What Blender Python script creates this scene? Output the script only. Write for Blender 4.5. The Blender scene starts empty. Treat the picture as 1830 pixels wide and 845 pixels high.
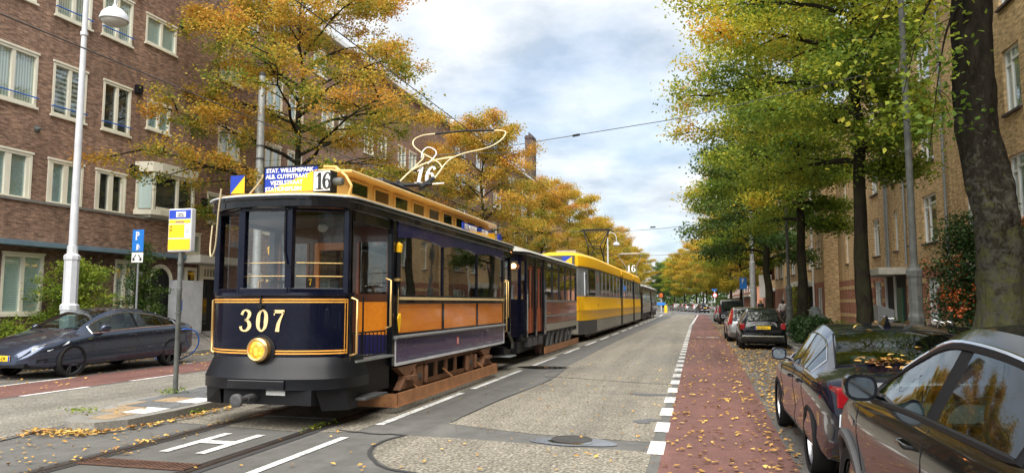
import bpy, bmesh, math, random
import numpy as np
from mathutils import Vector, Matrix
random.seed(7); rng = np.random.default_rng(7)
R = math.radians
SC = bpy.context.scene
COL = SC.collection

# ---------------------------------------------------------------- camera
cam_d = bpy.data.cameras.new('camera'); cam = bpy.data.objects.new('camera', cam_d); COL.objects.link(cam)
cam_d.sensor_fit = 'HORIZONTAL'; cam_d.sensor_width = 36.0; cam_d.lens = 36.0*1300/1830
cam_d.clip_start = 0.05; cam_d.clip_end = 3000
cam.location = (0, 0, 1.67)
cam.rotation_euler = (R(90)+math.atan(117.5/1300), 0, math.atan(330/1300))
SC.camera = cam

# ---------------------------------------------------------------- sky, sun, exposure
SUN_EL, SUN_AZ = R(54), R(181)        # azimuth measured clockwise from +Y (street direction)
w = bpy.data.worlds.new('World'); SC.world = w; w.use_nodes = True
nt = w.node_tree; nt.nodes.clear()
def N(t, **k):
    n = nt.nodes.new(t)
    for a, b in k.items(): setattr(n, a, b)
    return n
out = N('ShaderNodeOutputWorld'); bg = N('ShaderNodeBackground'); bg.inputs[1].default_value = 0.074
sky = N('ShaderNodeTexSky', sky_type='NISHITA', sun_disc=False, sun_elevation=SUN_EL, sun_rotation=SUN_AZ,
        air_density=1.0, dust_density=1.2, ozone_density=1.2)
tc = N('ShaderNodeTexCoord'); sep = N('ShaderNodeSeparateXYZ'); nt.links.new(tc.outputs['Generated'], sep.inputs[0])
add = N('ShaderNodeMath', operation='ADD'); add.inputs[1].default_value = 0.22; nt.links.new(sep.outputs[2], add.inputs[0])
mx = N('ShaderNodeMath', operation='MAXIMUM'); mx.inputs[1].default_value = 0.08; nt.links.new(add.outputs[0], mx.inputs[0])
dx = N('ShaderNodeMath', operation='DIVIDE'); dy = N('ShaderNodeMath', operation='DIVIDE')
nt.links.new(sep.outputs[0], dx.inputs[0]); nt.links.new(mx.outputs[0], dx.inputs[1])
nt.links.new(sep.outputs[1], dy.inputs[0]); nt.links.new(mx.outputs[0], dy.inputs[1])
comb = N('ShaderNodeCombineXYZ'); nt.links.new(dx.outputs[0], comb.inputs[0]); nt.links.new(dy.outputs[0], comb.inputs[1])
comb.inputs[2].default_value = 3.1
n1 = N('ShaderNodeTexNoise'); n1.inputs['Scale'].default_value = 1.15; n1.inputs['Detail'].default_value = 9; n1.inputs['Roughness'].default_value = .52
n1.inputs['Distortion'].default_value = .35
nt.links.new(comb.outputs[0], n1.inputs['Vector'])
r1 = N('ShaderNodeValToRGB'); r1.color_ramp.elements[0].position = .33; r1.color_ramp.elements[1].position = .57
nt.links.new(n1.outputs[0], r1.inputs[0])
n2 = N('ShaderNodeTexNoise'); n2.inputs['Scale'].default_value = 2.6; n2.inputs['Detail'].default_value = 8; n2.inputs['Roughness'].default_value = .55
nt.links.new(comb.outputs[0], n2.inputs['Vector'])
r2 = N('ShaderNodeValToRGB'); e = r2.color_ramp.elements
e[0].position = .38; e[0].color = (3.7, 4.2, 4.75, 1); e[1].position = .60; e[1].color = (6.7, 6.85, 7.0, 1)
nt.links.new(n2.outputs[0], r2.inputs[0])
mixc = N('ShaderNodeMix', data_type='RGBA')
skm = N('ShaderNodeMix', data_type='RGBA', blend_type='MULTIPLY'); skm.inputs[0].default_value = 1; skm.inputs[7].default_value = (1.15, 1.3, 1.35, 1)
nt.links.new(sky.outputs[0], skm.inputs[6])
mulf = N('ShaderNodeMath', operation='MULTIPLY_ADD'); mulf.inputs[1].default_value = .38; mulf.inputs[2].default_value = .62
nt.links.new(r1.outputs[0], mulf.inputs[0]); nt.links.new(mulf.outputs[0], mixc.inputs[0])
nt.links.new(skm.outputs[2], mixc.inputs[6]); nt.links.new(r2.outputs[0], mixc.inputs[7])
nt.links.new(mixc.outputs[2], bg.inputs[0]); nt.links.new(bg.outputs[0], out.inputs[0])

sd = bpy.data.lights.new('sun', 'SUN'); sd.energy = 3.5; sd.angle = R(75); sd.color = (1, .95, .88)
sun = bpy.data.objects.new('sun', sd); COL.objects.link(sun)
sdir = Vector((math.sin(SUN_AZ)*math.cos(SUN_EL), math.cos(SUN_AZ)*math.cos(SUN_EL), math.sin(SUN_EL)))
sun.rotation_euler = sdir.to_track_quat('Z', 'Y').to_euler()
SC.view_settings.view_transform = 'Standard'; SC.view_settings.look = 'None'
SC.view_settings.exposure = 1.2; SC.view_settings.gamma = 1
SC.render.engine = 'CYCLES'
SC.cycles.max_bounces = 8; SC.cycles.transparent_max_bounces = 12

# ---------------------------------------------------------------- materials
class MT:
    def __init__(s, name):
        s.m = bpy.data.materials.new(name); s.m.use_nodes = True
        s.nt = s.m.node_tree; s.b = s.nt.nodes['Principled BSDF']; s.o = s.nt.nodes['Material Output']
    def n(s, t, ins=None, **k):
        q = s.nt.nodes.new(t)
        for a, b in k.items(): setattr(q, a, b)
        for a, b in (ins or {}).items():
            if isinstance(b, bpy.types.NodeSocket): s.nt.links.new(b, q.inputs[a])
            else: q.inputs[a].default_value = b
        return q
    def link(s, a, b): s.nt.links.new(a, b)
    def coord(s, scale=(1, 1, 1), kind='Object'):
        t = s.n('ShaderNodeTexCoord'); mp = s.n('ShaderNodeMapping', {'Vector': t.outputs[kind], 'Scale': scale}); return mp.outputs[0]
    def noise(s, vec, scale, detail=4, rough=.55, dist=0):
        return s.n('ShaderNodeTexNoise', {'Vector': vec, 'Scale': scale, 'Detail': detail, 'Roughness': rough, 'Distortion': dist}).outputs[0]
    def ramp(s, fac, stops):
        r = s.n('ShaderNodeValToRGB', {0: fac}); el = r.color_ramp.elements
        while len(el) < len(stops): el.new(.5)
        for q, (p, c) in zip(el, stops): q.position = p; q.color = tuple(c)+(1,) if len(c) == 3 else c
        return r.outputs[0]
    def mix(s, f, a, b, blend='MIX'):
        q = s.n('ShaderNodeMix', data_type='RGBA', blend_type=blend)
        for i, v in ((0, f), (6, a), (7, b)):
            if isinstance(v, bpy.types.NodeSocket): s.nt.links.new(v, q.inputs[i])
            else: q.inputs[i].default_value = (tuple(v)+(1,) if i and len(v) == 3 else v)
        return q.outputs[2]
    def bump(s, h, st=.3, dist=.01):
        q = s.n('ShaderNodeBump', {'Height': h, 'Strength': st, 'Distance': dist}); s.link(q.outputs[0], s.b.inputs['Normal'])
def g3(v): return (v, v, v)
def plain(name, c, rough=.5, metal=0., coat=0., var=.12, scale=3., bump=0., em=None, spec=.5):
    t = MT(name); v = t.coord(); n = t.noise(v, scale, 5, .6)
    a = tuple(x*(1-var) for x in c); b = tuple(min(1, x*(1+var)) for x in c)
    t.link(t.ramp(n, [(.3, a), (.7, b)]), t.b.inputs['Base Color'])
    n2 = t.noise(v, scale*6, 4, .6)
    rr = t.n('ShaderNodeMapRange', {0: n2, 3: max(0, rough-.08), 4: min(1, rough+.1)})
    t.link(rr.outputs[0], t.b.inputs['Roughness'])
    t.b.inputs['Metallic'].default_value = metal; t.b.inputs['Coat Weight'].default_value = coat; t.b.inputs['Coat Roughness'].default_value = .04
    t.b.inputs['Specular IOR Level'].default_value = spec
    if bump: t.bump(n2, bump, .01)
    if em: t.b.inputs['Emission Color'].default_value = tuple(em[:3])+(1,); t.b.inputs['Emission Strength'].default_value = em[3]
    return t.m
def paint(name, c, rough=.25, metal=0., coat=1., dirt=.12, spec=.5):
    t = MT(name); v = t.coord(); n = t.noise(v, 2.2, 6, .62); n2 = t.noise(v, 35, 3, .6)
    d = tuple(x*.7+.3*q for x, q in zip(c, (.22, .2, .17)))
    f = t.n('ShaderNodeMapRange', {0: n, 1: .5, 2: .85, 3: 0, 4: dirt*2}).outputs[0]
    t.link(t.mix(f, c, d), t.b.inputs['Base Color'])
    rr = t.n('ShaderNodeMapRange', {0: n, 3: rough*.6, 4: rough*1.8}); t.link(rr.outputs[0], t.b.inputs['Roughness'])
    t.b.inputs['Metallic'].default_value = metal; t.b.inputs['Coat Weight'].default_value = coat; t.b.inputs['Coat Roughness'].default_value = .03
    t.b.inputs['Specular IOR Level'].default_value = spec
    nb = t.noise(v, 1.6, 2, .5); q = t.n('ShaderNodeBump', {'Height': nb, 'Strength': .06, 'Distance': .02})
    t.link(q.outputs[0], t.b.inputs['Normal']); t.link(q.outputs[0], t.b.inputs['Coat Normal'])
    return t.m
def wood(name, c1, c2, rough=.25, coat=.8, axis=1):
    t = MT(name); sc = [9, 9, 9]; sc[axis] = .8; v = t.coord(tuple(sc)); n = t.noise(v, 3, 6, .65, .6)
    n2 = t.noise(t.coord((1, 1, 1)), 1.3, 3)
    c = t.ramp(n, [(.25, c1), (.7, c2)]); c = t.mix(.35, c, t.ramp(n2, [(.3, c1), (.7, c2)]))
    t.link(c, t.b.inputs['Base Color']); t.b.inputs['Roughness'].default_value = rough
    t.b.inputs['Coat Weight'].default_value = coat; t.b.inputs['Coat Roughness'].default_value = .06
    return t.m
def glass(name, tint=(.75, .8, .78), refl=.18, wav=.25):
    t = MT(name); nt_ = t.nt; v = t.coord(); nb = t.noise(v, 1.1, 2, .5)
    bp = t.n('ShaderNodeBump', {'Height': nb, 'Strength': wav, 'Distance': .03})
    gl = t.n('ShaderNodeBsdfGlossy', {'Roughness': .02, 'Normal': bp.outputs[0], 'Color': (.95, .97, 1, 1)})
    tr = t.n('ShaderNodeBsdfTransparent', {'Color': tuple(tint)+(1,)})
    bf = t.n('ShaderNodeNewGeometry').outputs['Backfacing']; io = t.n('ShaderNodeMapRange', {0: bf, 3: 1.52, 4: 1/1.52}).outputs[0]; fr = t.n('ShaderNodeFresnel', {'IOR': io}); ad = t.n('ShaderNodeMath', {0: fr.outputs[0], 1: refl}, operation='ADD'); ad.use_clamp = True
    mxs = t.n('ShaderNodeMixShader', {0: ad.outputs[0], 1: tr.outputs[0], 2: gl.outputs[0]})
    t.link(mxs.outputs[0], t.o.inputs[0]); return t.m
def darkglass(name, c=(.01, .013, .014), rough=.03, ior=1.75):
    t = MT(name); t.b.inputs['Base Color'].default_value = tuple(c)+(1,); t.b.inputs['Roughness'].default_value = rough
    t.b.inputs['IOR'].default_value = ior
    nb = t.noise(t.coord(), .9, 2); t.bump(nb, .08, .02); return t.m
def brick(name, c1, c2, mortar, scale=1., bw=.22, bh=.065, weather=.25, bump=.35, patch=None):
    t = MT(name); tc_ = t.n('ShaderNodeTexCoord'); sp = t.n('ShaderNodeSeparateXYZ', {0: tc_.outputs['Object']})
    ad = t.n('ShaderNodeMath', {0: sp.outputs[0], 1: sp.outputs[1]}, operation='ADD')
    cb = t.n('ShaderNodeCombineXYZ', {0: ad.outputs[0], 1: sp.outputs[2]})
    br = t.n('ShaderNodeTexBrick', {'Vector': cb.outputs[0], 'Color1': tuple(c1)+(1,), 'Color2': tuple(c2)+(1,), 'Mortar': tuple(mortar)+(1,),
             'Scale': 1., 'Mortar Size': .0075, 'Mortar Smooth': .3, 'Bias': 0, 'Brick Width': bw, 'Row Height': bh})
    br.offset = .5
    # second brick read for stronger brick to brick variation
    vor = t.n('ShaderNodeTexNoise', {'Vector': t.n('ShaderNodeVectorMath', {0: cb.outputs[0], 1: (1/bw, 1/bh, 1)}, operation='MULTIPLY').outputs[0], 'Scale': .9, 'Detail': 1})
    n = t.noise(tc_.outputs['Object'], .35, 6, .65); n3 = t.noise(t.coord((2.2, 2.2, .35)), 1.1, 5, .6)
    c = t.mix(1., br.outputs['Color'], t.ramp(vor.outputs[0], [(.3, g3(.62)), (.7, g3(1.35))]), 'MULTIPLY')
    c = t.mix(1., c, t.ramp(n, [(.3, g3(1-weather)), (.7, g3(1+weather*.6))]), 'MULTIPLY')
    c = t.mix(1., c, t.ramp(n3, [(.35, g3(.82)), (.6, g3(1.08))]), 'MULTIPLY')
    if patch: c = t.mix(t.ramp(t.noise(tc_.outputs['Object'], .5, 3), [(.52, g3(0)), (.62, g3(.6))]), c, patch)
    t.link(c, t.b.inputs['Base Color']); t.b.inputs['Roughness'].default_value = .88; t.b.inputs['Specular IOR Level'].default_value = .25
    inv = t.n('ShaderNodeMath', {0: 1., 1: br.outputs['Fac']}, operation='SUBTRACT')
    t.bump(inv.outputs[0], bump, .008); return t.m
def chip(name, cols, spk=60, wear=.35, bump=.6, big=.25, stain=True):
    """rough surface: speckle + large stains"""
    t = MT(name); v = t.coord(); n = t.noise(v, spk, 3, .7); n2 = t.noise(v, big, 7, .62, .4); n4 = t.noise(v, 3.2, 6, .7)
    c = t.ramp(n, [(.3, cols[0]), (.5, cols[1]), (.72, cols[2])])
    c = t.mix(1., c, t.ramp(n2, [(.3, g3(1-wear)), (.68, g3(1+wear*.45))]), 'MULTIPLY')
    c = t.mix(1., c, t.ramp(n4, [(.32, g3(.8)), (.6, g3(1.08))]), 'MULTIPLY')
    n5 = t.noise(t.coord((1, .035, 1)), 1.9, 5, .6); c = t.mix(1., c, t.ramp(n5, [(.35, g3(.80)), (.62, g3(1.1))]), 'MULTIPLY')
    t.link(c, t.b.inputs['Base Color']); t.link(t.ramp(n2, [(.3, g3(.55)), (.6, g3(.85))]), t.b.inputs['Roughness'])
    t.bump(n, bump, .006); return t.m
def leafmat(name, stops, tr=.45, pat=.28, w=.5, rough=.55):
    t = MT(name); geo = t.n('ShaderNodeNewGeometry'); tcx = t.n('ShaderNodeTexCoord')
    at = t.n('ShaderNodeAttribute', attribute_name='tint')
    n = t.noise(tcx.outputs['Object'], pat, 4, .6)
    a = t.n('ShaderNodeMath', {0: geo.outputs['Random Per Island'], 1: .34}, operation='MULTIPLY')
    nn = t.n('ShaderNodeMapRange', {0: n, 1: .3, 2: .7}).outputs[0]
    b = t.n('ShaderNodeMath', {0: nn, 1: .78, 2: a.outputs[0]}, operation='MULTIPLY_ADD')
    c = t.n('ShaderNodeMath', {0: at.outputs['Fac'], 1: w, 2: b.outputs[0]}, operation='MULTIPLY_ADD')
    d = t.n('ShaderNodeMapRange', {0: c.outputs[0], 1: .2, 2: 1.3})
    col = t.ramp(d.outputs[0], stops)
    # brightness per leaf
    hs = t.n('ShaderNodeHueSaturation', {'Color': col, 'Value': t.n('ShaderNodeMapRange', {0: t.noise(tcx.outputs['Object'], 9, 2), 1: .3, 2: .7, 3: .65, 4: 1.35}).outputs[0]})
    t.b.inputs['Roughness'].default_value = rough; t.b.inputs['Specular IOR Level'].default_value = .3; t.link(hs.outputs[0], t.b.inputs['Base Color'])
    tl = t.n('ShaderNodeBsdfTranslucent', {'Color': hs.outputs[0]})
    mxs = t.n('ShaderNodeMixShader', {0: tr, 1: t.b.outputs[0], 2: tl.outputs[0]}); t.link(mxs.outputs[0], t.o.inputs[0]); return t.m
def barkmat(name, c1, c2, moss=None, sc=6.):
    t = MT(name); v = t.coord((1, 1, .28)); n = t.noise(v, sc, 7, .7, .5); n2 = t.noise(t.coord(), 1.8, 5, .65)
    c = t.ramp(n, [(.3, c1), (.7, c2)])
    if moss: c = t.mix(t.ramp(n2, [(.45, g3(0)), (.62, g3(.75))]), c, moss)
    t.link(c, t.b.inputs['Base Color']); t.b.inputs['Roughness'].default_value = .95; t.b.inputs['Specular IOR Level'].default_value = .08; t.bump(n, 1., .07); return t.m
def blindmat(name, c1, c2, freq, axis='Z'):
    t = MT(name); v = t.coord(); wv = t.n('ShaderNodeTexWave', {'Vector': v, 'Scale': freq, 'Distortion': .15 if axis == 'Z' else 1.2}, bands_direction=axis)
    t.link(t.ramp(wv.outputs[1], [(.25, c1), (.6, c2)]), t.b.inputs['Base Color']); t.b.inputs['Roughness'].default_value = .8; return t.m

M = {}
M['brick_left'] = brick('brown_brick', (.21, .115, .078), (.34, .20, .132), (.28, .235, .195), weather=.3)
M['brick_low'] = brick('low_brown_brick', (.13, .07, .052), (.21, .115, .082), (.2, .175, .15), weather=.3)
M['brick_far'] = brick('mauve_brick', (.15, .085, .07), (.21, .12, .095), (.2, .17, .15))
M['brick_tan'] = brick('tan_brick', (.45, .30, .14), (.55, .375, .19), (.48, .40, .28), weather=.05)
M['brick_red'] = brick('red_brick', (.27, .10, .06), (.36, .15, .085), (.3, .22, .17), weather=.2)
M['brick_dark'] = brick('chimney_brick', (.07, .05, .045), (.12, .08, .07), (.13, .12, .11))
M['pavers'] = brick('pavement_tiles', (.15, .14, .13), (.21, .195, .18), (.08, .075, .07), bw=.3, bh=.3, bump=.25)
M['cream'] = plain('cream_paint', (.76, .73, .60), .45, var=.06)
M['white'] = plain('white_paint', (.74, .75, .74), .4, var=.05)
M['offwhite'] = plain('offwhite_render', (.5, .49, .43), .75, var=.14, scale=1.5)
M['pane'] = glass('window_pane', (.88, .92, .91), .05, .10)
M['tramglass'] = glass('tram_pane', (.62, .66, .64), .34, .10)
M['frontglass'] = glass('windscreen_pane', (.8, .82, .8), .06, .12)
M['darkglass'] = darkglass('dark_glass')
M['carglass'] = glass('car_glass', (.38, .50, .48), .0, .03)
M['blind_pale'] = blindmat('pale_blind', (.5, .6, .6), (.78, .86, .85), 4.2)
M['blind_zebra'] = blindmat('striped_blind', (.05, .06, .06), (.55, .58, .55), 1.9)
M['curtain'] = blindmat('net_curtain', (.42, .43, .38), (.75, .76, .70), 3.2, 'Y')
M['frost'] = plain('frosted_film', (.34, .45, .47), .5, var=.2, scale=14)
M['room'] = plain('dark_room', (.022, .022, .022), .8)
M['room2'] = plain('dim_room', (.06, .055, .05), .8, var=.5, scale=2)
M['black'] = plain('black_paint', (.008, .008, .010), .5, spec=.25)
M['blackgloss'] = paint('black_gloss', (.005, .006, .009), .18, coat=.6, spec=.2)
M['fender'] = paint('black_apron', (.004, .005, .008), .4, coat=.28, dirt=.03, spec=.2)
M['fender'].node_tree.nodes['Principled BSDF'].inputs['Coat Roughness'].default_value = .26
M['navy'] = paint('navy_paint', (.002, .0035, .013), .22, dirt=.02, coat=.4, spec=.15)
M['indigo'] = paint('indigo_paint', (.022, .022, .09), .25, dirt=.05, coat=.6, spec=.2)
M['purple'] = paint('rocker_purple', (.045, .038, .11), .25, dirt=.06, coat=.6, spec=.2)
M['gold'] = plain('gold_line', (.78, .36, .06), .4)
M['numgold'] = plain('number_gold', (.72, .55, .28), .4, var=.06)
M['brass'] = plain('brass', (.75, .5, .2), .3, metal=.85)
M['orangewood'] = wood('orange_varnish', (.72, .18, .012), (.95, .34, .03))
M['redwood'] = wood('red_varnish', (.20, .06, .03), (.36, .115, .06))
M['darkwood'] = wood('dark_wood', (.06, .022, .012), (.13, .05, .025), axis=2)
M['doorwood'] = wood('door_varnish', (.26, .06, .015), (.48, .12, .025), axis=2)
M['yellowroof'] = paint('cream_yellow_roof', (.66, .43, .14), .4, coat=.3)
M['tramyellow'] = paint('tram_yellow', (.88, .47, .008), .42, coat=.12, spec=.3)
M['canvas'] = plain('grey_roof_canvas', (.33, .32, .29), .8, var=.2)
M['rust'] = plain('brown_frame_paint', (.16, .075, .038), .6, var=.3, scale=5, bump=.2)
M['bowcream'] = plain('pale_cream_tube', (.66, .56, .34), .45)
M['cover'] = plain('dark_cast_iron', (.055, .05, .045), .55, metal=.3, var=.4, scale=9, bump=.3)
M['lifeguard'] = plain('orange_brown_board', (.32, .145, .06), .55, var=.25, scale=4, bump=.1)
M['greige'] = plain('greige_skirt', (.30, .28, .24), .55, var=.12)
M['dgrey'] = plain('dark_grey', (.06, .06, .062), .55)
M['mgrey'] = plain('grey_steel', (.26, .28, .29), .45, metal=.4)
M['lgrey'] = plain('pale_grey_paint', (.55, .57, .6), .5, var=.12)
M['galv'] = plain('galvanised', (.38, .40, .40), .5, metal=.3, var=.2, scale=8)
M['iron'] = plain('weathered_pole', (.085, .092, .085), .65, var=.4, scale=7, bump=.2)
M['railst'] = plain('rail_steel', (.16, .12, .10), .35, metal=.9, var=.3)
M['grate'] = plain('rusty_iron', (.12, .065, .045), .7, metal=.3, var=.35, scale=6, bump=.3)
M['matblack'] = plain('matt_black_trim', (.008, .008, .009), .6, spec=.12)
M['rubber'] = plain('tyre_rubber', (.014, .014, .014), .85, spec=.2, bump=.2, scale=12)
M['rim'] = plain('alloy', (.45, .46, .48), .3, metal=.9)
M['drim'] = plain('dark_alloy', (.09, .095, .10), .4, metal=.6)
M['cpaint'] = paint('grey_blue_metallic', (.045, .062, .105), .22, metal=.8, dirt=.04)
M['bpaint'] = paint('black_car_paint', (.004, .005, .006), .12, dirt=.03, coat=.7, spec=.25)
M['bluepaint'] = paint('blue_black_car_paint', (.004, .005, .013), .12, dirt=.03, coat=.7, spec=.25)
M['spaint'] = paint('silver_car_paint', (.36, .37, .38), .3, metal=.6)
M['wpaint'] = paint('white_car_paint', (.72, .73, .74), .25)
M['chrome'] = plain('chrome', (.75, .77, .8), .12, metal=1, var=.03)
M['redlens'] = plain('red_lens', (.26, .006, .01), .15, coat=1, var=.3, scale=9)
M['clearlens'] = plain('clear_lens', (.6, .65, .68), .1, coat=1)
M['mirror'] = plain('mirror_silver', (.35, .38, .4), .04, metal=1, var=.02)
M['plate'] = plain('yellow_plate', (.85, .55, .02), .4, var=.04)
M['signblue'] = plain('sign_blue', (.012, .05, .42), .35, var=.06)
M['routeblue'] = plain('route_blue', (.006, .035, .36), .35, var=.06)
M['pblue'] = plain('parking_blue', (.02, .19, .62), .35, var=.05)
M['signyellow'] = plain('sign_yellow', (.9, .5, .01), .35, var=.04)
M['signwhite'] = plain('sign_white', (.8, .8, .78), .4, var=.04)
M['signblack'] = plain('sign_black', (.015, .015, .018), .4)
M['signred'] = plain('sign_red', (.6, .03, .03), .4)
M['lampglow'] = plain('lit_lamp', (.35, .12, .015), .2)
def lampfix(m):
    t = MT.__new__(MT); t.m = m; t.nt = m.node_tree; t.b = t.nt.nodes['Principled BSDF']; t.o = t.nt.nodes['Material Output']
    v = t.n('ShaderNodeTexVoronoi', {'Vector': t.coord(), 'Scale': 17}); t.link(t.ramp(v.outputs['Distance'], [(.1, (1, .62, .10)), (.45, (.95, .30, .02)), (.8, (.55, .12, .01))]), t.b.inputs['Emission Color']); t.b.inputs['Emission Strength'].default_value = 1.0
lampfix(M['lampglow'])
M['lampwarm'] = plain('lit_bulb', (.9, .5, .2), .3, em=(1, .35, .1, 6))
M['lampglass'] = plain('frosted_lamp', (.55, .55, .5), .25)
M['rope'] = plain('beige_rope', (.5, .42, .27), .8)
M['skin'] = plain('skin', (.52, .31, .22), .55)
M['hair'] = plain('blond_hair', (.42, .27, .11), .6)
M['darkhair'] = plain('dark_hair', (.04, .025, .018), .6)
M['tarp'] = plain('grey_tarpaulin', (.11, .125, .12), .55, var=.25, scale=3, bump=.3)
M['cable'] = plain('blue_cable', (.02, .12, .5), .4)
M['green'] = plain('green_door', (.012, .09, .05), .4)
M['shirt'] = plain('white_shirt', (.6, .58, .56), .8)
M['jacket'] = plain('dark_jacket', (.03, .035, .05), .8)
M['pot'] = plain('terracotta', (.42, .13, .05), .8)
M['wire'] = plain('wire', (.05, .05, .055), .6)
M['rooftile'] = plain('roof_tile', (.10, .06, .05), .8, var=.3, bump=.5)
M['bluetrim'] = plain('blue_grey_trim', (.13, .2, .25), .6)
# ground
M['chip'] = chip('chip_seal_road', ((.05, .045, .036), (.19, .172, .136), (.50, .45, .36)), 27, .24)
M['chipdark'] = chip('grey_chip_road', ((.06, .057, .048), (.175, .165, .138), (.43, .40, .34)), 29, .24)
M['smooth'] = chip('smooth_asphalt', ((.085, .085, .087), (.115, .115, .118), (.155, .155, .158)), 90, .22, .25)
M['smoothL'] = chip('crossing_asphalt', ((.085, .084, .080), (.118, .116, .108), (.165, .16, .148)), 80, .28, .3)
M['redasph'] = chip('red_cycle_asphalt', ((.085, .038, .032), (.155, .068, .056), (.25, .13, .105)), 70, .25, .3)
M['parking'] = chip('parking_bricks', ((.07, .065, .058), (.12, .11, .098), (.19, .175, .155)), 30, .3, .5)
M['earth'] = chip('bare_earth', ((.05, .038, .026), (.09, .07, .05), (.14, .115, .085)), 20, .3, .8)
M['kerb'] = chip('kerb_stone', ((.16, .155, .14), (.25, .24, .215), (.34, .33, .3)), 40, .3, .3)
M['mark'] = chip('road_paint', ((.45, .45, .43), (.68, .68, .66), (.8, .8, .78)), 22, .22, .2)
def worn(m, to=(.15, .148, .14), lo=.56, hi=.66):
    t = MT.__new__(MT); t.m = m; t.nt = m.node_tree; t.b = t.nt.nodes['Principled BSDF']; t.o = t.nt.nodes['Material Output']
    src = t.b.inputs['Base Color'].links[0].from_socket; v = t.coord(); n = t.noise(v, 14, 8, .78); n2 = t.noise(v, 1.7, 3, .5)
    s = t.n('ShaderNodeMath', {0: n2, 1: .35, 2: t.n('ShaderNodeMath', {0: n, 1: .75}, operation='MULTIPLY').outputs[0]}, operation='MULTIPLY_ADD').outputs[0]
    t.link(t.mix(t.ramp(s, [(lo, g3(0)), (hi, g3(1))]), src, to), t.b.inputs['Base Color'])
worn(M['mark'])
M['crack'] = plain('bitumen', (.045, .045, .046), .55)
M['tilegrey'] = chip('grey_tile', ((.09, .095, .1), (.13, .135, .14), (.18, .185, .19)), 30, .3, .2)
M['tilewhite'] = chip('white_tile', ((.5, .5, .48), (.68, .68, .65), (.78, .77, .74)), 30, .3, .2)
M['tileochre'] = chip('ochre_tile', ((.24, .165, .09), (.34, .245, .145), (.42, .32, .2)), 30, .3, .2)
M['puddle'] = darkglass('puddle_water', (.03, .028, .022), .02)
M['wet'] = plain('damp_asphalt', (.14, .15, .165), .25, var=.2)
# leaves
GR, LG, YE, OR, RD = (.022, .052, .010), (.065, .115, .018), (.30, .22, .022), (.46, .19, .022), (.36, .10, .02)
M['leaf_or'] = leafmat('autumn_orange_leaves', [(.0, (.06, .115, .018)), (.30, (.17, .23, .03)), (.46, (.44, .34, .045)), (.65, (.58, .34, .05)), (.95, (.52, .21, .04))], .5, .45, .4)
M['leaf_ye'] = leafmat('autumn_yellow_leaves', [(.0, (.09, .15, .022)), (.3, (.24, .25, .03)), (.6, (.52, .38, .04)), (.9, (.62, .32, .035))], .5, .22, .4)
M['leaf_gr'] = leafmat('turning_green_leaves', [(.0, (.06, .12, .018)), (.3, (.13, .22, .03)), (.55, (.30, .36, .04)), (.78, (.58, .50, .05)), (1., (.64, .33, .035))], .5, .35, .42)
M['leaf_dk'] = leafmat('dark_green_leaves', [(.0, (.025, .06, .015)), (.5, (.07, .13, .025)), (.8, (.17, .21, .03)), (1., (.4, .28, .035))], .4, .25, .35)
M['leaf_lime'] = leafmat('lime_leaves', [(.0, (.07, .14, .02)), (.5, (.24, .33, .04)), (.9, (.5, .42, .045))], .45, .8, .35)
M['leaf_berry'] = leafmat('shrub_leaves', [(.0, (.012, .035, .01)), (.6, (.04, .08, .018)), (1., (.07, .11, .02))], .25, .6, .2)
M['berries'] = plain('orange_berries', (.48, .10, .02), .5)
M['fallen'] = leafmat('fallen_leaves', [(.0, (.18, .085, .035)), (.3, (.45, .25, .06)), (.6, (.66, .45, .11)), (1., (.72, .55, .25))], .1, 1.5, .2, .75)
M['bark'] = barkmat('bark', (.010, .008, .006), (.038, .032, .024), (.035, .038, .018))
M['bark2'] = barkmat('mossy_bark', (.007, .006, .004), (.030, .026, .019), None, 9.)
def lichen(m):
    t = MT.__new__(MT); t.m = m; t.nt = m.node_tree; t.b = t.nt.nodes['Principled BSDF']; t.o = t.nt.nodes['Material Output']
    src = t.b.inputs['Base Color'].links[0].from_socket; tc_ = t.n('ShaderNodeTexCoord'); sp = t.n('ShaderNodeSeparateXYZ', {0: tc_.outputs['Object']})
    h = t.n('ShaderNodeMapRange', {0: sp.outputs[2], 1: 1.5, 2: 5.5, 3: .16, 4: -.14}).outputs[0]
    n = t.noise(tc_.outputs['Object'], 8, 7, .75, .8); a = t.n('ShaderNodeMath', {0: n, 1: h}, operation='ADD')
    c = t.mix(t.ramp(a.outputs[0], [(.50, g3(0)), (.66, g3(.7))]), src, (.085, .083, .066)); n2 = t.noise(tc_.outputs['Object'], 6., 6, .75); a2 = t.n('ShaderNodeMath', {0: n2, 1: h}, operation='ADD')
    c = t.mix(t.ramp(a2.outputs[0], [(.60, g3(0)), (.70, g3(.6))]), c, (.075, .08, .02)); t.link(c, t.b.inputs['Base Color'])
lichen(M['bark2'])
# ---------------------------------------------------------------- object helpers
def tag(o, label=None, cat=None, group=None, kind=None):
    if label: o['label'] = label
    if cat: o['category'] = cat
    if group: o['group'] = group
    if kind: o['kind'] = kind
    return o
def thing(name, label, cat, loc=(0, 0, 0), rz=0, group=None):
    o = bpy.data.objects.new(name, None); COL.objects.link(o); o.empty_display_size = .3
    o.location = loc; o.rotation_euler = (0, 0, rz); return tag(o, label, cat, group)
REG = {}
def setp(o, parent):
    o.parent = parent
    if parent: REG.setdefault(parent.name, []).append(o)
    return o
def kids(o): return REG.get(o.name, [])
def dup(o, loc, rz=0, label=None, group=None, scale=None):
    def rec(a, par):
        c = a.copy(); COL.objects.link(c); setp(c, par)
        for ch in list(kids(a)): rec(ch, c)
        return c
    c = rec(o, None); c.location = loc; c.rotation_euler = (0, 0, rz)
    if scale: c.scale = scale if hasattr(scale, '__len__') else (scale,)*3
    if label: c['label'] = label
    if group: c['group'] = group
    return c
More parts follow.
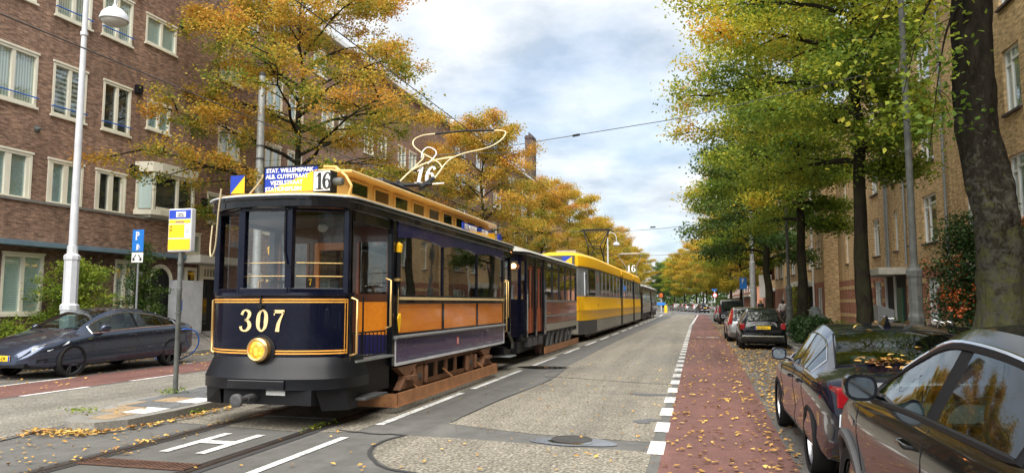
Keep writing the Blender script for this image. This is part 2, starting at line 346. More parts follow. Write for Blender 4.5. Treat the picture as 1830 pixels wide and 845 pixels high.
class MB:
    def __init__(s): s.v = []; s.f = []; s.mi = []; s.cur = 0
    def add(s, vs, fs):
        b = len(s.v); s.v += [tuple(q) for q in vs]
        for f in fs: s.f.append(tuple(b+i for i in f)); s.mi.append(s.cur)
    def mat(s, i): s.cur = i; return s
    def box(s, x0, x1, y0, y1, z0, z1):
        if x0 > x1: x0, x1 = x1, x0
        if y0 > y1: y0, y1 = y1, y0
        if z0 > z1: z0, z1 = z1, z0
        s.add([(x0,y0,z0),(x1,y0,z0),(x1,y1,z0),(x0,y1,z0),(x0,y0,z1),(x1,y0,z1),(x1,y1,z1),(x0,y1,z1)],
              [(0,3,2,1),(4,5,6,7),(0,1,5,4),(1,2,6,5),(2,3,7,6),(3,0,4,7)]); return s
    def poly(s, pts): s.add(pts, [tuple(range(len(pts)))]); return s
    def prism(s, pts, vec):
        n = len(pts); v = Vector(vec); top = [tuple(Vector(p)+v) for p in pts]
        s.add(list(pts)+top, [tuple(range(n))[::-1], tuple(range(n, 2*n))]+[(i, (i+1) % n, n+(i+1) % n, n+i) for i in range(n)]); return s
    def slab(s, pts2, z0, z1): return s.prism([(x, y, z0) for x, y in pts2], (0, 0, z1-z0))
    def tube(s, pts, r, n=8, closed=False, cap=True):
        P = [Vector(p) for p in pts]; m = len(P); rs = r if hasattr(r, '__len__') else [r]*m
        rings = []; prev = None
        for i in range(m):
            a = P[i-1] if (i > 0 or closed) else P[i]; b = P[(i+1) % m] if (i < m-1 or closed) else P[i]
            t = (b-a)
            if t.length < 1e-9: t = Vector((0, 0, 1))
            t.normalize()
            if prev is None:
                u = t.cross(Vector((0, 0, 1)));
                if u.length < 1e-3: u = t.cross(Vector((0, 1, 0)))
            else: u = prev - t*prev.dot(t)
            if u.length < 1e-6: u = t.cross(Vector((1, 0, 0)))
            u.normalize(); prev = u; w_ = t.cross(u)
            rings.append([P[i]+(u*math.cos(2*math.pi*k/n)+w_*math.sin(2*math.pi*k/n))*rs[i] for k in range(n)])
        s.loft(rings, closed, cap); return s
    def loft(s, rings, closed=False, cap=True, open_ring=False):
        n = len(rings[0]); m = len(rings); vs = [q for rg in rings for q in rg]; fs = []
        for i in range(m if closed else m-1):
            j = (i+1) % m
            for k in range(n-1 if open_ring else n):
                k2 = (k+1) % n; fs.append((i*n+k, i*n+k2, j*n+k2, j*n+k))
        if cap and not closed and not open_ring: fs += [tuple(range(n))[::-1], tuple((m-1)*n+k for k in range(n))]
        s.add(vs, fs); return s
    def lathe(s, prof, c=(0, 0, 0), axis='z', n=20, cap=True):
        rings = []
        for r, h in prof:
            rg = []
            for k in range(n):
                a = 2*math.pi*k/n; x, y = r*math.cos(a), r*math.sin(a)
                p = (x, y, h) if axis == 'z' else ((h, x, y) if axis == 'x' else (y, h, x))
                rg.append((p[0]+c[0], p[1]+c[1], p[2]+c[2]))
            rings.append(rg)
        s.loft(rings, False, cap); return s
    def build(s, name, mats, parent=None, smooth=None, loc=None, label=None, bevel=None):
        me = bpy.data.meshes.new(name); me.from_pydata(s.v, [], s.f)
        if not isinstance(mats, (list, tuple)): mats = [mats]
        for m in mats: me.materials.append(M[m] if isinstance(m, str) else m)
        if len(mats) > 1: me.polygons.foreach_set('material_index', s.mi)
        bm = bmesh.new(); bm.from_mesh(me); bmesh.ops.recalc_face_normals(bm, faces=bm.faces)
        if bevel:
            es = [e for e in bm.edges if len(e.link_faces) == 2 and e.calc_face_angle(0) > .6]
            bmesh.ops.bevel(bm, geom=es, offset=bevel, segments=2, profile=.5, affect='EDGES', clamp_overlap=True)
        bm.to_mesh(me); bm.free()
        if smooth:
            me.polygons.foreach_set('use_smooth', [True]*len(me.polygons)); me.set_sharp_from_angle(angle=R(smooth))
        me.update()
        o = bpy.data.objects.new(name, me); COL.objects.link(o)
        if parent: setp(o, parent)
        if loc: o.location = loc
        if label: o['label'] = label
        return o
def struct(name, mb, mats, smooth=None): return tag(mb.build(name, mats, None, smooth), kind='structure')
def catmull(P, k=6, closed=False):
    P = [np.array(p, float) for p in P]; n = len(P); out = []
    rngs = range(n if closed else n-1)
    for i in rngs:
        p0 = P[(i-1) % n] if (closed or i > 0) else P[i]; p1 = P[i]; p2 = P[(i+1) % n]; p3 = P[(i+2) % n] if (closed or i < n-2) else P[i+1]
        for j in range(k):
            t = j/k; out.append(.5*((2*p1)+(-p0+p2)*t+(2*p0-5*p1+4*p2-p3)*t*t+(-p0+3*p1-3*p2+p3)*t**3))
    if not closed: out.append(P[-1])
    return [tuple(q) for q in out]
def lerp_table(tab):
    ys = [t[0] for t in tab]; zs = [t[1] for t in tab]
    if ys[0] > ys[-1]: ys, zs = ys[::-1], zs[::-1]
    return lambda y: float(np.interp(y, ys, zs))
def smooth_table(tab, k=8):
    return lerp_table(catmull(tab, k))
# digits drawn as strokes of varying width; u to the right, v up, unit height
GL = {
 '1': [([(.04,.74,.03),(.16,.84,.07),(.27,.97,.10)],0), ([(.27,.99,.2),(.27,.02,.2)],0), ([(.02,.03,.07),(.52,.03,.07)],0)],
 '6': [([(.52,.80,.15),(.44,.94,.1),(.3,.96,.09),(.16,.78,.15),(.11,.48,.2),(.16,.18,.18),(.31,.04,.09),(.48,.18,.18),(.5,.36,.18),(.4,.56,.1),(.28,.58,.07),(.16,.46,.07)],1)],
 '3': [([(.08,.76,.15),(.14,.91,.1),(.28,.97,.07),(.44,.88,.14),(.47,.74,.17),(.38,.58,.1),(.24,.53,.06)],1),([(.24,.53,.06),(.42,.47,.12),(.52,.27,.19),(.42,.09,.13),(.26,.03,.07),(.11,.1,.1),(.06,.24,.15)],1)],
 '0': [([(.3,.965,.07),(.13,.8,.15),(.1,.5,.2),(.13,.2,.15),(.3,.035,.07),(.47,.2,.15),(.5,.5,.2),(.47,.8,.15)],2)],
 '7': [([(.06,.74,.05),(.06,.97,.05)],0),([(.04,.91,.15),(.56,.91,.15)],0),([(.54,.9,.06),(.40,.62,.11),(.30,.34,.17),(.27,.01,.2)],1)],
}
def digits(mb, text, place, h, t, adv=.66, shear=0.):
    """place(u, v, d) -> 3D point; t thickness"""
    x = 0
    for ch in text:
        for pts, mode in GL[ch]:
            P = catmull(pts, 5, mode == 2) if mode else pts
            m = len(P); L_, R_ = [], []
            for i in range(m):
                a = P[i-1] if (i > 0 or mode == 2) else P[i]; b = P[(i+1) % m] if (i < m-1 or mode == 2) else P[i]
                dx_, dy_ = b[0]-a[0], b[1]-a[1]; l = math.hypot(dx_, dy_) or 1
                nx, ny = -dy_/l, dx_/l; w_ = P[i][2]/2
                L_.append((P[i][0]+nx*w_, P[i][1]+ny*w_)); R_.append((P[i][0]-nx*w_, P[i][1]-ny*w_))
            for i in range(m if mode == 2 else m-1):
                j = (i+1) % m; q = [L_[i], L_[j], R_[j], R_[i]]
                q = [((x+u+shear*v)*h, v*h) for u, v in q]
                fr = [place(u, v, t) for u, v in q]; bk = [place(u, v, 0) for u, v in q]
                mb.add(fr+bk, [(0,1,2,3),(7,6,5,4),(0,4,5,1),(2,6,7,3),(1,5,6,2),(3,7,4,0)])
        x += adv
def text(body, size, mat, parent, loc, rot, name='lettering', bold=.0, shear=0., ext=.002, space=1., align='LEFT', sx=1.):
    cu = bpy.data.curves.new(name, 'FONT'); cu.body = body; cu.size = size; cu.offset = bold; cu.shear = shear; cu.extrude = ext; cu.space_character = space
    cu.align_x = align; cu.resolution_u = 3
    to = bpy.data.objects.new(name, cu); COL.objects.link(to); bpy.context.view_layer.update()
    me = bpy.data.meshes.new_from_object(to.evaluated_get(bpy.context.evaluated_depsgraph_get()))
    bpy.data.objects.remove(to); bpy.data.curves.remove(cu)
    me.name = name; me.materials.clear(); me.materials.append(M[mat])
    o = bpy.data.objects.new(name, me); COL.objects.link(o); setp(o, parent); o.location = loc; o.rotation_euler = rot; o.scale = (sx, 1, 1); return o
def baked(o):
    """replace the object's mesh by its evaluated mesh"""
    bpy.context.view_layer.update()
    me = bpy.data.meshes.new_from_object(o.evaluated_get(bpy.context.evaluated_depsgraph_get()))
    old = o.data; o.modifiers.clear(); o.data = me; me.name = old.name; return o
# ================================================================ GROUND
def sheet(name, pts, z, mat, h=0.0):
    mb = MB()
    if h: mb.slab(pts, z, z+h)
    else: mb.poly([(x, y, z) for x, y in pts])
    return struct(name, mb, mat)
g = MB(); g.poly([(-1500, -300, -.012), (1500, -300, -.012), (1500, 2500, -.012), (-1500, 2500, -.012)]); struct('ground', g, 'earth')
sheet('road', [(-15.8, -60), (3.35, -60), (3.35, 420), (-15.8, 420)], 0, 'smoothL')
sheet('road_right_lane', [(-3.38, 9.72), (-2.7, 9.45), (-2.09, 9.24), (-1.3, 9.12), (-.56, 9.04), (-.5, 20), (-.4, 40), (-.35, 104), (-2.8, 104), (-3.2, 56), (-3.4, 31), (-3.33, 19), (-3.08, 15.5), (-3.3, 12)], .004, 'chip')
sheet('road_front_patch', [(-3.56, 8.74), (-3.66, 8.4), (-3.66, 8.05), (-3.56, 7.7), (-3.4, 7.4), (-3.05, 7.0), (-2.63, 6.86), (-2.2, 6.75), (-1.2, 6.6), (-.53, 6.6), (-.53, 8.45), (-1.0, 8.49), (-1.66, 8.52), (-2.67, 8.7)], .004, 'chip')
sheet('road_tram_lane', [(-7.35, 8.9), (-4.9, 8.62), (-4.33, 8.8), (-4.33, 104), (-7.6, 104), (-7.6, 12)], .004, 'chip')
sheet('road_left_lane', [(-11.62, 1.0), (-11.62, 104), (-9.1, 104), (-9.1, 12.2), (-8.7, 9.6), (-8.42, 8.2), (-8.35, 7.3), (-8.05, 6.3), (-8.3, 5), (-8.0, 1)], .004, 'chipdark')
sheet('road_crossing', [(-60, 105), (60, 105), (60, 128), (-60, 128)], .005, 'smooth')
# crack sealing lines
cr = MB()
def ribbon(mb, pts, wd, z):
    for a, b in zip(pts[:-1], pts[1:]):
        d = Vector((b[0]-a[0], b[1]-a[1])); L = d.length or 1; n = Vector((-d.y, d.x))/L*wd/2
        mb.poly([(a[0]-n.x, a[1]-n.y, z), (b[0]-n.x, b[1]-n.y, z), (b[0]+n.x, b[1]+n.y, z), (a[0]+n.x, a[1]+n.y, z)])
def wob(pts, amp=.02, k=6):
    P = catmull(pts, k); return [(p[0]+random.uniform(-amp, amp), p[1]+random.uniform(-amp, amp)) for p in P]
ribbon(cr, wob([(-3.58, 8.76), (-3.70, 8.4), (-3.70, 8.05), (-3.6, 7.7), (-3.43, 7.38), (-3.07, 6.97), (-2.63, 6.82), (-2.2, 6.7)], .012), .045, .0085)
ribbon(cr, wob([(-3.39, 16.3), (-2.2, 15.9), (-1.2, 15.5), (-.5, 15.4)], .03), .045, .0085)
ribbon(cr, wob([(-4.6, 8.9), (-4.1, 8.75), (-3.6, 8.76)], .03), .05, .0085)
ribbon(cr, wob([(-8.3, 7.9), (-8.2, 7.2), (-8.05, 6.3)], .01), .04, .0085)
ribbon(cr, wob([(-3.36, 9.8), (-3.34, 12), (-3.12, 15.5), (-3.3, 19)], .01), .025, .0092)
struct('road_crack_seal', cr, 'crack')
# cycle lanes, parking lanes
sheet('cycle_lane_right', [(-.42, -60), (.92, -60), (.95, 9), (1.02, 14), (1.2, 28), (1.2, 102), (-.28, 104), (-.3, 60), (-.4, 38), (-.42, 20)], .004, 'redasph')
sheet('cycle_lane_left', [(-13.55, -60), (-11.8, -60), (-11.8, 104), (-13.55, 104)], .004, 'redasph')
sheet('parking_lane_right', [(.94, -60), (3.2, -60), (3.2, 102), (1.22, 102), (1.22, 28), (1.04, 14), (.97, 9)], .003, 'parking')
sheet('parking_lane_left', [(-15.75, -60), (-13.56, -60), (-13.56, 104), (-15.75, 104)], .003, 'parking')
# kerbs and pavements (kerb .12 high)
def kerb(x0, x1, y0, y1):
    mb = MB(); y = y0
    while y < y1:
        mb.box(x0, x1, y, min(y+.99, y1), -.05, .125); y += 1.0
    return struct('kerb', mb, 'kerb')
kerb(3.2, 3.36, -20, 102); kerb(-15.9, -15.75, -20, 103)
pv = MB(); pv.slab([(3.36, -60), (8.9, -60), (8.9, 420), (3.36, 420)], -.05, .118); struct('pavement_right', pv, 'pavers')
pv = MB(); pv.prism([(-15.9, -60, -.05), (-15.9, -60, .118), (-21.5, -60, .42), (-21.5, -60, -.05)], (0, 480, 0)); struct('pavement_left', pv, 'pavers')
# tree strip earth patches
for k, (x, y) in enumerate([(4.2, 12.2), (4.2, 22), (4.2, 33), (4.2, 47)]):
    sheet('tree_pit', [(x-.7, y-.9), (x+.7, y-.9), (x+.7, y+.9), (x-.7, y+.9)], .124, 'earth')
sheet('front_garden', [(-20.9, 14), (-19.4, 14), (-19.4, 24), (-20.9, 24)], .36, 'earth', .08)
# painted markings
mk = MB()
def bar(x0, x1, y0, y1, z=.009):
    mk.poly([(x0, y0, z), (x1, y0, z), (x1, y1, z), (x0, y1, z)])
bar(-4.33, -4.22, 4.2, 8.42); bar(-4.31, -4.19, 9.35, 13.0); bar(-4.3, -4.18, 13.6, 17.6)
y = 19.0
while y < 84: bar(-4.3, -4.18, y, y+3.2); y += 4.6
mk.poly([(-4.3, 84, .009), (-4.18, 84, .009), (-4.7, 104, .009), (-4.85, 104, .009)])
y = 8.32
while y < 58: bar(-.58, -.40, y, y+.78); y += 1.42
mk.poly([(-.52, 58, .009), (-.34, 58, .009), (.1, 100, .009), (-.05, 100, .009)])
for a in range(8):
    t0, t1 = a/8*math.pi/2, (a+1)/8*math.pi/2
    mk.poly([(.1-2.6*(1-math.cos(t0)), 100+3.5*math.sin(t0), .009), (-.05-2.6*(1-math.cos(t0)), 100+3.5*math.sin(t0), .009), (-.05-2.6*(1-math.cos(t1)), 100+3.5*math.sin(t1), .009), (.1-2.6*(1-math.cos(t1)), 100+3.5*math.sin(t1), .009)])
for y in (8.5, 10.6, 13.2, 16.6, 20.5, 25, 30, 35, 40, 46, 52, 58): bar(-11.78, -11.66, y, y+1.5)
for (a, b) in ((11.2, 13.6), (17.2, 17.5)): bar(-13.58, -13.48, a, b)
# the letter H of the tram stop between the rails
bar(-5.90, -5.78, 7.12, 8.3); bar(-5.43, -5.31, 7.12, 8.3); bar(-5.78, -5.43, 7.66, 7.84)
bar(-6.2, -5.05, 9.62, 9.72)
# cycle lane marks
bar(.35, 1.0, 36, 36.35); bar(-.1, .25, 36, 36.3)
struct('road_markings', mk, 'mark')
# rails: grooved steel flush in the road
rl = MB()
for X in (-6.365, -4.91):
    for Y0, Y1 in ((-20, 6.2), (6.21, 110)):
        rl.box(X-.035, X+.03, Y0, Y1, -.02, .012); rl.box(X+.075 if X < -5.6 else X-.075, X+.095 if X < -5.6 else X-.095, Y0, Y1, -.02, .010)
struct('tram_rails', rl, 'railst')
gv = MB()
for X in (-6.365, -4.91):
    s_ = 1 if X < -5.6 else -1
    gv.poly([(X-.06*1, -20, .0062), (X+.11 if s_ > 0 else X+.06, -20, .0062), (X+.11 if s_ > 0 else X+.06, 110, .0062), (X-.11 if s_ < 0 else X-.06, 110, .0062)]) if False else gv.poly([(X-.13, -20, .0062), (X+.13, -20, .0062), (X+.13, 110, .0062), (X-.13, 110, .0062)])
struct('rail_groove_fill', gv, 'crack')
# tram stop island
isl = MB(); outl = [(-7.93, 7.93), (-7.6, 7.97), (-7.38, 8.3), (-7.33, 9.2), (-7.5, 12), (-7.6, 34), (-9.1, 34), (-9.08, 12.3), (-8.8, 9.8), (-8.42, 8.5), (-8.15, 8.05)]
isl.slab(outl, -.02, .12); struct('tram_island', isl, 'kerb')
tl = MB(); cols = [0, 1, 2]
pat = [0, 2, 1, 0, 1, 2, 0, 0]
y = 8.2; k = 0
while y < 33:
    xr = float(np.interp(y, [8.2, 8.5, 9.5, 12, 34], [-7.62, -7.52, -7.50, -7.62, -7.72]))
    xl = float(np.interp(y, [8.2, 8.6, 9.8, 12.3, 34], [-8.0, -8.32, -8.66, -8.94, -8.96]))
    x = xr; c = 0
    while x > xl+.06:
        x2 = max(x-.44, xl); tl.mat(([2, 1, 0, 1, 0, 1, 0, 1, 2, 1][k % 10] if c == 0 else [0, 2, 0, 2, 0, 0, 2, 0, 0, 2][k % 10] if c == 1 else [0, 0, 2, 0, 0][k % 5])); sk = .05
        tl.poly([(x2+.008, y+.008+sk, .1235), (x-.008, y+.008, .1235), (x-.008, y+.54, .1235), (x2+.008, y+.54+sk, .1235)]); x = x2; c += 1
    y += .55; k += 1
struct('island_tiles', tl, ['tilegrey', 'tilewhite', 'tileochre'])
# iron drain grate across the track
gt = thing('drain_grate', 'long rusty iron drain grate across the tram track in front of the white H', 'drain grate', (-5.6, 6.5, .008))
b = MB(); b.box(-.68, .62, -.13, -.11, 0, .012); b.box(-.68, .62, .12, .14, 0, .012); b.box(-.68, -.66, -.11, .12, 0, .012); b.box(.60, .62, -.11, .12, 0, .012)
for i in range(22): x = -.64+i*.056; b.prism([(x, -.11, 0), (x+.03, -.11, 0), (x+.045, .12, 0), (x+.015, .12, 0)], (0, 0, .011))
b.build('frame', 'grate', gt); b = MB(); b.box(-.66, .6, -.11, .12, 0, .003); b.build('slots', 'black', gt)
# manhole in the damp patch
def blob(cx, cy, rx, ry, z, n=26, jag=.12, seed=0):
    rr = random.Random(seed); ph = [rr.uniform(0, 6.28) for _ in range(4)]; P = []
    for k in range(n):
        a = 2*math.pi*k/n; q = 1+jag*sum(math.sin((i+2)*a+ph[i])/(i+1) for i in range(4)); P.append((cx+rx*q*math.cos(a), cy+ry*q*math.sin(a), z))
    return P
sheet_ = MB(); sheet_.poly(blob(-1.47, 8.82, .46, .30, .0095, seed=3)); struct('damp_patch', sheet_, 'wet')
sheet_ = MB(); sheet_.poly(blob(-1.5, 8.78, .30, .13, .0125, seed=5)); sheet_.poly(blob(-3.9, 18.5, .55, .42, .0125, seed=8)); struct('puddle_water', sheet_, 'puddle')
mh = thing('manhole_cover', 'round iron manhole cover in the puddled patch of the right road lane', 'manhole cover', (-1.52, 8.95, .0098))
b = MB(); b.lathe([(.0, .0), (.25, 0), (.25, .005), (.22, .005), (.22, .003), (0, .003)], n=32); b.build('cover', 'cover', mh)
for (x, y, w_, h_, s_) in ((-.75, 10.6, .16, .2, 2), (-.85, 13.6, .3, .22, 4)):
    q = MB(); q.poly(blob(x, y, w_, h_, .0098, seed=s_, jag=.3)); struct('worn_patch', q, 'smooth')

# ================================================================ fallen leaves (uncountable)
def leafmesh(name, P, S, mat, flat=True, kind='stuff', parent=None, tint=None, up=None, quad=True):
    n = len(P); P = np.asarray(P); S = np.asarray(S)
    if flat: nz = np.stack([rng.normal(0, .22, n), rng.normal(0, .22, n), np.ones(n)], 1)
    else:
        nz = rng.normal(0, 1, (n, 3)); nz[:, 2] = np.abs(nz[:, 2])+.35
    nz /= np.linalg.norm(nz, axis=1)[:, None]
    a = rng.normal(0, 1, (n, 3)); u = np.cross(nz, a); u /= np.linalg.norm(u, axis=1)[:, None]; v = np.cross(nz, u)
    asp = rng.uniform(.6, .95, n)[:, None]; S = S[:, None]
    v0 = P-u*S*.5; v1 = P+v*S*.42*asp-u*S*.08+nz*S*.1; v2 = P+u*S*.55; v3 = P-v*S*.42*asp-u*S*.08+nz*S*.1
    V = np.stack([v0, v1, v2, v3], 1).reshape(-1, 3)
    me = bpy.data.meshes.new(name); me.vertices.add(4*n); me.vertices.foreach_set('co', V.astype(np.float32).ravel())
    me.loops.add(4*n); me.loops.foreach_set('vertex_index', np.arange(4*n, dtype=np.int32))
    me.polygons.add(n); me.polygons.foreach_set('loop_start', np.arange(0, 4*n, 4, dtype=np.int32))
    me.update(); me.validate()
    if tint is not None:
        at = me.attributes.new('tint', 'FLOAT', 'POINT'); at.data.foreach_set('value', np.repeat(tint, 4).astype(np.float32))
    me.materials.append(M[mat])
    o = bpy.data.objects.new(name, me); COL.objects.link(o)
    if parent: setp(o, parent)
    if kind: o['kind'] = kind
    return o
L = []
def scat(n, fx, fy, z=.02, s=(.06, .11)):
    for _ in range(n):
        x, y = fx(), fy()
        L.append((x, y, z+random.uniform(0, .012), random.uniform(*s)*.85))
U = random.uniform; G_ = random.gauss
ylog = lambda a, b: (lambda: a*(b/a)**random.random())
scat(3400, lambda: U(.0, 1)**.6*2.5+.6, ylog(6.5, 60))                       # parking + cycle lane edge
scat(620, lambda: U(-.4, 1.0), ylog(6.5, 40))
scat(3400, lambda: U(1.05, 3.15), ylog(11.5, 62), .022)
scat(700, lambda: 3.05+abs(G_(0, .1))*-1, ylog(10, 70), .025)
scat(260, lambda: U(-3.4, -.4), ylog(6.7, 40), s=(.05, .08))
scat(70, lambda: U(-5, -3.4), ylog(6, 40), s=(.05, .08))
for _ in range(250):                                                          # drift along the island kerb
    t = U(0, 1); yy = 7.75+t*6*random.random(); xx = float(np.interp(yy, [7.7, 8.0, 8.4, 9.2, 12, 14], [-7.9, -7.45, -7.27, -7.2, -7.36, -7.4]))
    L.append((xx+abs(G_(0, .08)), yy-abs(G_(0, .07)) if yy < 8.2 else yy, .02+U(0, .03), U(.05, .09)))
for _ in range(160): L.append((U(-8.4, -7.4), 7.75+G_(0, .13), .02+U(0, .02), U(.05, .09)))
scat(110, lambda: U(-8.4, -6.0), lambda: U(6.1, 8.4), s=(.05, .09))
for _ in range(120): L.append((-6.45+G_(0, .05), ylog(5.8, 13)(), .02, U(.04, .07)))
for _ in range(60): L.append((-8.0+U(-.6, .5), U(8.4, 14), .135, U(.04, .08)))
scat(500, lambda: U(-15.7, -11.9), ylog(10, 50)); scat(900, lambda: -15.68+abs(G_(0, .25)), ylog(12, 50))
for _ in range(500): x = U(-20.5, -15.95); L.append((x, ylog(12, 50)(), .13+(-15.9-x)*.054, U(.06, .1)))
for _ in range(900): L.append((U(3.4, 8), ylog(8, 70)(), .14, U(.06, .1)))
for _ in range(200): L.append((U(-15.8, -15.76), 1, .1, .01)) if False else None
L = np.array(L)
fl = leafmesh('fallen_leaves', L[:, :3], L[:, 3], 'fallen'); tag(fl, 'yellow and brown fallen leaves lying on road, cycle lane and kerbs', 'fallen leaves')
# ================================================================ BUILDINGS
WCACHE = {}
def window(parent, y, z, w_, h_, style='two', frame='cream', glassm='pane', blind='curtain', rail=False, inset=.09, fw=.085, detail=True, sillm=None):
    """window in a wall facing local +x; y,z = lower corner"""
    key = (round(w_, 2), round(h_, 2), style, frame, blind, rail, inset, detail, sillm)
    if key not in WCACHE:
        mb = MB(); x1 = -inset+.05; x0 = -inset-.03
        if frame == 'cream': x1 = .025
        mb.box(x0, x1, 0, fw, 0, h_); mb.box(x0, x1, w_-fw, w_, 0, h_); mb.box(x0, x1+.004, fw, w_-fw, h_-fw, h_); mb.box(x0, x1+.004, fw, w_-fw, 0, fw)
        bars = []
        if style == 'two': bars = [(w_/2-.06, w_/2+.06, fw, h_-fw)]
        elif style == 'twothick': bars = [(w_/2-.10, w_/2+.10, fw, h_-fw), (fw, fw+.12, fw, h_-fw), (w_-fw-.12, w_-fw, fw, h_-fw)]
        elif style == 'three': bars = [(w_/3-.03, w_/3+.03, fw, h_-fw), (2*w_/3-.03, 2*w_/3+.03, fw, h_-fw)]
        elif style == 'dutch': bars = [(w_*.36-.035, w_*.36+.035, fw, h_-fw), (fw, w_*.36, h_*.74, h_*.74+.06), (w_*.36, w_-fw, h_*.80, h_*.80+.06)]
        elif style == 'single': bars = [(fw, w_-fw, h_*.72, h_*.72+.06)]
        for a, b, c, d in bars: mb.box(x0+.005, x1-.012, a, b, c, d)
        proto = mb.build('window', frame, None, bevel=None)
        if detail:
            p = MB(); p.box(-inset-.004, -inset+.002, fw*.6, w_-fw*.6, fw*.6, h_-fw*.6); p.build('pane', glassm, proto)
            s = MB(); s.box(-inset, .085, -.05, w_+.05, -.075, -.004); s.build('sill', sillm or frame, proto)
            if frame == 'cream': s = MB(); s.box(-.02, .06, -.03, w_+.03, h_+.003, h_+.07); s.build('head_moulding', frame, proto)
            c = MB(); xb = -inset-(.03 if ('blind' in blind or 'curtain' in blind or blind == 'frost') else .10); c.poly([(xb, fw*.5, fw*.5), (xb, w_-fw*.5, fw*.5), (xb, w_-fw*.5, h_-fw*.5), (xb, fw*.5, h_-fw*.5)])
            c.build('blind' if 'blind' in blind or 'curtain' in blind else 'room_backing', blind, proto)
            if rail:
                s = MB(); s.tube([(x1+.07, -.02, .28), (x1+.07, w_+.02, .30)], .022, 6); s.tube([(x1-.02, 0, .28), (x1+.07, 0, .28)], .015, 6); s.tube([(x1-.02, w_, .3), (x1+.07, w_, .3)], .015, 6); s.build('safety_bar', 'cable', proto)
        setp(proto, parent); proto.location = (0, y, z); WCACHE[key] = proto; return proto
    src = WCACHE[key]
    def rec(a, par):
        c = a.copy(); COL.objects.link(c); setp(c, par)
        for ch in list(kids(a)): rec(ch, c)
        return c
    c = rec(src, parent); c.location = (0, y, z); return c
def wall(name, parent, y0, y1, z0, z1, holes, mat, x=0., depth=.2, back=True):
    mb = MB(); ys = sorted({y0, y1}|{min(max(v, y0), y1) for h in holes for v in h[:2]}); zs = sorted({z0, z1}|{min(max(v, z0), z1) for h in holes for v in h[2:]})
    for a, b in zip(ys[:-1], ys[1:]):
        for c, d in zip(zs[:-1], zs[1:]):
            m, n = (a+b)/2, (c+d)/2
            if any(h[0] < m < h[1] and h[2] < n < h[3] for h in holes): continue
            mb.poly([(x, a, c), (x, b, c), (x, b, d), (x, a, d)])
    for a, b, c, d in holes:
        a = max(a, y0); b = min(b, y1)
        mb.poly([(x, a, c), (x-depth, a, c), (x-depth, a, d), (x, a, d)]); mb.poly([(x, b, c), (x-depth, b, c), (x-depth, b, d), (x, b, d)])
        mb.poly([(x, a, c), (x-depth, a, c), (x-depth, b, c), (x, b, c)]); mb.poly([(x, a, d), (x-depth, a, d), (x-depth, b, d), (x, b, d)])
        mb.poly([(x-depth, a, c), (x-depth, b, c), (x-depth, b, d), (x-depth, a, d)])
    return mb.build(name, mat, parent)

# ---------------- left: dark brown brick block (local x = out to the street, local y = world y)
LX = -21.0
lb = thing('brick_apartment_block', 'long dark brown brick apartment block with cream window frames behind the parked grey car', 'apartment block', (LX, 0, 0))
wins = []   # (y0, y1, z0, z1, style, blind, rail)
A = [(15.3, 16.6), (17.25, 18.85), (19.5, 20.9), (21.5, 22.9)]
bl = ['curtain', 'blind_zebra', 'curtain', 'blind_pale', 'room2', 'frost']
wins += [(17.2, 18.9, 4.97, 6.47, 'twothick', 'frost', 0), (19.5, 20.95, 4.97, 6.45, 'twothick', 'frost', 0), (21.5, 22.95, 4.97, 6.45, 'twothick', 'room2', 0), (12.4, 13.9, 4.97, 6.45, 'twothick', 'frost', 0), (14.8, 16.2, 4.97, 6.45, 'twothick', 'frost', 0)]
wins += [(17.15, 18.9, 8.05, 9.8, 'two', 'curtain', 1), (19.5, 20.9, 8.0, 9.8, 'two', 'blind_zebra', 1), (21.65, 23.0, 8.0, 9.8, 'two', 'room2', 1), (23.85, 25.15, 8.55, 9.65, 'two', 'frost', 0), (12.5, 14.0, 8.05, 9.8, 'two', 'curtain', 0), (14.9, 16.3, 8.05, 9.8, 'two', 'curtain', 0)]
wins += [(17.1, 18.7, 11.5, 13.2, 'two', 'curtain', 0), (19.45, 20.95, 11.45, 13.2, 'two', 'curtain', 1), (21.45, 22.9, 11.5, 13.2, 'two', 'curtain', 1), (23.6, 25.35, 11.95, 13.1, 'two', 'blind_pale', 0), (14.5, 16.1, 11.5, 13.2, 'two', 'curtain', 0)]
wins += [(28.3, 29.9, 8.35, 9.7, 'two', 'curtain', 0), (28.3, 29.9, 11.9, 13.2, 'two', 'blind_pale', 0), (27.7, 29.2, 5.2, 6.5, 'two', 'curtain', 0)]
y = 32.0; k = 0
while y < 60:
    for z, h in ((5.1, 1.5), (8.1, 1.6), (11.5, 1.6)):
        wins.append((y, y+1.45, z, z+h, 'two', bl[(k*2+int(z)) % 6], 0)); wins.append((y+2.1, y+3.55, z, z+h, 'two', bl[(k+int(z)) % 6], 0))
    y += 5.6; k += 1
wins += [(18.05, 19.55, 1.3, 3.2, 'two', 'blind_pale', 0), (22.6, 23.6, 1.2, 3.2, 'two', 'curtain', 0), (14.2, 15.7, 1.3, 3.2, 'two', 'blind_pale', 0), (26.35, 27.35, 3.75, 4.6, 'two', 'curtain', 0)]
wins += [(30.6, 32.0, 1.2, 3.0, 'two', 'curtain', 0), (33.6, 35.0, 1.2, 3.0, 'two', 'curtain', 0), (37.6, 39, 1.2, 3.0, 'two', 'curtain', 0)]
for i, q in enumerate([(29.6, 14.75), (36.5, 14.8)]): wins.append((q[0], q[0]+1.5, q[1], q[1]+1.4, 'two', 'curtain', 0))
holes = [w_[:4] for w_ in wins]
doors = [(24.42, 25.5, .38, 2.55), (27.55, 28.65, .42, 3.05)]
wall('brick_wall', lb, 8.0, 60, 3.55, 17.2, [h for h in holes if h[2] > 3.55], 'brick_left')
lw = wall('lower_brick_wall', lb, 8.0, 60, -.1, 3.55, [h for h in holes if h[2] < 3.5]+doors, 'brick_low', x=0)
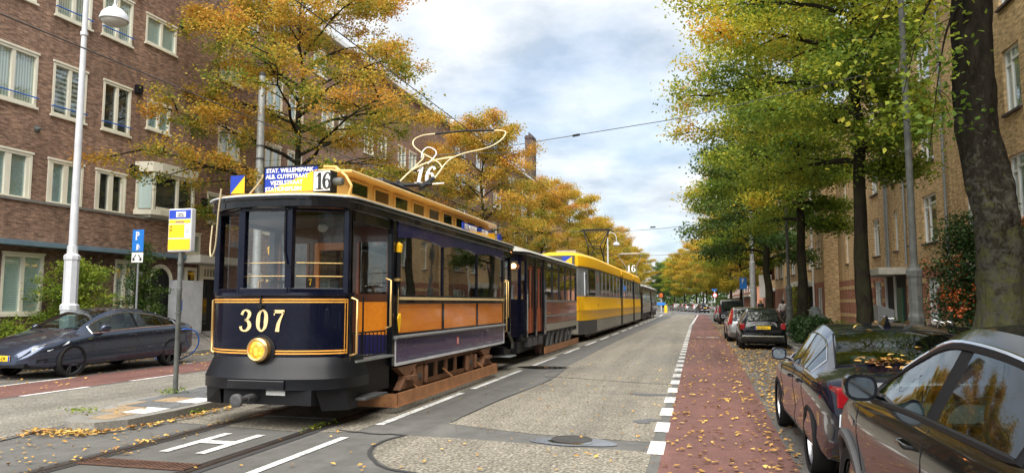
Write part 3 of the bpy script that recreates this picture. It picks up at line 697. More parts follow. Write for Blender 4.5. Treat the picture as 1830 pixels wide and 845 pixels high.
for w_ in wins: window(lb, w_[0], w_[2], w_[1]-w_[0], w_[3]-w_[2], w_[4], 'cream', 'pane', w_[5], bool(w_[6]), inset=.06)
b = MB(); b.box(0, .34, 8, 26.0, 3.62, 4.86); b.build('brick_balustrade', 'brick_left', lb)
b = MB(); b.box(-.001, .40, 7.95, 26.06, 4.86, 4.95); b.build('coping', 'kerb', lb)
b = MB(); b.box(.003, .5, 8, 26.1, 3.46, 3.62); b.build('blue_fascia', 'bluetrim', lb)
b = MB(); b.box(-10, 0, 8, 60, 0, .01) if False else None; b.box(-10, -.22, 8.003, 59.997, -.1, 17.15); b.build('building_core', 'brick_low', lb)
b = MB(); b.box(-.3, .45, 7.9, 60.1, 17.2, 17.5); b.build('roof_gutter', 'white', lb)
b = MB(); b.prism([(.35, 7.9, 17.5), (-5, 7.9, 20.2), (-10.3, 7.9, 17.5)], (0, 52.1, 0)); b.build('roof', 'rooftile', lb)
# dormer near the gutter
b = MB(); b.box(-1.4, .2, 30.6, 33.6, 15.6, 17.18); b.build('dormer', 'offwhite', lb)
b = MB(); b.box(.203, .23, 30.8, 31.7, 15.75, 16.95); b.box(.203, .23, 32.3, 33.4, 15.75, 16.95); b.build('dormer_window', 'darkglass', lb)
for k in range(9):
    y = 13.0+k*5.7
# bay window
b = MB()
def bayring(z, e=0):
    return [(0.0, 23.45-e, z), (.62+e, 23.62-e, z), (.75+e, 23.9, z), (.75+e, 25.9+e, z), (0.0, 26.25+e, z)]
P0, P1 = bayring(5.05, .06), bayring(5.25, .06); b.loft([P0, P1]); b.loft([bayring(6.72, .08), bayring(7.1, .08)])
for (xa, ya) in ((.02, 23.5), (.66, 23.66), (.70, 24.9), (.70, 25.85), (.02, 26.15)): b.box(xa-.04, xa+.05, ya-.05, ya+.06, 5.25, 6.72)
b.box(.66, .74, 23.8, 25.95, 5.25, 5.37); b.box(.66, .74, 23.8, 25.95, 6.6, 6.72); b.build('bay_window', 'cream', lb)
bb = kids(lb)[-1]
b = MB(); b.poly([(.68, 23.72, 5.3), (.68, 25.85, 5.3), (.68, 25.85, 6.65), (.68, 23.72, 6.65)]); b.poly([(.03, 23.5, 5.3), (.64, 23.64, 5.3), (.64, 23.64, 6.65), (.03, 23.5, 6.65)]); b.poly([(.03, 26.15, 5.3), (.68, 25.9, 5.3), (.68, 25.9, 6.65), (.03, 26.15, 6.65)]); b.build('pane', 'pane', bb)
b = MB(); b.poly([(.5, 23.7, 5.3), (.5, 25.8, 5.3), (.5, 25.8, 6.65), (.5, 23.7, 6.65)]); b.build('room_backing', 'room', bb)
b = MB(); b.poly([(.05, 23.56, 5.3), (.55, 23.68, 5.3), (.55, 23.68, 6.65), (.05, 23.56, 6.65)]); b.build('blind', 'blind_pale', bb)
b = MB(); b.box(0, .6, 23.6, 26.1, 4.95, 5.05); b.build('bay_base', 'offwhite', lb)
# vents
for y, z in ((22.95, 13.55), (25.55, 13.2), (27.9, 13.3), (23.15, 9.75), (23.1, 6.6), (28.6, 13.9), (27.3, 5.9)):
    b = MB(); b.box(.003, .16, y, y+.3, z, z+.33); b.build('wall_vent', 'black', lb, bevel=.01)
for y, z in ((19.0, 7.35), (26.2, 10.7)):
    b = MB(); b.lathe([(.12, 0), (.1, .05), (.04, .09), (.03, .2)], (0, y, z), 'x', 12); b.build('wire_anchor', 'iron', lb)
# arched doorway
b = MB(); cy, r0, r1, zt = 24.96, .54, .70, 2.5
pts0 = [(cy-r0, .38)]+[(cy-r0*math.cos(a), zt+r0*math.sin(a)) for a in np.linspace(0, math.pi, 13)]+[(cy+r0, .38)]
pts1 = [(cy-r1, .38)]+[(cy-r1*math.cos(a), zt+r1*math.sin(a)) for a in np.linspace(0, math.pi, 13)]+[(cy+r1, .38)]
for i in range(len(pts0)-1): b.prism([(.003, *pts0[i]), (.003, *pts0[i+1]), (.003, *pts1[i+1]), (.003, *pts1[i])], (.06, 0, 0))
b.build('arch_surround', 'cream', lb)
b = MB(); b.prism([(.004, *p) for p in pts0], (.012, 0, 0)); b.build('arched_door', 'black', lb)
# main entrance: canopy, cream frame, transom with slots, dark door
b = MB(); b.box(.003, 1.15, 25.9, 29.3, 3.3, 3.62); b.build('entrance_canopy', 'offwhite', lb, bevel=.015)
b = MB(); b.box(.003, .08, 27.3, 27.55, .42, 3.28); b.box(.003, .08, 28.65, 28.95, .42, 3.28); b.box(.003, .075, 27.55, 28.65, 2.68, 2.8); b.box(.003, .075, 27.55, 28.65, 3.12, 3.28)
for i in range(6): b.box(.003, .07, 27.55+i*.2, 27.62+i*.2, 2.8, 3.12)
b.build('door_frame', 'cream', lb)
b = MB(); b.box(-.15, -.1, 27.55, 28.65, .42, 3.1); b.build('entrance_door', 'black', lb)
eo = kids(lb)[-1]
b = MB(); b.box(-.1, -.09, 27.75, 28.05, .7, 2.4); b.build('pane', 'darkglass', eo); b = MB(); b.tube([(-.06, 28.5, 1.3), (-.06, 28.5, 1.55)], .015); b.build('handle', 'brass', eo)
b = MB(); b.box(.003, .09, 26.35, 27.1, 2.35, 3.15); b.build('side_window_frame', 'cream', lb); b = MB(); b.box(.09, .1, 26.52, 26.93, 2.5, 3.0); b.build('side_window', 'darkglass', lb)
b = MB(); b.box(.0, .9, 27.2, 29.0, .2, .41); b.build('door_step', 'kerb', lb, bevel=.01)
b = MB(); b.box(.003, .02, 24.0-.2, 24.0, 2.72, 2.88); b.build('house_number_plate', 'white', lb)
b = MB(); b.tube([(.08, 24.15, .3), (.08, 24.15, 2.5)], .035); b.tube([(.08, 26.2, .3), (.08, 26.2, 3.4)], .045); b.build('drainpipe', 'mgrey', lb)

# white meter cabinet against the wall
mc = thing('utility_cabinet', 'tall white utility cabinet standing between the arched doorway and the entrance door', 'cabinet', (LX+.35, 26.15, .37))
b = MB(); b.box(-.25, .25, -.75, .7, 0, 2.2); b.build('housing', 'lgrey', mc, bevel=.015)
b = MB(); b.box(.252, .265, -.7, -.06, .1, 2.1); b.box(.252, .265, -.02, .64, .1, 2.1); b.build('doors', 'lgrey', mc); b = MB(); b.box(.266, .27, -.7, -.55, .95, 1.4); b.build('blue_sticker', 'pblue', mc)

# ---------------- left: further blocks, mostly behind trees
fb = thing('mauve_brick_block', 'mauve brick apartment block with white windows beyond the brown one on the left', 'apartment block', (LX+.0, 60.2, 0))
hs = []; y = 1.6
while y < 42:
    for z, h in ((2.0, 1.7), (5.3, 1.7), (8.6, 1.7), (11.9, 1.7), (15.0, 1.5)): hs.append((y, y+1.3, z, z+h)); hs.append((y+1.7, y+3.0, z, z+h))
    y += 6.4
wall('brick_wall', fb, 0, 44, -.1, 17.6, hs, 'brick_far')
for i, h in enumerate(hs): window(fb, h[0], h[2], h[1]-h[0], h[3]-h[2], 'single', 'white', 'pane', ['curtain', 'room2'][i % 2], inset=.06)
b = MB(); b.box(-10, -.22, 0, 44, -.1, 17.5); b.build('building_core', 'brick_far', fb)
b = MB(); b.box(-.3, .4, 0, 44, 17.6, 17.85); b.build('roof_gutter', 'white', fb)
b = MB(); b.prism([(.3, 0, 17.85), (-5, 0, 20.6), (-10.3, 0, 17.85)], (0, 44, 0)); b.build('roof', 'rooftile', fb)
ch = MB(); ch.box(-1.0, .0, 33.5, 36.0, 17.0, 24.0); ch.box(-1.05, .05, 33.4, 36.1, 23.6, 23.8); ch.build('chimney', 'brick_dark', fb)
cp = MB()
for i in range(4): cp.lathe([(.12, 24.0), (.1, 24.45)], (-.5, 33.85+i*.6, 0), n=8)
cp.build('chimney_pot', 'dgrey', kids(fb)[-1])
for j, (ya, yb, hh, mt_, lab) in enumerate(((133, 190, 15.5, 'brick_left', 'distant brown brick block past the side street, left of the tramway'), (192, 260, 15, 'brick_far', 'farthest mauve brick block on the left, at the end of the street'))):
    o = thing('brick_house_row', lab, 'apartment block', (LX, ya, 0)); hs = []; y = 2
    while y < yb-ya-4:
        for z in (2, 5.3, 8.6, 11.9): hs.append((y, y+2.6, z, z+1.6))
        y += 5.8
    wall('brick_wall', o, 0, yb-ya, -.1, hh, hs, mt_)
    for h in hs: window(o, h[0], h[2], 2.6, 1.6, 'two', 'white', 'pane', 'room2', inset=.06, detail=False)
    b = MB(); b.box(-10, -.22, 0, yb-ya, -.1, hh); b.build('building_core', mt_, o); b = MB(); b.prism([(.3, 0, hh), (-5, 0, hh+2.5), (-10.3, 0, hh)], (0, yb-ya, 0)); b.build('roof', 'rooftile', o)

# ---------------- right: tan brick terrace. rotated 180 deg: local +x = world -x, local y = -world y
RX = 8.5
def rblock(name, label, x, ya, yb, H_, wl, upper, lower, zsplit=2.95, gh=None, base='brick_tan'):
    """wl: windows in world y: (y0,y1,z0,z1,style,blind)"""
    o = thing(name, label, 'apartment block', (x, 0, 0), math.pi)
    hs = [(-w_[1], -w_[0], w_[2], w_[3]) for w_ in wl]
    wall('upper_brick_wall', o, -yb, -ya, zsplit, H_, [h for h in hs if h[2] >= zsplit], upper)
    lo = [h for h in hs if h[2] < zsplit]
    wall('lower_brick_wall', o, -yb, -ya, -.1, zsplit, lo, lower)
    for w_, h in zip(wl, hs): window(o, h[0], h[2], h[1]-h[0], h[3]-h[2], w_[4], 'white', 'pane', w_[5], inset=.12, fw=.07, detail=w_[0] < 95, sillm='kerb' if False else 'brick_dark')
    b = MB(); b.box(-9, -.22, -yb+.003, -ya-.003, -.1, H_-.02); b.build('building_core', upper, o)
    return o
wl = []
for z, h in ((3.9, 1.8), (6.9, 1.8), (9.95, 1.75)):
    for (a, b_) in ((14.6, 15.8), (17.6, 19.2), (21.75, 22.85)): wl.append((a, b_, z, z+h, 'dutch', 'curtain'))
    wl.append((25.0, 26.3, z, z+h, 'dutch', 'room2'))
    wl.append((29.25, 30.95, z, z+h, 'dutch', 'room2')); wl.append((32.3, 32.9, z+.1, z+h-.3, 'single', 'curtain')); wl.append((34.6, 35.2, z, z+h, 'single', 'curtain'))
    wl.append((37.8, 39.2, z, z+h, 'dutch', 'room')); wl.append((41.9, 43.2, z, z+h, 'dutch', 'curtain')); wl.append((45.4, 46.0, z, z+h, 'single', 'room2'))
wl += [(22.0, 23.0, .9, 2.5, 'single', 'curtain'), (38.0, 39.4, .75, 2.7, 'dutch', 'frost'), (41.9, 43.0, .75, 2.7, 'dutch', 'curtain'), (29.3, 30.8, .85, 2.6, 'dutch', 'curtain'), (25.2, 26.4, .85, 2.6, 'dutch', 'curtain'), (17.6, 19, .9, 2.5, 'dutch', 'curtain')]
rb = rblock('tan_brick_terrace', 'tan brick terrace with white windows and red brick ground floor behind the near tree', RX, 9, 48.6, 12.75, wl, 'brick_tan', 'brick_red')
b = MB()   # tan banding on the red ground floor
for z in (.75, 1.75): b.box(.003, .014, -48.6, -35.6, z, z+.24); b.box(.003, .014, -33.4, -9, z, z+.24)
for h in [w_ for w_ in wl if w_[2] < 2]: pass
b = MB()
segs = []
lowh = sorted([(w_[0], w_[1]) for w_ in wl if w_[2] < 2]+[(33.6, 36.8)])
cur = 9
for a, c in lowh: segs.append((cur, a)); cur = c
segs.append((cur, 48.6))
for z in (.85, 1.65, 2.4):
    for a, c in segs: b = MB(); b.box(.003, .012, -c, -a, z, z+.2); b.build('tan_brick_band', 'brick_tan', rb)
b = MB(); b.box(.003, .12, -27.9, -9, 2.62, 2.95); b.build('concrete_band', 'offwhite', rb)
b = MB(); b.box(-.3, .4, -48.6, -9, 12.75, 13.0); b.build('roof_gutter', 'white', rb)
b = MB(); b.prism([(.3, -48.6, 13.0), (-4.5, -48.6, 15.8), (-9.3, -48.6, 13.0)], (0, 39.6, 0)); b.build('roof', 'rooftile', rb)
b = MB(); b.box(.003, 1.1, -37.3, -33.4, 2.83, 3.12); b.build('entrance_canopy', 'offwhite', rb, bevel=.015)
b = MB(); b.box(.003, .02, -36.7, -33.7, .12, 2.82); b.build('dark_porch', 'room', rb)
b = MB(); b.box(.02, .07, -35.0, -34.1, .12, 2.3); b.build('green_door', 'green', rb)
b = MB(); b.box(.02, .1, -35.3, -35.15, .12, 2.8); b.box(.02, .1, -36.85, -36.7, .12, 2.8); b.build('door_frame', 'white', rb)
for yy in (35.9, 36.25, 33.1, 27.9): b = MB(); b.tube([(.1, -yy, 3.2 if yy > 30 else .12), (.1, -yy, 12.7)], .05); b.build('drainpipe', 'mgrey', rb)
# window with red and white sign, projecting block
wl = []
for z, h in ((3.9, 1.75), (6.9, 1.75), (9.95, 1.75)):
    for (a, b_) in ((49.6, 50.4), (50.7, 51.5), (53.6, 55.0), (58.4, 59.7), (62.2, 64.6), (67, 68.4), (70.5, 73.5), (75, 77)): wl.append((a, b_, z, z+h, 'single' if b_-a < 1 else 'two', 'curtain'))
wl += [(49.6, 51.4, .8, 2.6, 'two', 'curtain'), (58.4, 60, .8, 2.6, 'two', 'curtain'), (64.5, 66, .8, 2.6, 'two', 'curtain'), (70.5, 72, .8, 2.6, 'two', 'curtain')]
rb2 = rblock('projecting_tan_block', 'tan brick block that steps forward beyond the long terrace, with a sign in one window', 7.65, 48.65, 78, 12.9, wl, 'brick_tan', 'brick_red')
b = MB(); b.box(-.3, .4, -78, -48.6, 12.9, 13.15); b.build('roof_gutter', 'white', rb2)
b = MB(); b.prism([(.3, -78, 13.15), (-4.5, -78, 16), (-9.3, -78, 13.15)], (0, 29.4, 0)); b.build('roof', 'rooftile', rb2)
b = MB(); b.box(.003, 1.0, -57.6, -52.4, 2.75, 3.1); b.build('entrance_canopy', 'offwhite', rb2, bevel=.015)
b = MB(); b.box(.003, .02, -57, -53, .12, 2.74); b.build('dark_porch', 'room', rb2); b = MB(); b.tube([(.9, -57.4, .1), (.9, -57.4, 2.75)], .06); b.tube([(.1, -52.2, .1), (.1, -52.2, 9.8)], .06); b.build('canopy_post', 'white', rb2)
b = MB(); b.box(-.85, -.003, -48.6, -48.5, -.1, 12.9); b.build('end_wall', 'brick_tan', rb2)
b = MB(); b.box(.02, .05, -60.1, -58.3, 3.55, 4.0); b.build('sale_sign', 'signwhite', rb2); so = kids(rb2)[-1]; b = MB(); b.box(.051, .056, -60.1, -58.3, 4.0, 4.4); b.build('red_panel', 'signred', so); b = MB(); b.box(.051, .056, -60.1, -58.3, 4.4, 4.7); b.build('dark_panel', 'routeblue', so)
# balcony corner
bc = thing('balcony_block', 'tan brick corner block with stacked white edged balconies above a dark shopfront', 'apartment block', (8.0, 0, 0), math.pi)
b = MB(); b.box(-9, -1.3, -92, -78.1, -.1, 12.5); b.build('brick_wall', 'brick_red', bc)
for z in (2.9, 5.9, 8.9): b = MB(); b.box(-1.28, .3, -92, -78.1, z, z+.22); b.build('balcony_slab', 'white', bc); b = MB(); b.box(.12, .2, -92, -78.1, z+.22, z+1.1); b.box(-1.28, .12, -78.2, -78.1, z+.22, z+1.1); b.build('balcony_parapet', 'brick_tan', bc)
for z in (3.2, 6.2, 9.2):
    for y in (79.5, 84, 88): b = MB(); b.box(-1.297, -1.24, -y-2.4, -y, z, z+2.1); b.build('balcony_door', 'white', bc); d = kids(bc)[-1]; b = MB(); b.box(-1.238, -1.23, -y-1.1, -y-.1, z+.1, z+2.0); b.box(-1.238, -1.23, -y-2.3, -y-1.3, z+.1, z+2.0); b.build('pane', 'darkglass', d)
b = MB(); b.box(-1.297, -.9, -91, -79, .1, 2.6); b.build('shopfront', 'dgrey', bc)
b = MB(); b.box(-.89, -.87, -84, -79.5, .6, 2.3); b.box(-.89, -.87, -90, -85, .6, 2.3); b.build('shop_window', 'darkglass', bc)
# red brick block, many bays
wl = []; y = 94.0
while y < 100: wl += [(y, y+2.2, z, z+1.6, 'two', 'curtain') for z in (3.9, 6.9, 9.9)]; y += 3.4
rb3 = rblock('red_brick_block', 'short red brick block with white windows before the side street on the right', 8.5, 92.1, 103, 12.9, wl, 'brick_red', 'brick_red')
wl = []; y = 131.5
while y < 232: wl += [(y, y+3.4, z, z+1.9, 'three', 'curtain') for z in (3.6, 6.9, 10.2)]; y += 5.2
rb4 = rblock('red_brick_row', 'long red brick row with white window bands far down the right side of the street', 9.5, 130, 236, 14.2, wl, 'brick_red', 'brick_red')
b = MB(); b.box(.003, .9, -236, -130, 2.7, 3.0); b.build('shop_awning', 'offwhite', rb4)
b = MB(); b.box(-.3, .4, -236, -130, 14.2, 14.5); b.build('roof_gutter', 'white', rb4)
# houses behind the camera, seen only in reflections
wl = []; y = -38.0
while y < 6: wl += [(y, y+1.6, z, z+1.8, 'two', 'curtain') for z in (.8, 3.9, 6.9)]; y += 3.6
rb5 = rblock('tan_terrace_end', 'nearer end of the tan brick terrace beside and behind the viewer, outside the photo', RX, -40, 8.9, 12.75, wl, 'brick_tan', 'brick_red')
# ================================================================ TRAM 307
T1 = thing('vintage_tram', 'vintage dark blue and varnished wood tram car numbered 307 with lit round headlamp', 'tram', (-5.64, 8.66, 0))
HW = 1.09
def plan(d=0., ylen=1.9, fac=False):
    """half plan of the front, from centre to side (x>=0), offset outwards by d"""
    if fac: P = [(0, 0), (.36, .0), (.40, .012), (1.0, .42), (1.04, .5), (1.045, ylen)]
    else: P = catmull([(0, 0), (.36, .015), (.7, .12), (.93, .3), (1.035, .56), (1.045, ylen)], 5)
    out = []
    for i, p in enumerate(P):
        a = P[max(i-1, 0)]; b = P[min(i+1, len(P)-1)]
        tx, ty = b[0]-a[0], b[1]-a[1]; l = math.hypot(tx, ty) or 1
        nx, ny = ty/l, -tx/l
        if i == 0: nx, ny = 0, -1
        out.append((p[0]+nx*d, p[1]+ny*d))
    return out
def ringpts(P, z): return [(-x, y, z) for x, y in P[::-1]]+[(x, y, z) for x, y in P[1:]]
def fullring(P, z, yend): return ringpts(P, z)+[(P[-1][0], yend, z), (-P[-1][0], yend, z)]
LEN = 9.75   # overall length, rear end mirrored
def mirrored(mb, L=LEN):
    """append copy turned round for the rear end"""
    v = list(mb.v); f = list(mb.f); mi = list(mb.mi); b = len(v)
    mb.v += [(-x, L-y, z) for x, y, z in v]; mb.f += [tuple(b+i for i in q) for q in f]; mb.mi += mi; return mb
def both(mb, name, mat, parent, L=LEN, **k):
    o = mb.build(name, mat, parent, **k)
    m2 = MB(); m2.v = [(-x, L-y, z) for x, y, z in mb.v]; m2.f = list(mb.f); m2.mi = list(mb.mi); m2.build(name, mat, parent, **k); return o
# dash panels
b = MB(); rings = [ringpts(plan(d), z) for d, z in ((-.05, 1.80), (0.02, 1.80), (.025, 1.76), (0, 1.74), (0, .94), (-.05, .94))]
P_ = [[(x, y, z) for x, y, z in r if y <= .62] for r in rings]; b.loft(P_, open_ring=True)
b.build('dash_panel', 'navy', T1, smooth=35); dash = kids(T1)[-1]
# gold lines following the dash
def dashline(mb, z0, z1, ymax=.5, xmin=-9, xmax=9, d=.006):
    r0 = [p for p in ringpts(plan(d), z0) if p[1] <= ymax and xmin <= p[0] <= xmax]; r1 = [p for p in ringpts(plan(d), z1) if p[1] <= ymax and xmin <= p[0] <= xmax]
    mb.loft([r0, r1], open_ring=True)
b = MB()
for z in (1.665, 1.70): dashline(b, z, z+.018)
for z in (.985, 1.02): dashline(b, z, z+.018)
for s in (-1, 1):
    for i in (0, 1):
        q = plan(.006); q = [p for p in q if p[1] <= .5][-1]; x = s*q[0]; yy = q[1]-.0-i*.035
        pp = [p for p in plan(.007) if p[1] <= .5]; e1 = pp[-1]; e0 = pp[-2]; dv = Vector((e0[0]-e1[0], e0[1]-e1[1])); dv.normalize()
        a0 = (e1[0]+dv.x*i*.05, e1[1]+dv.y*i*.05); a1 = (a0[0]+dv.x*.018, a0[1]+dv.y*.018)
        b.poly([(s*a0[0], a0[1], .985), (s*a1[0], a1[1], .985), (s*a1[0], a1[1], 1.718), (s*a0[0], a0[1], 1.718)])
b.build('gold_lining', 'gold', dash)
b = MB(); digits(b, '307', lambda u, v, d: (-.345+u, -.004-d, 1.28+v), .295, .006, adv=.84, shear=.06); b.build('number_307', 'numgold', dash)
b = MB(); b.lathe([(0, -.05), (.035, -.05), (.04, -.02), (.055, 0)], (-.02, .0, 1.62), 'y', 14); b.tube([(-.02, -.03, 1.66), (-.02, -.02, 1.74)], .012); b.build('socket', 'black', dash)
# headlamp
hl = MB(); hl.lathe([(.125, .0), (.155, -.02), (.158, -.10), (.135, -.125), (.118, -.12), (.118, -.10)], (0, 0, 1.045), 'y', 32, cap=False); hl.build('headlamp', 'brass', T1, smooth=40); ho = kids(T1)[-1]
b = MB(); b.lathe([(.12, -.102), (.09, -.118), (.05, -.127), (.0, -.13)], (0, 0, 1.045), 'y', 32, cap=False); b.build('lens', 'lampglow', ho, smooth=60)
b = MB(); b.lathe([(.19, .02), (.2, -.012), (.15, -.02)], (.012, 0, 1.04), 'y', 30); b.build('lamp_housing', 'black', ho, smooth=40)
# apron / fender, flared
def fend(mb):
    prof = ((.0, .945), (.012, .93), (.055, .82), (.105, .70), (.118, .67), (.112, .655), (.112, .53), (.07, .515), (.02, .515), (.0, .60))
    ends = []
    for d, z in prof:
        q = plan(d, 1.0); q = [p for p in q if p[1] <= .72]+[(q[-1][0]+0.0, .85)]
        ends.append(ringpts(q, z))
    mb.loft(ends, open_ring=True); return mb
both(fend(MB()), 'apron', 'fender', T1, smooth=38)
b = MB(); b.box(-.42, .42, -.128, -.05, .535, .655); b.build('buffer_beam', 'blackgloss', T1, bevel=.01)
b = MB()   # below-apron boxes, coupling drawbar
b.box(-1.0, 1.0, .35, .95, .30, .56); b.prism([(-.98, .22, .53), (-.66, .06, .53), (-.7, .16, .30), (-1.0, .26, .30)], (0, .3, 0)); b.prism([(.74, .10, .53), (1.06, .35, .53), (1.08, .40, .24), (.8, .2, .24)], (0, .3, 0)); b.box(-.55, .75, .0, .4, .33, .53)
both(b, 'platform_underframe', 'black', T1)
b = MB(); b.tube([(-.06, .3, .43), (-.06, -.22, .43)], [.05, .05]); b.lathe([(.045, -.40), (.045, -.36), (.035, -.33), (.035, -.22)], (-.06, 0, .43), 'y', 16); b.lathe([(.03, -.455), (.055, -.46), (.085, -.445), (.085, -.40), (.05, -.38)], (-.06, 0, .43), 'y', 18)
b.build('coupler', 'dgrey', T1, smooth=50)
b = MB(); b.box(.10, .38, -.02, -.01, .455, .51); b.build('white_tag_plate', 'white', T1)
# floor
b = MB(); b.slab([(-p[0], p[1]) for p in plan(-.04)][::-1]+[(p[0], p[1]) for p in plan(-.04)][1:]+[(1.0, 8.3), (-1.0, 8.3)], .80, .86); b.box(-1.0, 1.0, 8.2, 9.2, .8, .86); b.build('floor', 'darkwood', T1)
# front + rear posts and windscreens (facets)
FA, FB, FC = (-.36, .015), (.36, .015), (1.02, .46)
b = MB()
def post(mb, x, y, s=.05, z0=1.78, z1=2.98): mb.box(x-s, x+s, y-.02, y+.075, z0, z1)
post(b, -.36, .02, .05); post(b, .36, .02, .05); b.box(-1.05, -.97, .38, .50, 1.78, 2.98); b.box(.97, 1.05, .38, .50, 1.78, 2.98)
# rails top and bottom of every facet
for (p, q) in ((FA, FB), ((.36, .015), (1.02, .44)), ((-.36, .015), (-1.02, .44))):
    d = Vector((q[0]-p[0], q[1]-p[1])); n = Vector((d.y, -d.x)).normalized()*.03
    if n.y > 0: n = -n
    for z0, z1 in ((1.79, 1.86), (2.90, 2.99)):
        b.prism([(p[0]+n.x, p[1]+n.y, z0), (q[0]+n.x, q[1]+n.y, z0), (q[0]-n.x, q[1]-n.y+.03, z0), (p[0]-n.x, p[1]-n.y+.03, z0)], (0, 0, z1-z0))
both(b, 'end_window_frame', 'navy', T1, bevel=.008)
for name, (p, q) in (('windscreen', (FA, FB)), ('windscreen', ((.41, .06), (.98, .43))), ('windscreen', ((-.41, .06), (-.98, .43)))):
    for rear in (0, 1):
        b = MB(); b.poly([(p[0], p[1]+.03, 1.84), (q[0], q[1]+.03, 1.84), (q[0], q[1]+.03, 2.92), (p[0], p[1]+.03, 2.92)])
        if rear: b.v = [(-x, LEN-y, z) for x, y, z in b.v]
        b.build(name, 'frontglass', T1)
# brass rails behind the windscreen, handbrake column
b = MB()
for z in (2.02, 2.20): b.tube([(-.33, .07, z), (.33, .07, z)], .007, 6); b.tube([(.42, .11, z), (.97, .47, z)], .007, 6)
b.build('window_bars', 'brass', T1)
b = MB(); b.tube([(.0, .42, .86), (.0, .42, 1.95)], .03); b.lathe([(.16, 1.93), (.19, 1.95), (.16, 1.97)], (0, .42, 0), n=20); b.box(-.34, -.04, .3, .62, .86, 1.86); b.tube([(-.19, .46, 1.86), (-.19, .46, 1.93)], .02); b.tube([(-.19, .46, 1.93), (-.02, .36, 1.93)], .018); b.build('controller', 'blackgloss', T1)
b = MB(); b.box(.46, .60, .30, .31, 1.87, 2.01); b.build('running_number_plate', 'signblack', T1)
b = MB(); digits(b, '7', lambda u, v, d: (.50+u, .298-d, 1.90+v), .09, .004); b.build('number_7', 'signyellow', kids(T1)[-1])
b = MB(); b.tube([(.31, -.012, 2.97), (.315, -.02, 2.35), (.35, -.03, 2.16), (.42, -.03, 2.15)], .012, 6); b.build('wiper_handle', 'black', T1)
# roof canopy: navy band with overhang along whole car
def outline(d, z, rear=True):
    q = [p for p in plan(d)]; f = ringpts(q, z)
    return f+[(-x, LEN-y, z) for x, y, z in f]
def loop(mb, prof, cap=True):
    rings = [outline(d, z) for d, z in prof]; mb.loft(rings, cap=cap); return mb
loop(MB(), ((-.06, 2.93), (.05, 2.93), (.085, 2.95), (.09, 3.03), (.11, 3.05), (.11, 3.10), (.06, 3.12), (-.02, 3.135))).build('roof_canopy', 'blackgloss', T1, smooth=35)
loop(MB(), ((.112, 3.085), (.122, 3.09), (.122, 3.106), (.10, 3.112), (.05, 3.122)), False).build('canopy_edge_trim', 'lgrey', T1)
loop(MB(), ((.10, 3.114), (.05, 3.135), (-.2, 3.15), (-.45, 3.16)), True).build('lower_roof', 'yellowroof', T1, smooth=40)
# clerestory
b = MB(); Y0, Y1 = 1.05, 9.0
def cl(hw, z, a, c): return [(-hw, a, z), (hw, a, z), (hw, c, z), (-hw, c, z)]
b.loft([[(-.60, Y0+.15, 3.18), (-.42, Y0-.1, 3.18), (.42, Y0-.1, 3.18), (.60, Y0+.15, 3.18), (.60, Y1-.15, 3.18), (.42, Y1+.1, 3.18), (-.42, Y1+.1, 3.18), (-.60, Y1-.15, 3.18)],
        [(-.60, Y0+.15, 3.56), (-.42, Y0-.1, 3.50), (.42, Y0-.1, 3.50), (.60, Y0+.15, 3.56), (.60, Y1-.15, 3.56), (.42, Y1+.1, 3.5), (-.42, Y1+.1, 3.5), (-.60, Y1-.15, 3.56)]])
b.build('clerestory', 'yellowroof', T1); clo = kids(T1)[-1]
b = MB()
def clr(e, z, c=0.): return [(-.60-e, Y0+.12-e, z), (-.42, Y0-.15-e, z-c), (.42, Y0-.15-e, z-c), (.60+e, Y0+.12-e, z), (.60+e, Y1-.1+e, z), (.42, Y1+.15+e, z-c), (-.42, Y1+.15+e, z-c), (-.60-e, Y1-.1+e, z)]
b.loft([clr(.02, 3.55, .03), clr(.13, 3.56, .03), clr(.15, 3.575, .03), clr(.15, 3.60, .03), clr(.13, 3.62, .03), clr(.06, 3.63, .03), clr(-.1, 3.67, .03), clr(-.3, 3.69, .03)]); b.build('clerestory_roof', 'yellowroof', T1, smooth=35)
for s in (-1, 1):
    y = 1.25
    while y < 8.6:
        b = MB(); x = s*.603
        b.box(x, x+s*.025, y, y+.62, 3.27, 3.30); b.box(x, x+s*.025, y, y+.62, 3.49, 3.52); b.box(x, x+s*.025, y, y+.03, 3.30, 3.49); b.box(x, x+s*.025, y+.59, y+.62, 3.30, 3.49)
        b.build('clerestory_frame', 'yellowroof', T1); fo = kids(T1)[-1]
        b = MB(); b.box(x, x+s*.008, y+.03, y+.59, 3.30, 3.49); b.build('pane', 'darkwood' if random.random() < .6 else 'darkglass', fo); y += .82
b = MB()
for y in (2.1, 3.2, 4.9): b.lathe([(.09, 3.66), (.12, 3.69), (.05, 3.74)], (.35, y, 0), n=14); b.lathe([(.09, 3.66), (.12, 3.69), (.05, 3.74)], (-.35, y, 0), n=14)
b.tube([(.75, .9, 3.16), (.82, .88, 3.35), (.72, .9, 3.5), (.5, 1.0, 3.66), (.2, 1.2, 3.72)], .02, 8); b.tube([(.74, 1.0, 3.2), (.78, 3.0, 3.22), (.78, 8.5, 3.22)], .02, 6); b.build('roof_conduit', 'yellowroof', T1, smooth=40)
b = MB(); b.box(-.35, .35, 3.0, 4.4, 3.68, 3.82)
for i in range(14): b.box(-.3, .3, 3.1+i*.09, 3.14+i*.09, 3.82, 3.86)
b.tube([(.3, 8.9, 3.3), (.34, 9.4, 3.3)], .13, 12); b.box(.15, .55, 8.9, 9.3, 3.18, 3.45); b.build('roof_gear', 'dgrey', T1)
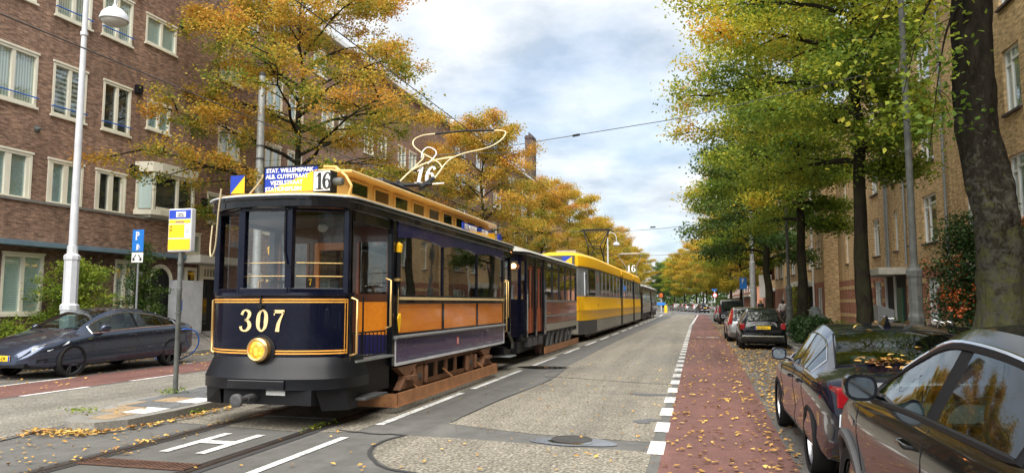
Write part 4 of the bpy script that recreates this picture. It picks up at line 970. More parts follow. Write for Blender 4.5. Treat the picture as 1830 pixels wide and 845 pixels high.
# ---- saloon body side
SY0, SY1 = 1.90, 8.45
bays = [(2.02, 4.06), (4.14, 6.22), (6.30, 8.36)]
for s in (-1, 1):
    X = s*HW
    b = MB(); b.box(s*(HW-.05), X, SY0, SY1, .72, 1.10); b.build('rocker_panel', 'purple', T1); rk = kids(T1)[-1]
    b = MB(); b.box(X, X+s*.012, SY0, SY1, .69, .735); b.box(X, X+s*.01, SY0, SY0+.03, .735, 1.1); b.box(X, X+s*.01, SY1-.03, SY1, .735, 1.1); b.build('panel_trim', 'lgrey', rk)
    b = MB(); b.box(X+s*.001, X+s*.004, 4.9, 5.02, .86, 1.0); b.build('city_crest', 'signred', rk); b = MB(); b.box(X+s*.0045, X+s*.006, 4.94, 4.98, .87, .99); b.build('crest_stripe', 'signwhite', rk)
    b = MB(); b.prism([(X-s*.05, SY0-.05, 1.10), (X+s*.06, SY0-.05, 1.11), (X+s*.065, SY0-.05, 1.135), (X-s*.05, SY0-.05, 1.17)], (0, SY1-SY0+.1, 0)); b.build('fender_rail', 'mgrey', T1)
    b = MB(); b.box(s*(HW-.07), X, SY0, SY1, 1.15, 1.19); b.box(s*(HW-.07), X, SY0, SY1, 1.66, 1.71)
    for y in (SY0, 4.06, 6.22, 8.36): b.box(s*(HW-.07), X+s*.004, y, y+(.12 if y == SY0 else .09), 1.18, 1.68)
    b.build('side_frame', 'blackgloss', T1)
    for a, c in bays:
        b = MB(); b.box(s*(HW-.04), X-s*.012, a-.02, c+.02, 1.18, 1.67); b.build('wood_panel', 'orangewood', T1)
        b = MB(); b.box(s*(HW-.03), s*(HW-.022), a, c, 1.78, 2.74); b.build('side_window', 'tramglass', T1)
        b = MB(); b.box(X-s*.03, X+s*.03, a-.03, c+.03, 1.71, 1.755); b.build('window_ledge', 'numgold', T1)
    b = MB()
    for y, w_ in ((SY0, .12), (4.06, .08), (6.22, .08), (8.36, .09)): b.box(s*(HW-.06), X, y, y+w_, 1.71, 2.80)
    b.box(s*(HW-.06), X-s*.004, SY0, SY1, 1.755, 1.79); b.build('window_posts', 'navy', T1, bevel=.006)
    b = MB()
    for a, c in bays:      # arched letter board
        seg = 8; top = 2.94
        for i in range(seg):
            y0 = a-.05+(c-a+.1)*i/seg; y1 = a-.05+(c-a+.1)*(i+1)/seg
            z0 = 2.68+.07*math.sin(math.pi*i/seg); z1 = 2.68+.07*math.sin(math.pi*(i+1)/seg)
            b.prism([(X+s*.006, y0, z0), (X+s*.006, y1, z1), (X+s*.006, y1, top), (X+s*.006, y0, top)], (-s*.06, 0, 0))
    b.build('letter_board', 'indigo', T1)
    b = MB(); b.tube([(X+s*.02, SY0+.1, 1.18+.47), (X+s*.02, SY1-.1, 1.65)], .008, 6); b.build('beading', 'black', T1)
    for (yy, zz, L_) in ((.50, .95, .75), (1.62, 1.28, .72), (8.55, .95, 1.2), (8.72, 1.28, .9)):
        b = MB(); b.tube([(s*(HW-.04), yy, zz), (s*(HW+.045), yy, zz+.03), (s*(HW+.045), yy, zz+L_), (s*(HW-.04), yy, zz+L_+.03)], .018, 8); b.build('grab_rail', 'brass', T1, smooth=50)
    # tasselled signal staff by the saloon corner
    b = MB(); b.tube([(s*(HW+.035), 1.92, 1.78), (s*(HW+.035), 1.92, 2.5)], .035, 10); b.build('window_strap_roll', 'black', T1)
    b = MB(); b.tube([(s*(HW+.04), 1.92, 2.45), (s*(HW+.05), 1.92, 2.56), (s*(HW+.03), 1.92, 2.6)], [.045, .05, .02], 10); b.prism([(s*(HW+.05), 1.86, 1.42), (s*(HW+.05), 1.92, 1.22), (s*(HW+.05), 1.98, 1.42), (s*(HW+.05), 1.95, 1.5), (s*(HW+.05), 1.92, 1.42), (s*(HW+.05), 1.89, 1.5)], (s*.02, 0, 0)); b.build('yellow_tassel', 'signyellow', T1)
    b = MB(); b.box(s*(HW-.02), s*(HW+.08), 1.86, 1.98, 2.0, 2.04); b.tube([(s*(HW+.05), 1.90, 2.0), (s*(HW+.05), 1.88, 1.5)], .006, 5); b.build('strap_bracket', 'brass', T1)
# bulkheads between platform and saloon
for yb, sg in ((1.93, -1), (8.42, 1)):
    b = MB()
    for x0, x1 in ((-1.06, -.98), (-.44, -.34), (.34, .44), (.98, 1.06)): b.box(x0, x1, yb-.03, yb+.03, .86, 2.95)
    b.box(-.98, 1.0, yb-.025, yb+.025, 2.62, 2.95); b.box(-1.0, -.4, yb-.025, yb+.025, 1.68, 1.80); b.box(.4, 1.0, yb-.025, yb+.025, 1.68, 1.80); b.build('bulkhead_frame', 'darkwood', T1)
    for s in (-1, 1):
        b = MB(); b.box(s*.44, s*.98, yb-.02, yb+.02, 1.17, 1.68); b.build('bulkhead_panel', 'orangewood', T1); b = MB(); b.box(s*.44, s*.98, yb-.022, yb+.022, .86, 1.17); b.build('bulkhead_kickboard', 'indigo', T1)
        b = MB(); b.box(s*.42, s*.46, yb-.04*1, yb+.04, 1.8, 2.62); b.box(s*.94, s*.98, yb-.04, yb+.04, 1.8, 2.62); b.build('bulkhead_post', 'redwood', T1)
        b = MB(); b.box(s*.44, s*.98, yb-.004, yb+.004, 1.80, 2.62); b.build('bulkhead_window', 'frontglass', T1)
    b = MB(); b.box(-.34, .34, yb-.02, yb+.02, .86, 1.7); b.box(-.34, -.24, yb-.02, yb+.02, 1.7, 2.62); b.box(.24, .34, yb-.02, yb+.02, 1.7, 2.62); b.box(-.24, .24, yb-.02, yb+.02, 2.5, 2.62); b.build('saloon_door', 'orangewood', T1)
b = MB(); b.box(-1.0, 1.0, 2.0, 8.4, 2.80, 2.86); b.box(-1.02, -.72, 2.1, 8.3, .86, 1.32); b.box(.72, 1.02, 2.1, 8.3, .86, 1.32); b.build('saloon_interior', 'darkwood', T1)
b = MB(); b.box(-1.02, 1.02, .6, 1.9, 2.86, 2.9); b.build('platform_ceiling', 'dgrey', T1)
b = MB()    # corner pillars of saloon, black
for s in (-1, 1):
    for yy in (1.80, 8.43): b = MB(); b.box(s*(HW-.10), s*HW, yy, yy+.12, .70, 2.95); b.build('corner_pillar', 'blackgloss', T1, bevel=.008)
    for a, c in ((.46, .52), (9.23, 9.29)): b = MB(); b.box(s*1.0, s*1.05, a, c, .86, 2.95); b.build('end_pillar', 'blackgloss', T1)
    for a, c in ((.55, 1.85), (8.5, 9.2)): b = MB(); b.box(s*.97, s*1.055, a, c, 2.80, 2.95); b.build('door_header', 'blackgloss', T1)
for s in (-1, 1):   # rear platform sides
    b = MB(); b.prism([(s*1.04, 8.55, .94), (s*.92, 9.25, .94), (s*.92, 9.25, 1.78), (s*1.04, 8.55, 1.78)], (-s*.03, 0, 0)); b.build('rear_side_panel', 'blackgloss', T1)
# steps and folding gate
for s in (-1, 1):
    b = MB(); b.box(s*.70, s*1.10, .58, 1.86, .845, .875); b.build('platform_sill', 'mgrey', T1)
    b = MB(); b.box(s*.78, s*1.22, .62, 1.36, .335, .37); b.build('step_board', 'dgrey', T1, bevel=.006)
    b = MB(); b.box(s*.6, s*1.02, .6, 1.85, .37, .84); b.build('step_box', 'black', T1)
    b = MB(); b.box(s*.72, s*1.22, 8.6, 9.2, .335, .37); b.build('step_board', 'mgrey', T1, bevel=.006)
    b = MB(); x = s*.99; b.tube([(x, .62, 1.24), (x, 1.75, 1.24)], .014, 6); b.tube([(x, .62, .9), (x, 1.75, .9)], .012, 6)
    for i in range(9): b.tube([(x, .66+i*.135, .9), (x, .66+i*.135, 1.24)], .009, 6)
    b.tube([(x, .98, .9), (x, .98, 1.75)], .014, 6); b.build('folding_gate', 'black', T1)
# running gear
b = MB()
for s in (-1, 1):
    x = s*.98
    for a, c in ((1.9, 3.2), (5.9, 7.2)): pass
    # truck side frame with oval holes approximated by posts
    b.box(x-.02, x+.02, 2.3, 7.0, .60, .70); b.box(x-.02, x+.02, 3.4, 5.9, .26, .34)
    for y in (3.4, 3.95, 4.5, 5.05, 5.7): b.box(x-.018, x+.018, y, y+.14, .34, .62)
    for i, (y, w_) in enumerate(((2.0, .9), (6.5, .9))):
        b.prism([(x, y, .66), (x, y+w_, .66), (x, y+w_*.62, .50), (x, y+w_*.38, .50)], (s*.1, 0, 0)); b.box(x, x+s*.2, y+.3, y+.62, .44, .5); b.prism([(x, y+.1, .30), (x, y+w_, .30), (x, y+w_*.55, .46), (x, y+w_*.35, .46)], (s*.12, 0, 0)); b.prism([(x, y+.62, .3), (x, y+1.0, .3), (x, y+1.0, .62)], (s*.03, 0, 0))
    for y in (2.9, 5.8): b.prism([(x, y, .22), (x, y+.35, .22), (x, y+.35, .6), (x, y+.1, .6)], (s*.06, 0, 0)); b.tube([(x+s*.06, y+.45, .3), (x+s*.06, y+.45, .58)], .05, 10); b.tube([(x+s*.06, y-.12, .3), (x+s*.06, y-.12, .58)], .05, 10)
b.build('truck_frame', 'rust', T1, bevel=.004)
for s in (-1, 1):
    for yy in (3.1, 6.0):
        b = MB(); b.box(s*.90, s*1.03, yy-.11, yy+.11, .33, .52); b.lathe([(0, s*1.06), (.06, s*1.05), (.075, s*1.03)], (0, yy, .42), 'x', 14); b.build('axle_box', 'dgrey', T1, bevel=.01)
        for dy in (-.28, .28):
            b = MB(); b.tube([(s*.99+.045*math.cos(a), yy+dy+.045*math.sin(a), .34+.28*a/(12*math.pi)) for a in np.linspace(0, 12*math.pi, 73)], .012, 5); b.build('coil_spring', 'rust', T1, smooth=60)
b = MB(); b.box(-.8, .8, 2.4, 7.0, .3, .72); b.box(-.95, .95, 1.2, 8.8, .62, .80); b.build('underframe', 'black', T1)
for yy in (3.1, 6.0):
    b = MB(); b.tube([(-.8, yy, .38), (.8, yy, .38)], .06)
    for s in (-1, 1): b.lathe([(.10, s*.80), (.30, s*.80), (.38, s*.78), (.38, s*.70), (.41, s*.69), (.41, s*.66), (.1, s*.66)], (0, yy, .40), 'x', 28)
    b.build('wheelset', 'grate', T1, smooth=40)
b = MB()
for s in (-1, 1): b.box(s*1.20, s*1.235, 1.68, 7.35, .10, .30); b.box(s*1.235, s*1.25, 1.68, 7.35, .10, .125); [b.tube([(s*.98, y, .45), (s*1.2, y+.15, .22)], .018, 6) for y in (2.6, 4.4, 6.4)]
for y in (1.66, 7.33): b.box(-1.235, 1.235, y, y+.035, .10, .30)
for s in (-1, 1):
    for (yy, zz) in ((1.75, .15), (1.75, .25), (1.85, .2), (7.2, .2), (4.5, .2)): b.lathe([(.0, .008), (.013, .006), (.015, 0)], (s*1.2352, yy, zz), 'x', 8) if s > 0 else None
b.build('lifeguard_board', 'lifeguard', T1)
b = MB(); [b.lathe([(0, -.01), (.013, -.006), (.015, 0)], (x, 1.66, z), 'y', 8) for x in (1.05, .95, 1.15, .85) for z in (.15, .25)]; b.build('rivets', 'lifeguard', T1)
# route board on the roof, number box, flag plate
rbd = MB(); rbd.box(-.27, .55, -.02, .0, 3.125, 3.475); rbd.build('route_board', 'routeblue', T1); ro = kids(T1)[-1]
b = MB(); b.poly([(-.268, -.023, 3.128), (.548, -.023, 3.128), (.548, -.023, 3.43)]); b.build('yellow_half', 'signyellow', ro)
b = MB(); b.box(-.29, .57, -.03, .01, 3.475, 3.495); b.box(-.29, -.27, -.03, .01, 3.12, 3.475); b.box(-.2, -.17, 0, .25, 3.12, 3.4); b.build('board_frame', 'black', ro)
for t_, x_, z_, s_ in (('STAT. WILLEMSPARK', -.245, 3.405, .082), ('ALB. CUYPSTRAAT', -.250, 3.320, .082), ('VIJZELSTRAAT', -.175, 3.232, .082), ('STATIONSPLEIN', -.255, 3.143, .082)):
    text(t_, s_, 'signwhite', ro, (x_, -.026, z_), (R(90), 0, 0), bold=.0022, sx=.97)
nb = MB(); nb.box(.33, .60, -.20, -.02, 3.205, 3.50); nb.build('number_box', 'signblack', T1); no = kids(T1)[-1]; b = MB(); b.box(.36, .58, -.16, -.02, 3.13, 3.205); b.build('box_foot', 'black', no)
b = MB(); b.box(.342, .588, -.206, -.201, 3.217, 3.488); b.build('white_face', 'signwhite', no)
b = MB(); digits(b, '16', lambda u, v, d: (.37+u*1.0, -.2065-d, 3.235+v), .235, .004, adv=.40 if False else .43); b.build('number_16', 'signblack', no)
b = MB(); b.lathe([(.0, .74), (.05, .73), (.06, .69), (.055, .60)], (0, -.10, 3.35), 'x', 14); b.build('side_lamp', 'iron', no)
fp = MB(); fp.box(-.76, -.54, .02, .045, 3.19, 3.44); fp.box(-.70, -.67, .05, .08, 3.08, 3.25); fp.build('flag_plate', 'signblack', T1); fo = kids(T1)[-1]
b = MB(); b.poly([(-.755, .018, 3.195), (-.755, .018, 3.435), (-.545, .018, 3.435)]); b.build('blue_triangle', 'routeblue', fo); b = MB(); b.poly([(-.745, .016, 3.20), (-.545, .016, 3.20), (-.545, .016, 3.425)]); b.build('yellow_triangle', 'signyellow', fo)
ro.location = (.02, .36, .08); no.location = (.20, .50, -.02); fo.location = (-.055, .36, .02)
fo.scale = (1.1, 1, 1.1); fo.location = (.0, .36, -.30)
b = MB(); b.box(.93, .96, 5.65, 8.1, 3.16, 3.33); b.build('side_route_board', 'routeblue', T1); so = kids(T1)[-1]
b = MB(); b.poly([(.962, 5.66, 3.165), (.962, 8.09, 3.165), (.962, 8.09, 3.32), (.962, 7.2, 3.25)]); b.build('yellow_half', 'signyellow', so)
text('STAT. WILLEMSPARK', .15, 'signwhite', so, (.965, 5.75, 3.20), (R(90), 0, R(90)), bold=.003, sx=.62); text('STAT. PLEIN', .15, 'signwhite', so, (.965, 7.0, 3.20), (R(90), 0, R(90)), bold=.003, sx=.62)
b = MB(); b.box(.93, .96, 8.45, 8.75, 3.16, 3.34); b.build('small_blue_plate', 'routeblue', T1)
# ropes
b = MB(); b.tube([(-.52, .38, 3.2), (-.40, .39, 3.33), (-.29, .42, 3.5)], .012, 6); b.tube(catmull([(-.66, -.06, 3.22), (-.72, -.02, 2.9), (-.80, .05, 2.45), (-.88, .08, 2.30), (-.95, .14, 2.42), (-.97, .2, 2.75)], 5), .012, 6); b.build('trolley_rope', 'rope', T1, smooth=60)
# number lamp inside
b = MB(); b.lathe([(0, 2.86), (.06, 2.84), (.08, 2.78), (.05, 2.73), (0, 2.72)], (.2, 1.2, 0), n=14); b.build('ceiling_lamp', 'lampglass', T1, smooth=60)
# ---- bow collector
bow = thing('bow_collector_', '', '') if False else None
b = MB()
b.tube(catmull([(-.07, 4.45, 3.92), (-.13, 5.37, 4.38), (-.2, 6.22, 4.79), (-.29, 6.57, 4.95), (-.47, 6.89, 5.11), (-.87, 7.47, 5.38), (-1.13, 7.99, 5.62), (-1.22, 8.4, 5.82), (-1.12, 8.72, 5.97), (-.82, 8.8, 6.01)], 5), .0165, 8)
b.tube(catmull([(.66, 4.45, 3.92), (.58, 5.21, 4.31), (.49, 5.88, 4.63), (.50, 6.38, 4.86), (.7, 6.72, 5.02), (.97, 7.0, 5.14), (1.14, 7.35, 5.30), (1.22, 7.85, 5.56), (1.16, 8.35, 5.82), (1.0, 8.66, 5.95), (.76, 8.75, 5.99)], 5), .0165, 8)
b.tube(catmull([(-.47, 6.89, 5.11), (.06, 6.28, 4.81), (.36, 5.85, 4.62), (.54, 5.5, 4.45)], 4), .014, 7); b.tube(catmull([(-.13, 5.4, 4.40), (-.03, 5.92, 4.64), (.19, 6.26, 4.8), (.50, 6.43, 4.87)], 4), .02, 7)
b.build('bow_collector', 'bowcream', T1, smooth=60); bo = kids(T1)[-1]
b = MB(); b.tube([(-.84, 8.8, 6.01), (0, 8.8, 6.04), (.80, 8.76, 6.0)], .026, 8); b.build('contact_strip', 'black', bo)
b = MB(); b.tube([(.70, 3.9, 3.78), (.62, 4.75, 4.10)], .05, 8); b.tube([(-.06, 3.9, 3.78), (-.09, 4.7, 4.05)], .045, 8); b.tube([(-.3, 4.2, 3.9), (.8, 4.2, 3.9)], .035); b.tube([(.1, 3.4, 3.82), (.12, 4.9, 4.02)], .03); b.tube([(-.4, 3.6, 3.82), (-.4, 4.9, 3.9)], .03); b.box(-.3, .4, 3.3, 4.9, 3.72, 3.80); b.build('bow_base', 'black', bo)
b = MB(); b.tube(catmull([(-.30, 6.46, 4.9), (-.40, 6.8, 5.12), (-.36, 7.0, 5.25), (-.14, 6.8, 5.16), (.08, 6.39, 4.95), (.15, 5.7, 4.6)], 5), .013, 6); b.tube([(-.05, 5.3, 4.08), (.66, 5.3, 4.10)], .016, 6); b.build('number_hoop', 'white', bo)
b = MB(); digits(b, '16', lambda u, v, d: (.02+u, 5.28-d, 4.11+v), .34, .03, adv=.62, shear=.22); b.build('number_16', 'signwhite', bo)

# ================================================================ brown trailer
T2 = thing('wooden_trailer_car', 'second tram car in line, old dark trailer with reddish wooden sides and doors', 'trailer tram', (-5.64, 19.15, 0))
L2, W2 = 9.9, 1.04
def plan2(d=0., yl=3.0):
    P = catmull([(0, 0), (.35, .0), (.62, .05), (.86, .22), (1.0, .5), (W2, .95), (W2, yl)], 4); out = []
    for i, p in enumerate(P):
        a = P[max(i-1, 0)]; b_ = P[min(i+1, len(P)-1)]; tx, ty = b_[0]-a[0], b_[1]-a[1]; l = math.hypot(tx, ty) or 1
        out.append((p[0]+(ty/l if i else 0)*d, p[1]+(-tx/l if i else -1)*d))
    return out
def mirror2(mb): return mirrored(mb, L2)
def lp2(prof, cap=True, L_=L2, pl=plan2):
    b = MB(); rings = []
    for d, z in prof:
        f = ringpts(pl(d), z); rings.append(f+[(-x, L_-y, z) for x, y, z in f])
    b.loft(rings, cap=cap); return b
def endpanel(z0, z1, ymax, d=0., pl=plan2):
    b = MB(); q = [p for p in pl(d) if p[1] <= ymax]; qi = [p for p in pl(d-.04) if p[1] <= ymax]
    b.loft([ringpts(qi, z0), ringpts(q, z0), ringpts(q, z1), ringpts(qi, z1)], open_ring=True); return b
both(endpanel(.72, 1.76, .75), 'end_panel', 'navy', T2, L2, smooth=40)
both(endpanel(2.8, 3.0, 3.0), 'end_header', 'navy', T2, L2, smooth=40)
b = MB()
for x, y in ((-.35, .02), (.35, .02), (-.9, .28), (.9, .28), (1.0, .62), (-1.0, .62)): b.box(x-.045, x+.045, y, y+.09, 1.74, 2.82)
both(b, 'end_window_frame', 'navy', T2, L2)
for x0, y0, x1, y1 in ((-.32, .05, .32, .05), (.4, .07, .87, .28), (-.4, .07, -.87, .28), (.93, .34, 1.0, .6), (-.93, .34, -1.0, .6)):
    b = MB(); b.poly([(x0, y0, 1.76), (x1, y1, 1.76), (x1, y1, 2.82), (x0, y0, 2.82)]); b.build('end_window', 'tramglass', T2)
lp2(((-.04, 2.98), (.07, 2.98), (.09, 3.0), (.09, 3.06), (.05, 3.08))).build('roof_edge', 'blackgloss', T2, smooth=40)
lp2(((.09, 3.065), (-.1, 3.16), (-.35, 3.25), (-.6, 3.30), (-.9, 3.32))).build('canvas_roof', 'canvas', T2, smooth=50)
b = MB(); b.box(-.98, .98, .3, L2-.3, .62, .80); b.box(-.9, .9, 3.1, L2-.8, 2.86, 2.92); b.build('floor', 'black', T2)
b = MB(); b.box(-.7, .7, 1.4, L2-1.4, .25, .64); b.build('underframe', 'black', T2)
for s in (-1, 1):
    X = s*W2
    # door bay
    for a in (.80, 1.95):
        b = MB(); b.box(s*(W2-.10), s*(W2-.06), a, a+.95, .74, 2.72); b.build('folding_door', 'doorwood', T2); do = kids(T2)[-1]
        for q in (.1, .54): b = MB(); b.box(s*(W2-.058), s*(W2-.05), a+q, a+q+.30, 1.5, 2.6); b.build('door_window', 'darkglass', do)
        b = MB(); b.tube([(s*(W2-.04), a+.47, .8), (s*(W2-.04), a+.47, 2.7)], .02, 6); b.tube([(s*(W2-.03), a+.06, 1.2), (s*(W2-.03), a+.06, 1.9)], .014, 6); b.build('door_rail', 'redwood', do)
    b = MB(); b.box(s*(W2-.12), X, .66, .78, .70, 3.0); b.box(s*(W2-.12), X+s*.01, 1.76, 1.93, .70, 3.0); b.box(s*(W2-.12), X+s*.02, 2.9, 3.25, .70, 3.0); b.box(s*(W2-.1), X-s*.01, .66, 3.1, 2.72, 2.98); b.build('door_posts', 'blackgloss', T2)
    b = MB(); b.box(s*(W2-.05), X, 3.2, 9.3, .78, .99); b.build('beige_skirt', 'greige', T2)
    for z0, z1 in ((1.0, 1.22), (1.26, 1.68)):
        for i, (a, c) in enumerate(((3.28, 5.45), (5.5, 6.95), (7.0, 9.28))):
            b = MB(); b.box(s*(W2-.05), X, a, c, z0, z1); b.build('wood_panel', 'redwood', T2)
    b = MB(); b.box(s*(W2-.05), X+s*.012, 3.2, 9.3, 1.215, 1.262); b.box(s*(W2-.05), X+s*.02, 3.2, 9.3, 1.68, 1.74); b.build('grey_rail', 'mgrey', T2)
    ys = np.linspace(3.25, 9.3, 6)
    b = MB()
    for y in ys: b.box(s*(W2-.05), X, y-.045, y+.045, 1.74, 2.98)
    b.box(s*(W2-.05), X-s*.004, 3.2, 9.3, 2.66, 2.72); b.box(s*(W2-.05), X-s*.002, 3.2, 9.3, 2.93, 2.98); b.build('window_posts', 'blackgloss', T2)
    for i in range(5):
        b = MB(); b.box(s*(W2-.035), s*(W2-.03), ys[i]+.04, ys[i+1]-.04, 1.74, 2.66); b.build('side_window', 'tramglass', T2)
        b = MB(); b.box(s*(W2-.035), s*(W2-.03), ys[i]+.04, ys[i+1]-.04, 2.72, 2.93); b.build('top_light', 'tramglass', T2)
    b = MB(); b.box(s*1.12, s*1.15, 2.6, 9.0, .12, .32); b.build('lifeguard_board', 'lifeguard', T2)
    b = MB()
    for y in (1.0, 1.7, 2.5): b = MB(); b.box(s*.8, s*1.02, y, y+.4, .42, .66); b.build('equipment_box', 'dgrey', T2)
    for y in (3.6, 4.3, 5.2, 6.0, 7.0, 7.8): b = MB(); b.prism([(s*.95, y, .3), (s*.95, y+.3, .3), (s*.95, y+.5, .72), (s*.95, y+.25, .72)], (s*.06, 0, 0)); b.build('spring_hanger', 'dgrey', T2)
    for yy in (.58, 3.1): b = MB(); b.tube([(s*(W2+.03), yy, .9), (s*(W2+.04), yy, 1.9)], .016, 6); b.build('grab_rail', 'mgrey', T2)
for yy in (3.7, 6.9):
    b = MB()
    for s in (-1, 1): b.lathe([(.1, s*.8), (.38, s*.78), (.38, s*.7), (.41, s*.66), (.1, s*.66)], (0, yy, .4), 'x', 24)
    b.build('wheelset', 'grate', T2, smooth=40)
b = MB(); b.lathe([(0, -.04), (.05, -.04), (.07, 0)], (.80, .1, 2.66), 'y', 14); b.build('marker_lamp', 'lampwarm', T2)
b = MB(); b.box(-.1, .1, -.5, .3, .36, .48); b.build('drawbar', 'black', T2); b = MB(); b.box(-.9, .9, .1, .6, .3, .6); b.build('buffer', 'black', T2)

# ================================================================ yellow articulated tram
T3 = thing('yellow_articulated_tram', 'bright yellow articulated tram with grey skirt and raised pantograph, third in the line', 'tram', (-5.64, 30.0, 0))
W3 = 1.18
sec = [(0, 14.4), (14.9, 23.0), (23.5, 32.8)]
def plan3(d=0.):
    P = [(0, 0), (.55, .03), (.82, .18), (.98, .6), (1.1, 1.9), (W3, 3.3), (W3, 4.)]
    return [(x+(d if x > .6 else d*.4), y-(d if y < .5 else 0)) for x, y in P]
def body3(z0, z1, d, name, mat, z_mid=None):
    for k, (a, c) in enumerate(sec):
        b = MB()
        if k == 0:
            def rg(z, dd):
                f = [(x, y+a, z) for x, y, z in ringpts(plan3(dd), z)]; return f+[(W3+dd, c, z), (-W3-dd, c, z)]
        elif k == 2:
            def rg(z, dd):
                f = [(-x, c-y, z) for x, y, z in ringpts(plan3(dd), z)]; return f+[(-W3-dd, a, z), (W3+dd, a, z)]
        else:
            def rg(z, dd): return [(-W3-dd, a, z), (W3+dd, a, z), (W3+dd, c, z), (-W3-dd, c, z)]
        b.loft([rg(z, dd) for z, dd in zip(z0, d)]); b.build(name, mat, T3, smooth=35)
body3((.32, .36, .90), 0, (-.06, 0, 0), 'grey_skirt', 'greige')
body3((.90, .91, 1.3, 1.32, 1.36, 1.38, 1.92), 0, (.0, .012, .012, .025, .025, .012, .0), 'yellow_body', 'tramyellow')
body3((1.92, 1.93, 3.18), 0, (0, -.01, -.03), 'window_band', 'mgrey')
body3((3.18, 3.19, 3.32, 3.62, 3.74, 3.80), 0, (-.0, .02, .02, -.03, -.16, -.5), 'yellow_roof', 'tramyellow')
for k, (a, c) in enumerate(((14.4, 14.9), (23.0, 23.5))): b = MB(); b.box(-1.05, 1.05, a, c, .4, 3.6); b.build('bellows', 'rubber', T3)
for s in (-1, 1):
    X = s*(W3-.008)
    for a, c in ((4.6, 6.0), (6.15, 7.5), (7.65, 9.3), (9.45, 11.0), (11.15, 12.7), (12.85, 14.3), (15.0, 16.7), (16.9, 18.7), (18.9, 20.7), (20.9, 22.9), (23.7, 25.3), (25.5, 27.1), (27.3, 28.9), (29.1, 30.2)):
        b = MB(); b.box(X, X+s*.006, a, c, 2.02, 3.10); b.build('side_window', 'darkglass', T3)
        if c-a > 1.3: b = MB(); b.box(X+s*.007, X+s*.03, (a+c)/2-.06, (a+c)/2+.06, 2.02, 3.1); b.build('window_bar', 'mgrey', kids(T3)[-1])
    b = MB(); b.prism([(s*1.075, 1.6, 2.0), (s*1.155, 3.0, 2.0), (s*1.145, 3.0, 3.1), (s*1.065, 1.6, 3.1)], (s*.02, 0, 0)) ; b.build('cab_door_window', 'darkglass', T3)
    b = MB(); b.prism([(s*1.0, .75, 2.0), (s*1.06, 1.4, 2.0), (s*1.05, 1.4, 2.9), (s*.99, .75, 2.9)], (s*.03, 0, 0)); b.build('cab_corner_window', 'darkglass', T3)
    b = MB(); b.prism([(s*1.0, .7, 1.95), (s*1.0, .76, 1.95), (s*.99, .76, 2.95), (s*.99, .7, 2.95)], (s*.05, 0, 0)); b.build('window_trim', 'lgrey', T3)
    b = MB(); b.box(s*1.18, s*1.2, 3.6, 3.9, 2.5, 2.75); b.build('indicator', 'signred', T3) if False else None
    b = MB(); b.box(s*(W3+.012), s*(W3+.03), 3.55, 3.75, 2.6, 2.85); b.build('orange_indicator', 'berries', T3)
    b = MB(); b.box(s*(W3+.013), s*(W3+.02), 3.6, 3.72, 1.5, 1.62); b.build('red_lamp', 'redlens', T3)
for (a, c) in ((14.15, 14.4), (14.9, 15.1), (22.8, 23.0), (23.5, 23.7)):
    for s in (-1, 1): b = MB(); b.box(s*1.18, s*1.212, a, c, .36, 3.34); b.build('joint_frame', 'rubber', T3)
for s in (-1, 1):
    b = MB(); P_ = plan3(.012); b.loft([[(s*x, y, z) for x, y in P_[2:6]] for z in (.36, .895)], open_ring=True); b.build('dark_front_skirt', 'dgrey', T3)
    b = MB(); P_ = plan3(.03); b.loft([[(s*x, y, z) for x, y in P_[2:4]] for z in (1.35, 1.90)], open_ring=True); b.build('front_corner_panel', 'tramyellow', T3)
b = MB(); b.poly([(-.75, -.03, 2.05), (.75, -.03, 2.05), (.72, -.02, 3.05), (-.72, -.02, 3.05)]); b.build('windscreen', 'darkglass', T3)
b = MB(); b.box(-.7, .7, -.06, .25, 3.22, 3.62); b.build('destination_box', 'dgrey', T3); do = kids(T3)[-1]
b = MB(); b.poly([(.2, -.063, 3.28), (.62, -.063, 3.58), (.2, -.063, 3.58)]); b.build('blue_half', 'signblue', do); b = MB(); b.poly([(.2, -.064, 3.28), (.62, -.064, 3.28), (.62, -.064, 3.57)]); b.build('yellow_half', 'signyellow', do)
b = MB(); b.box(-.95, .95, 1.2, 31.8, .2, .5); b.build('underframe', 'black', T3)
for yy in (3.2, 5.0, 13.6, 15.6, 22.3, 24.2, 28.2, 30): 
    b = MB()
    for s in (-1, 1): b.lathe([(.05, s*.95), (.1, s*.9), (.33, s*.8), (.33, s*.7), (.1, s*.68)], (0, yy, .35), 'x', 18)
    b.build('wheelset', 'grate', T3, smooth=40)
b = MB(); b.box(-.5, .5, 11.2, 12.8, 3.8, 3.95); b.box(-.45, .45, 2, 4.5, 3.8, 3.98); b.box(-.45, .45, 17, 21, 3.8, 3.98); b.build('roof_equipment', 'greige', T3)
b = MB()
for s in (-1, 1): b.tube([(s*.45, 12.4, 4.0), (s*.35, 11.2, 4.85), (s*.75, 12.2, 5.85)], .035, 6); b.tube([(s*.45, 12.0, 4.0), (s*.3, 13.3, 4.85), (s*.75, 12.3, 5.85)], .03, 6)
b.tube([(-.35, 11.2, 4.85), (.35, 11.2, 4.85)], .03, 6); b.tube([(-.3, 13.3, 4.85), (.3, 13.3, 4.85)], .03, 6); b.tube([(-.35, 11.2, 4.85), (.75, 12.2, 5.85)], .02, 6)
b.tube([(-1.0, 12.2, 5.75), (-.8, 12.2, 5.9), (.8, 12.2, 5.9), (1.0, 12.2, 5.75)], .04, 6); b.tube([(-.85, 12.45, 5.88), (.85, 12.45, 5.88)], .035, 6)
b.build('pantograph', 'black', T3)

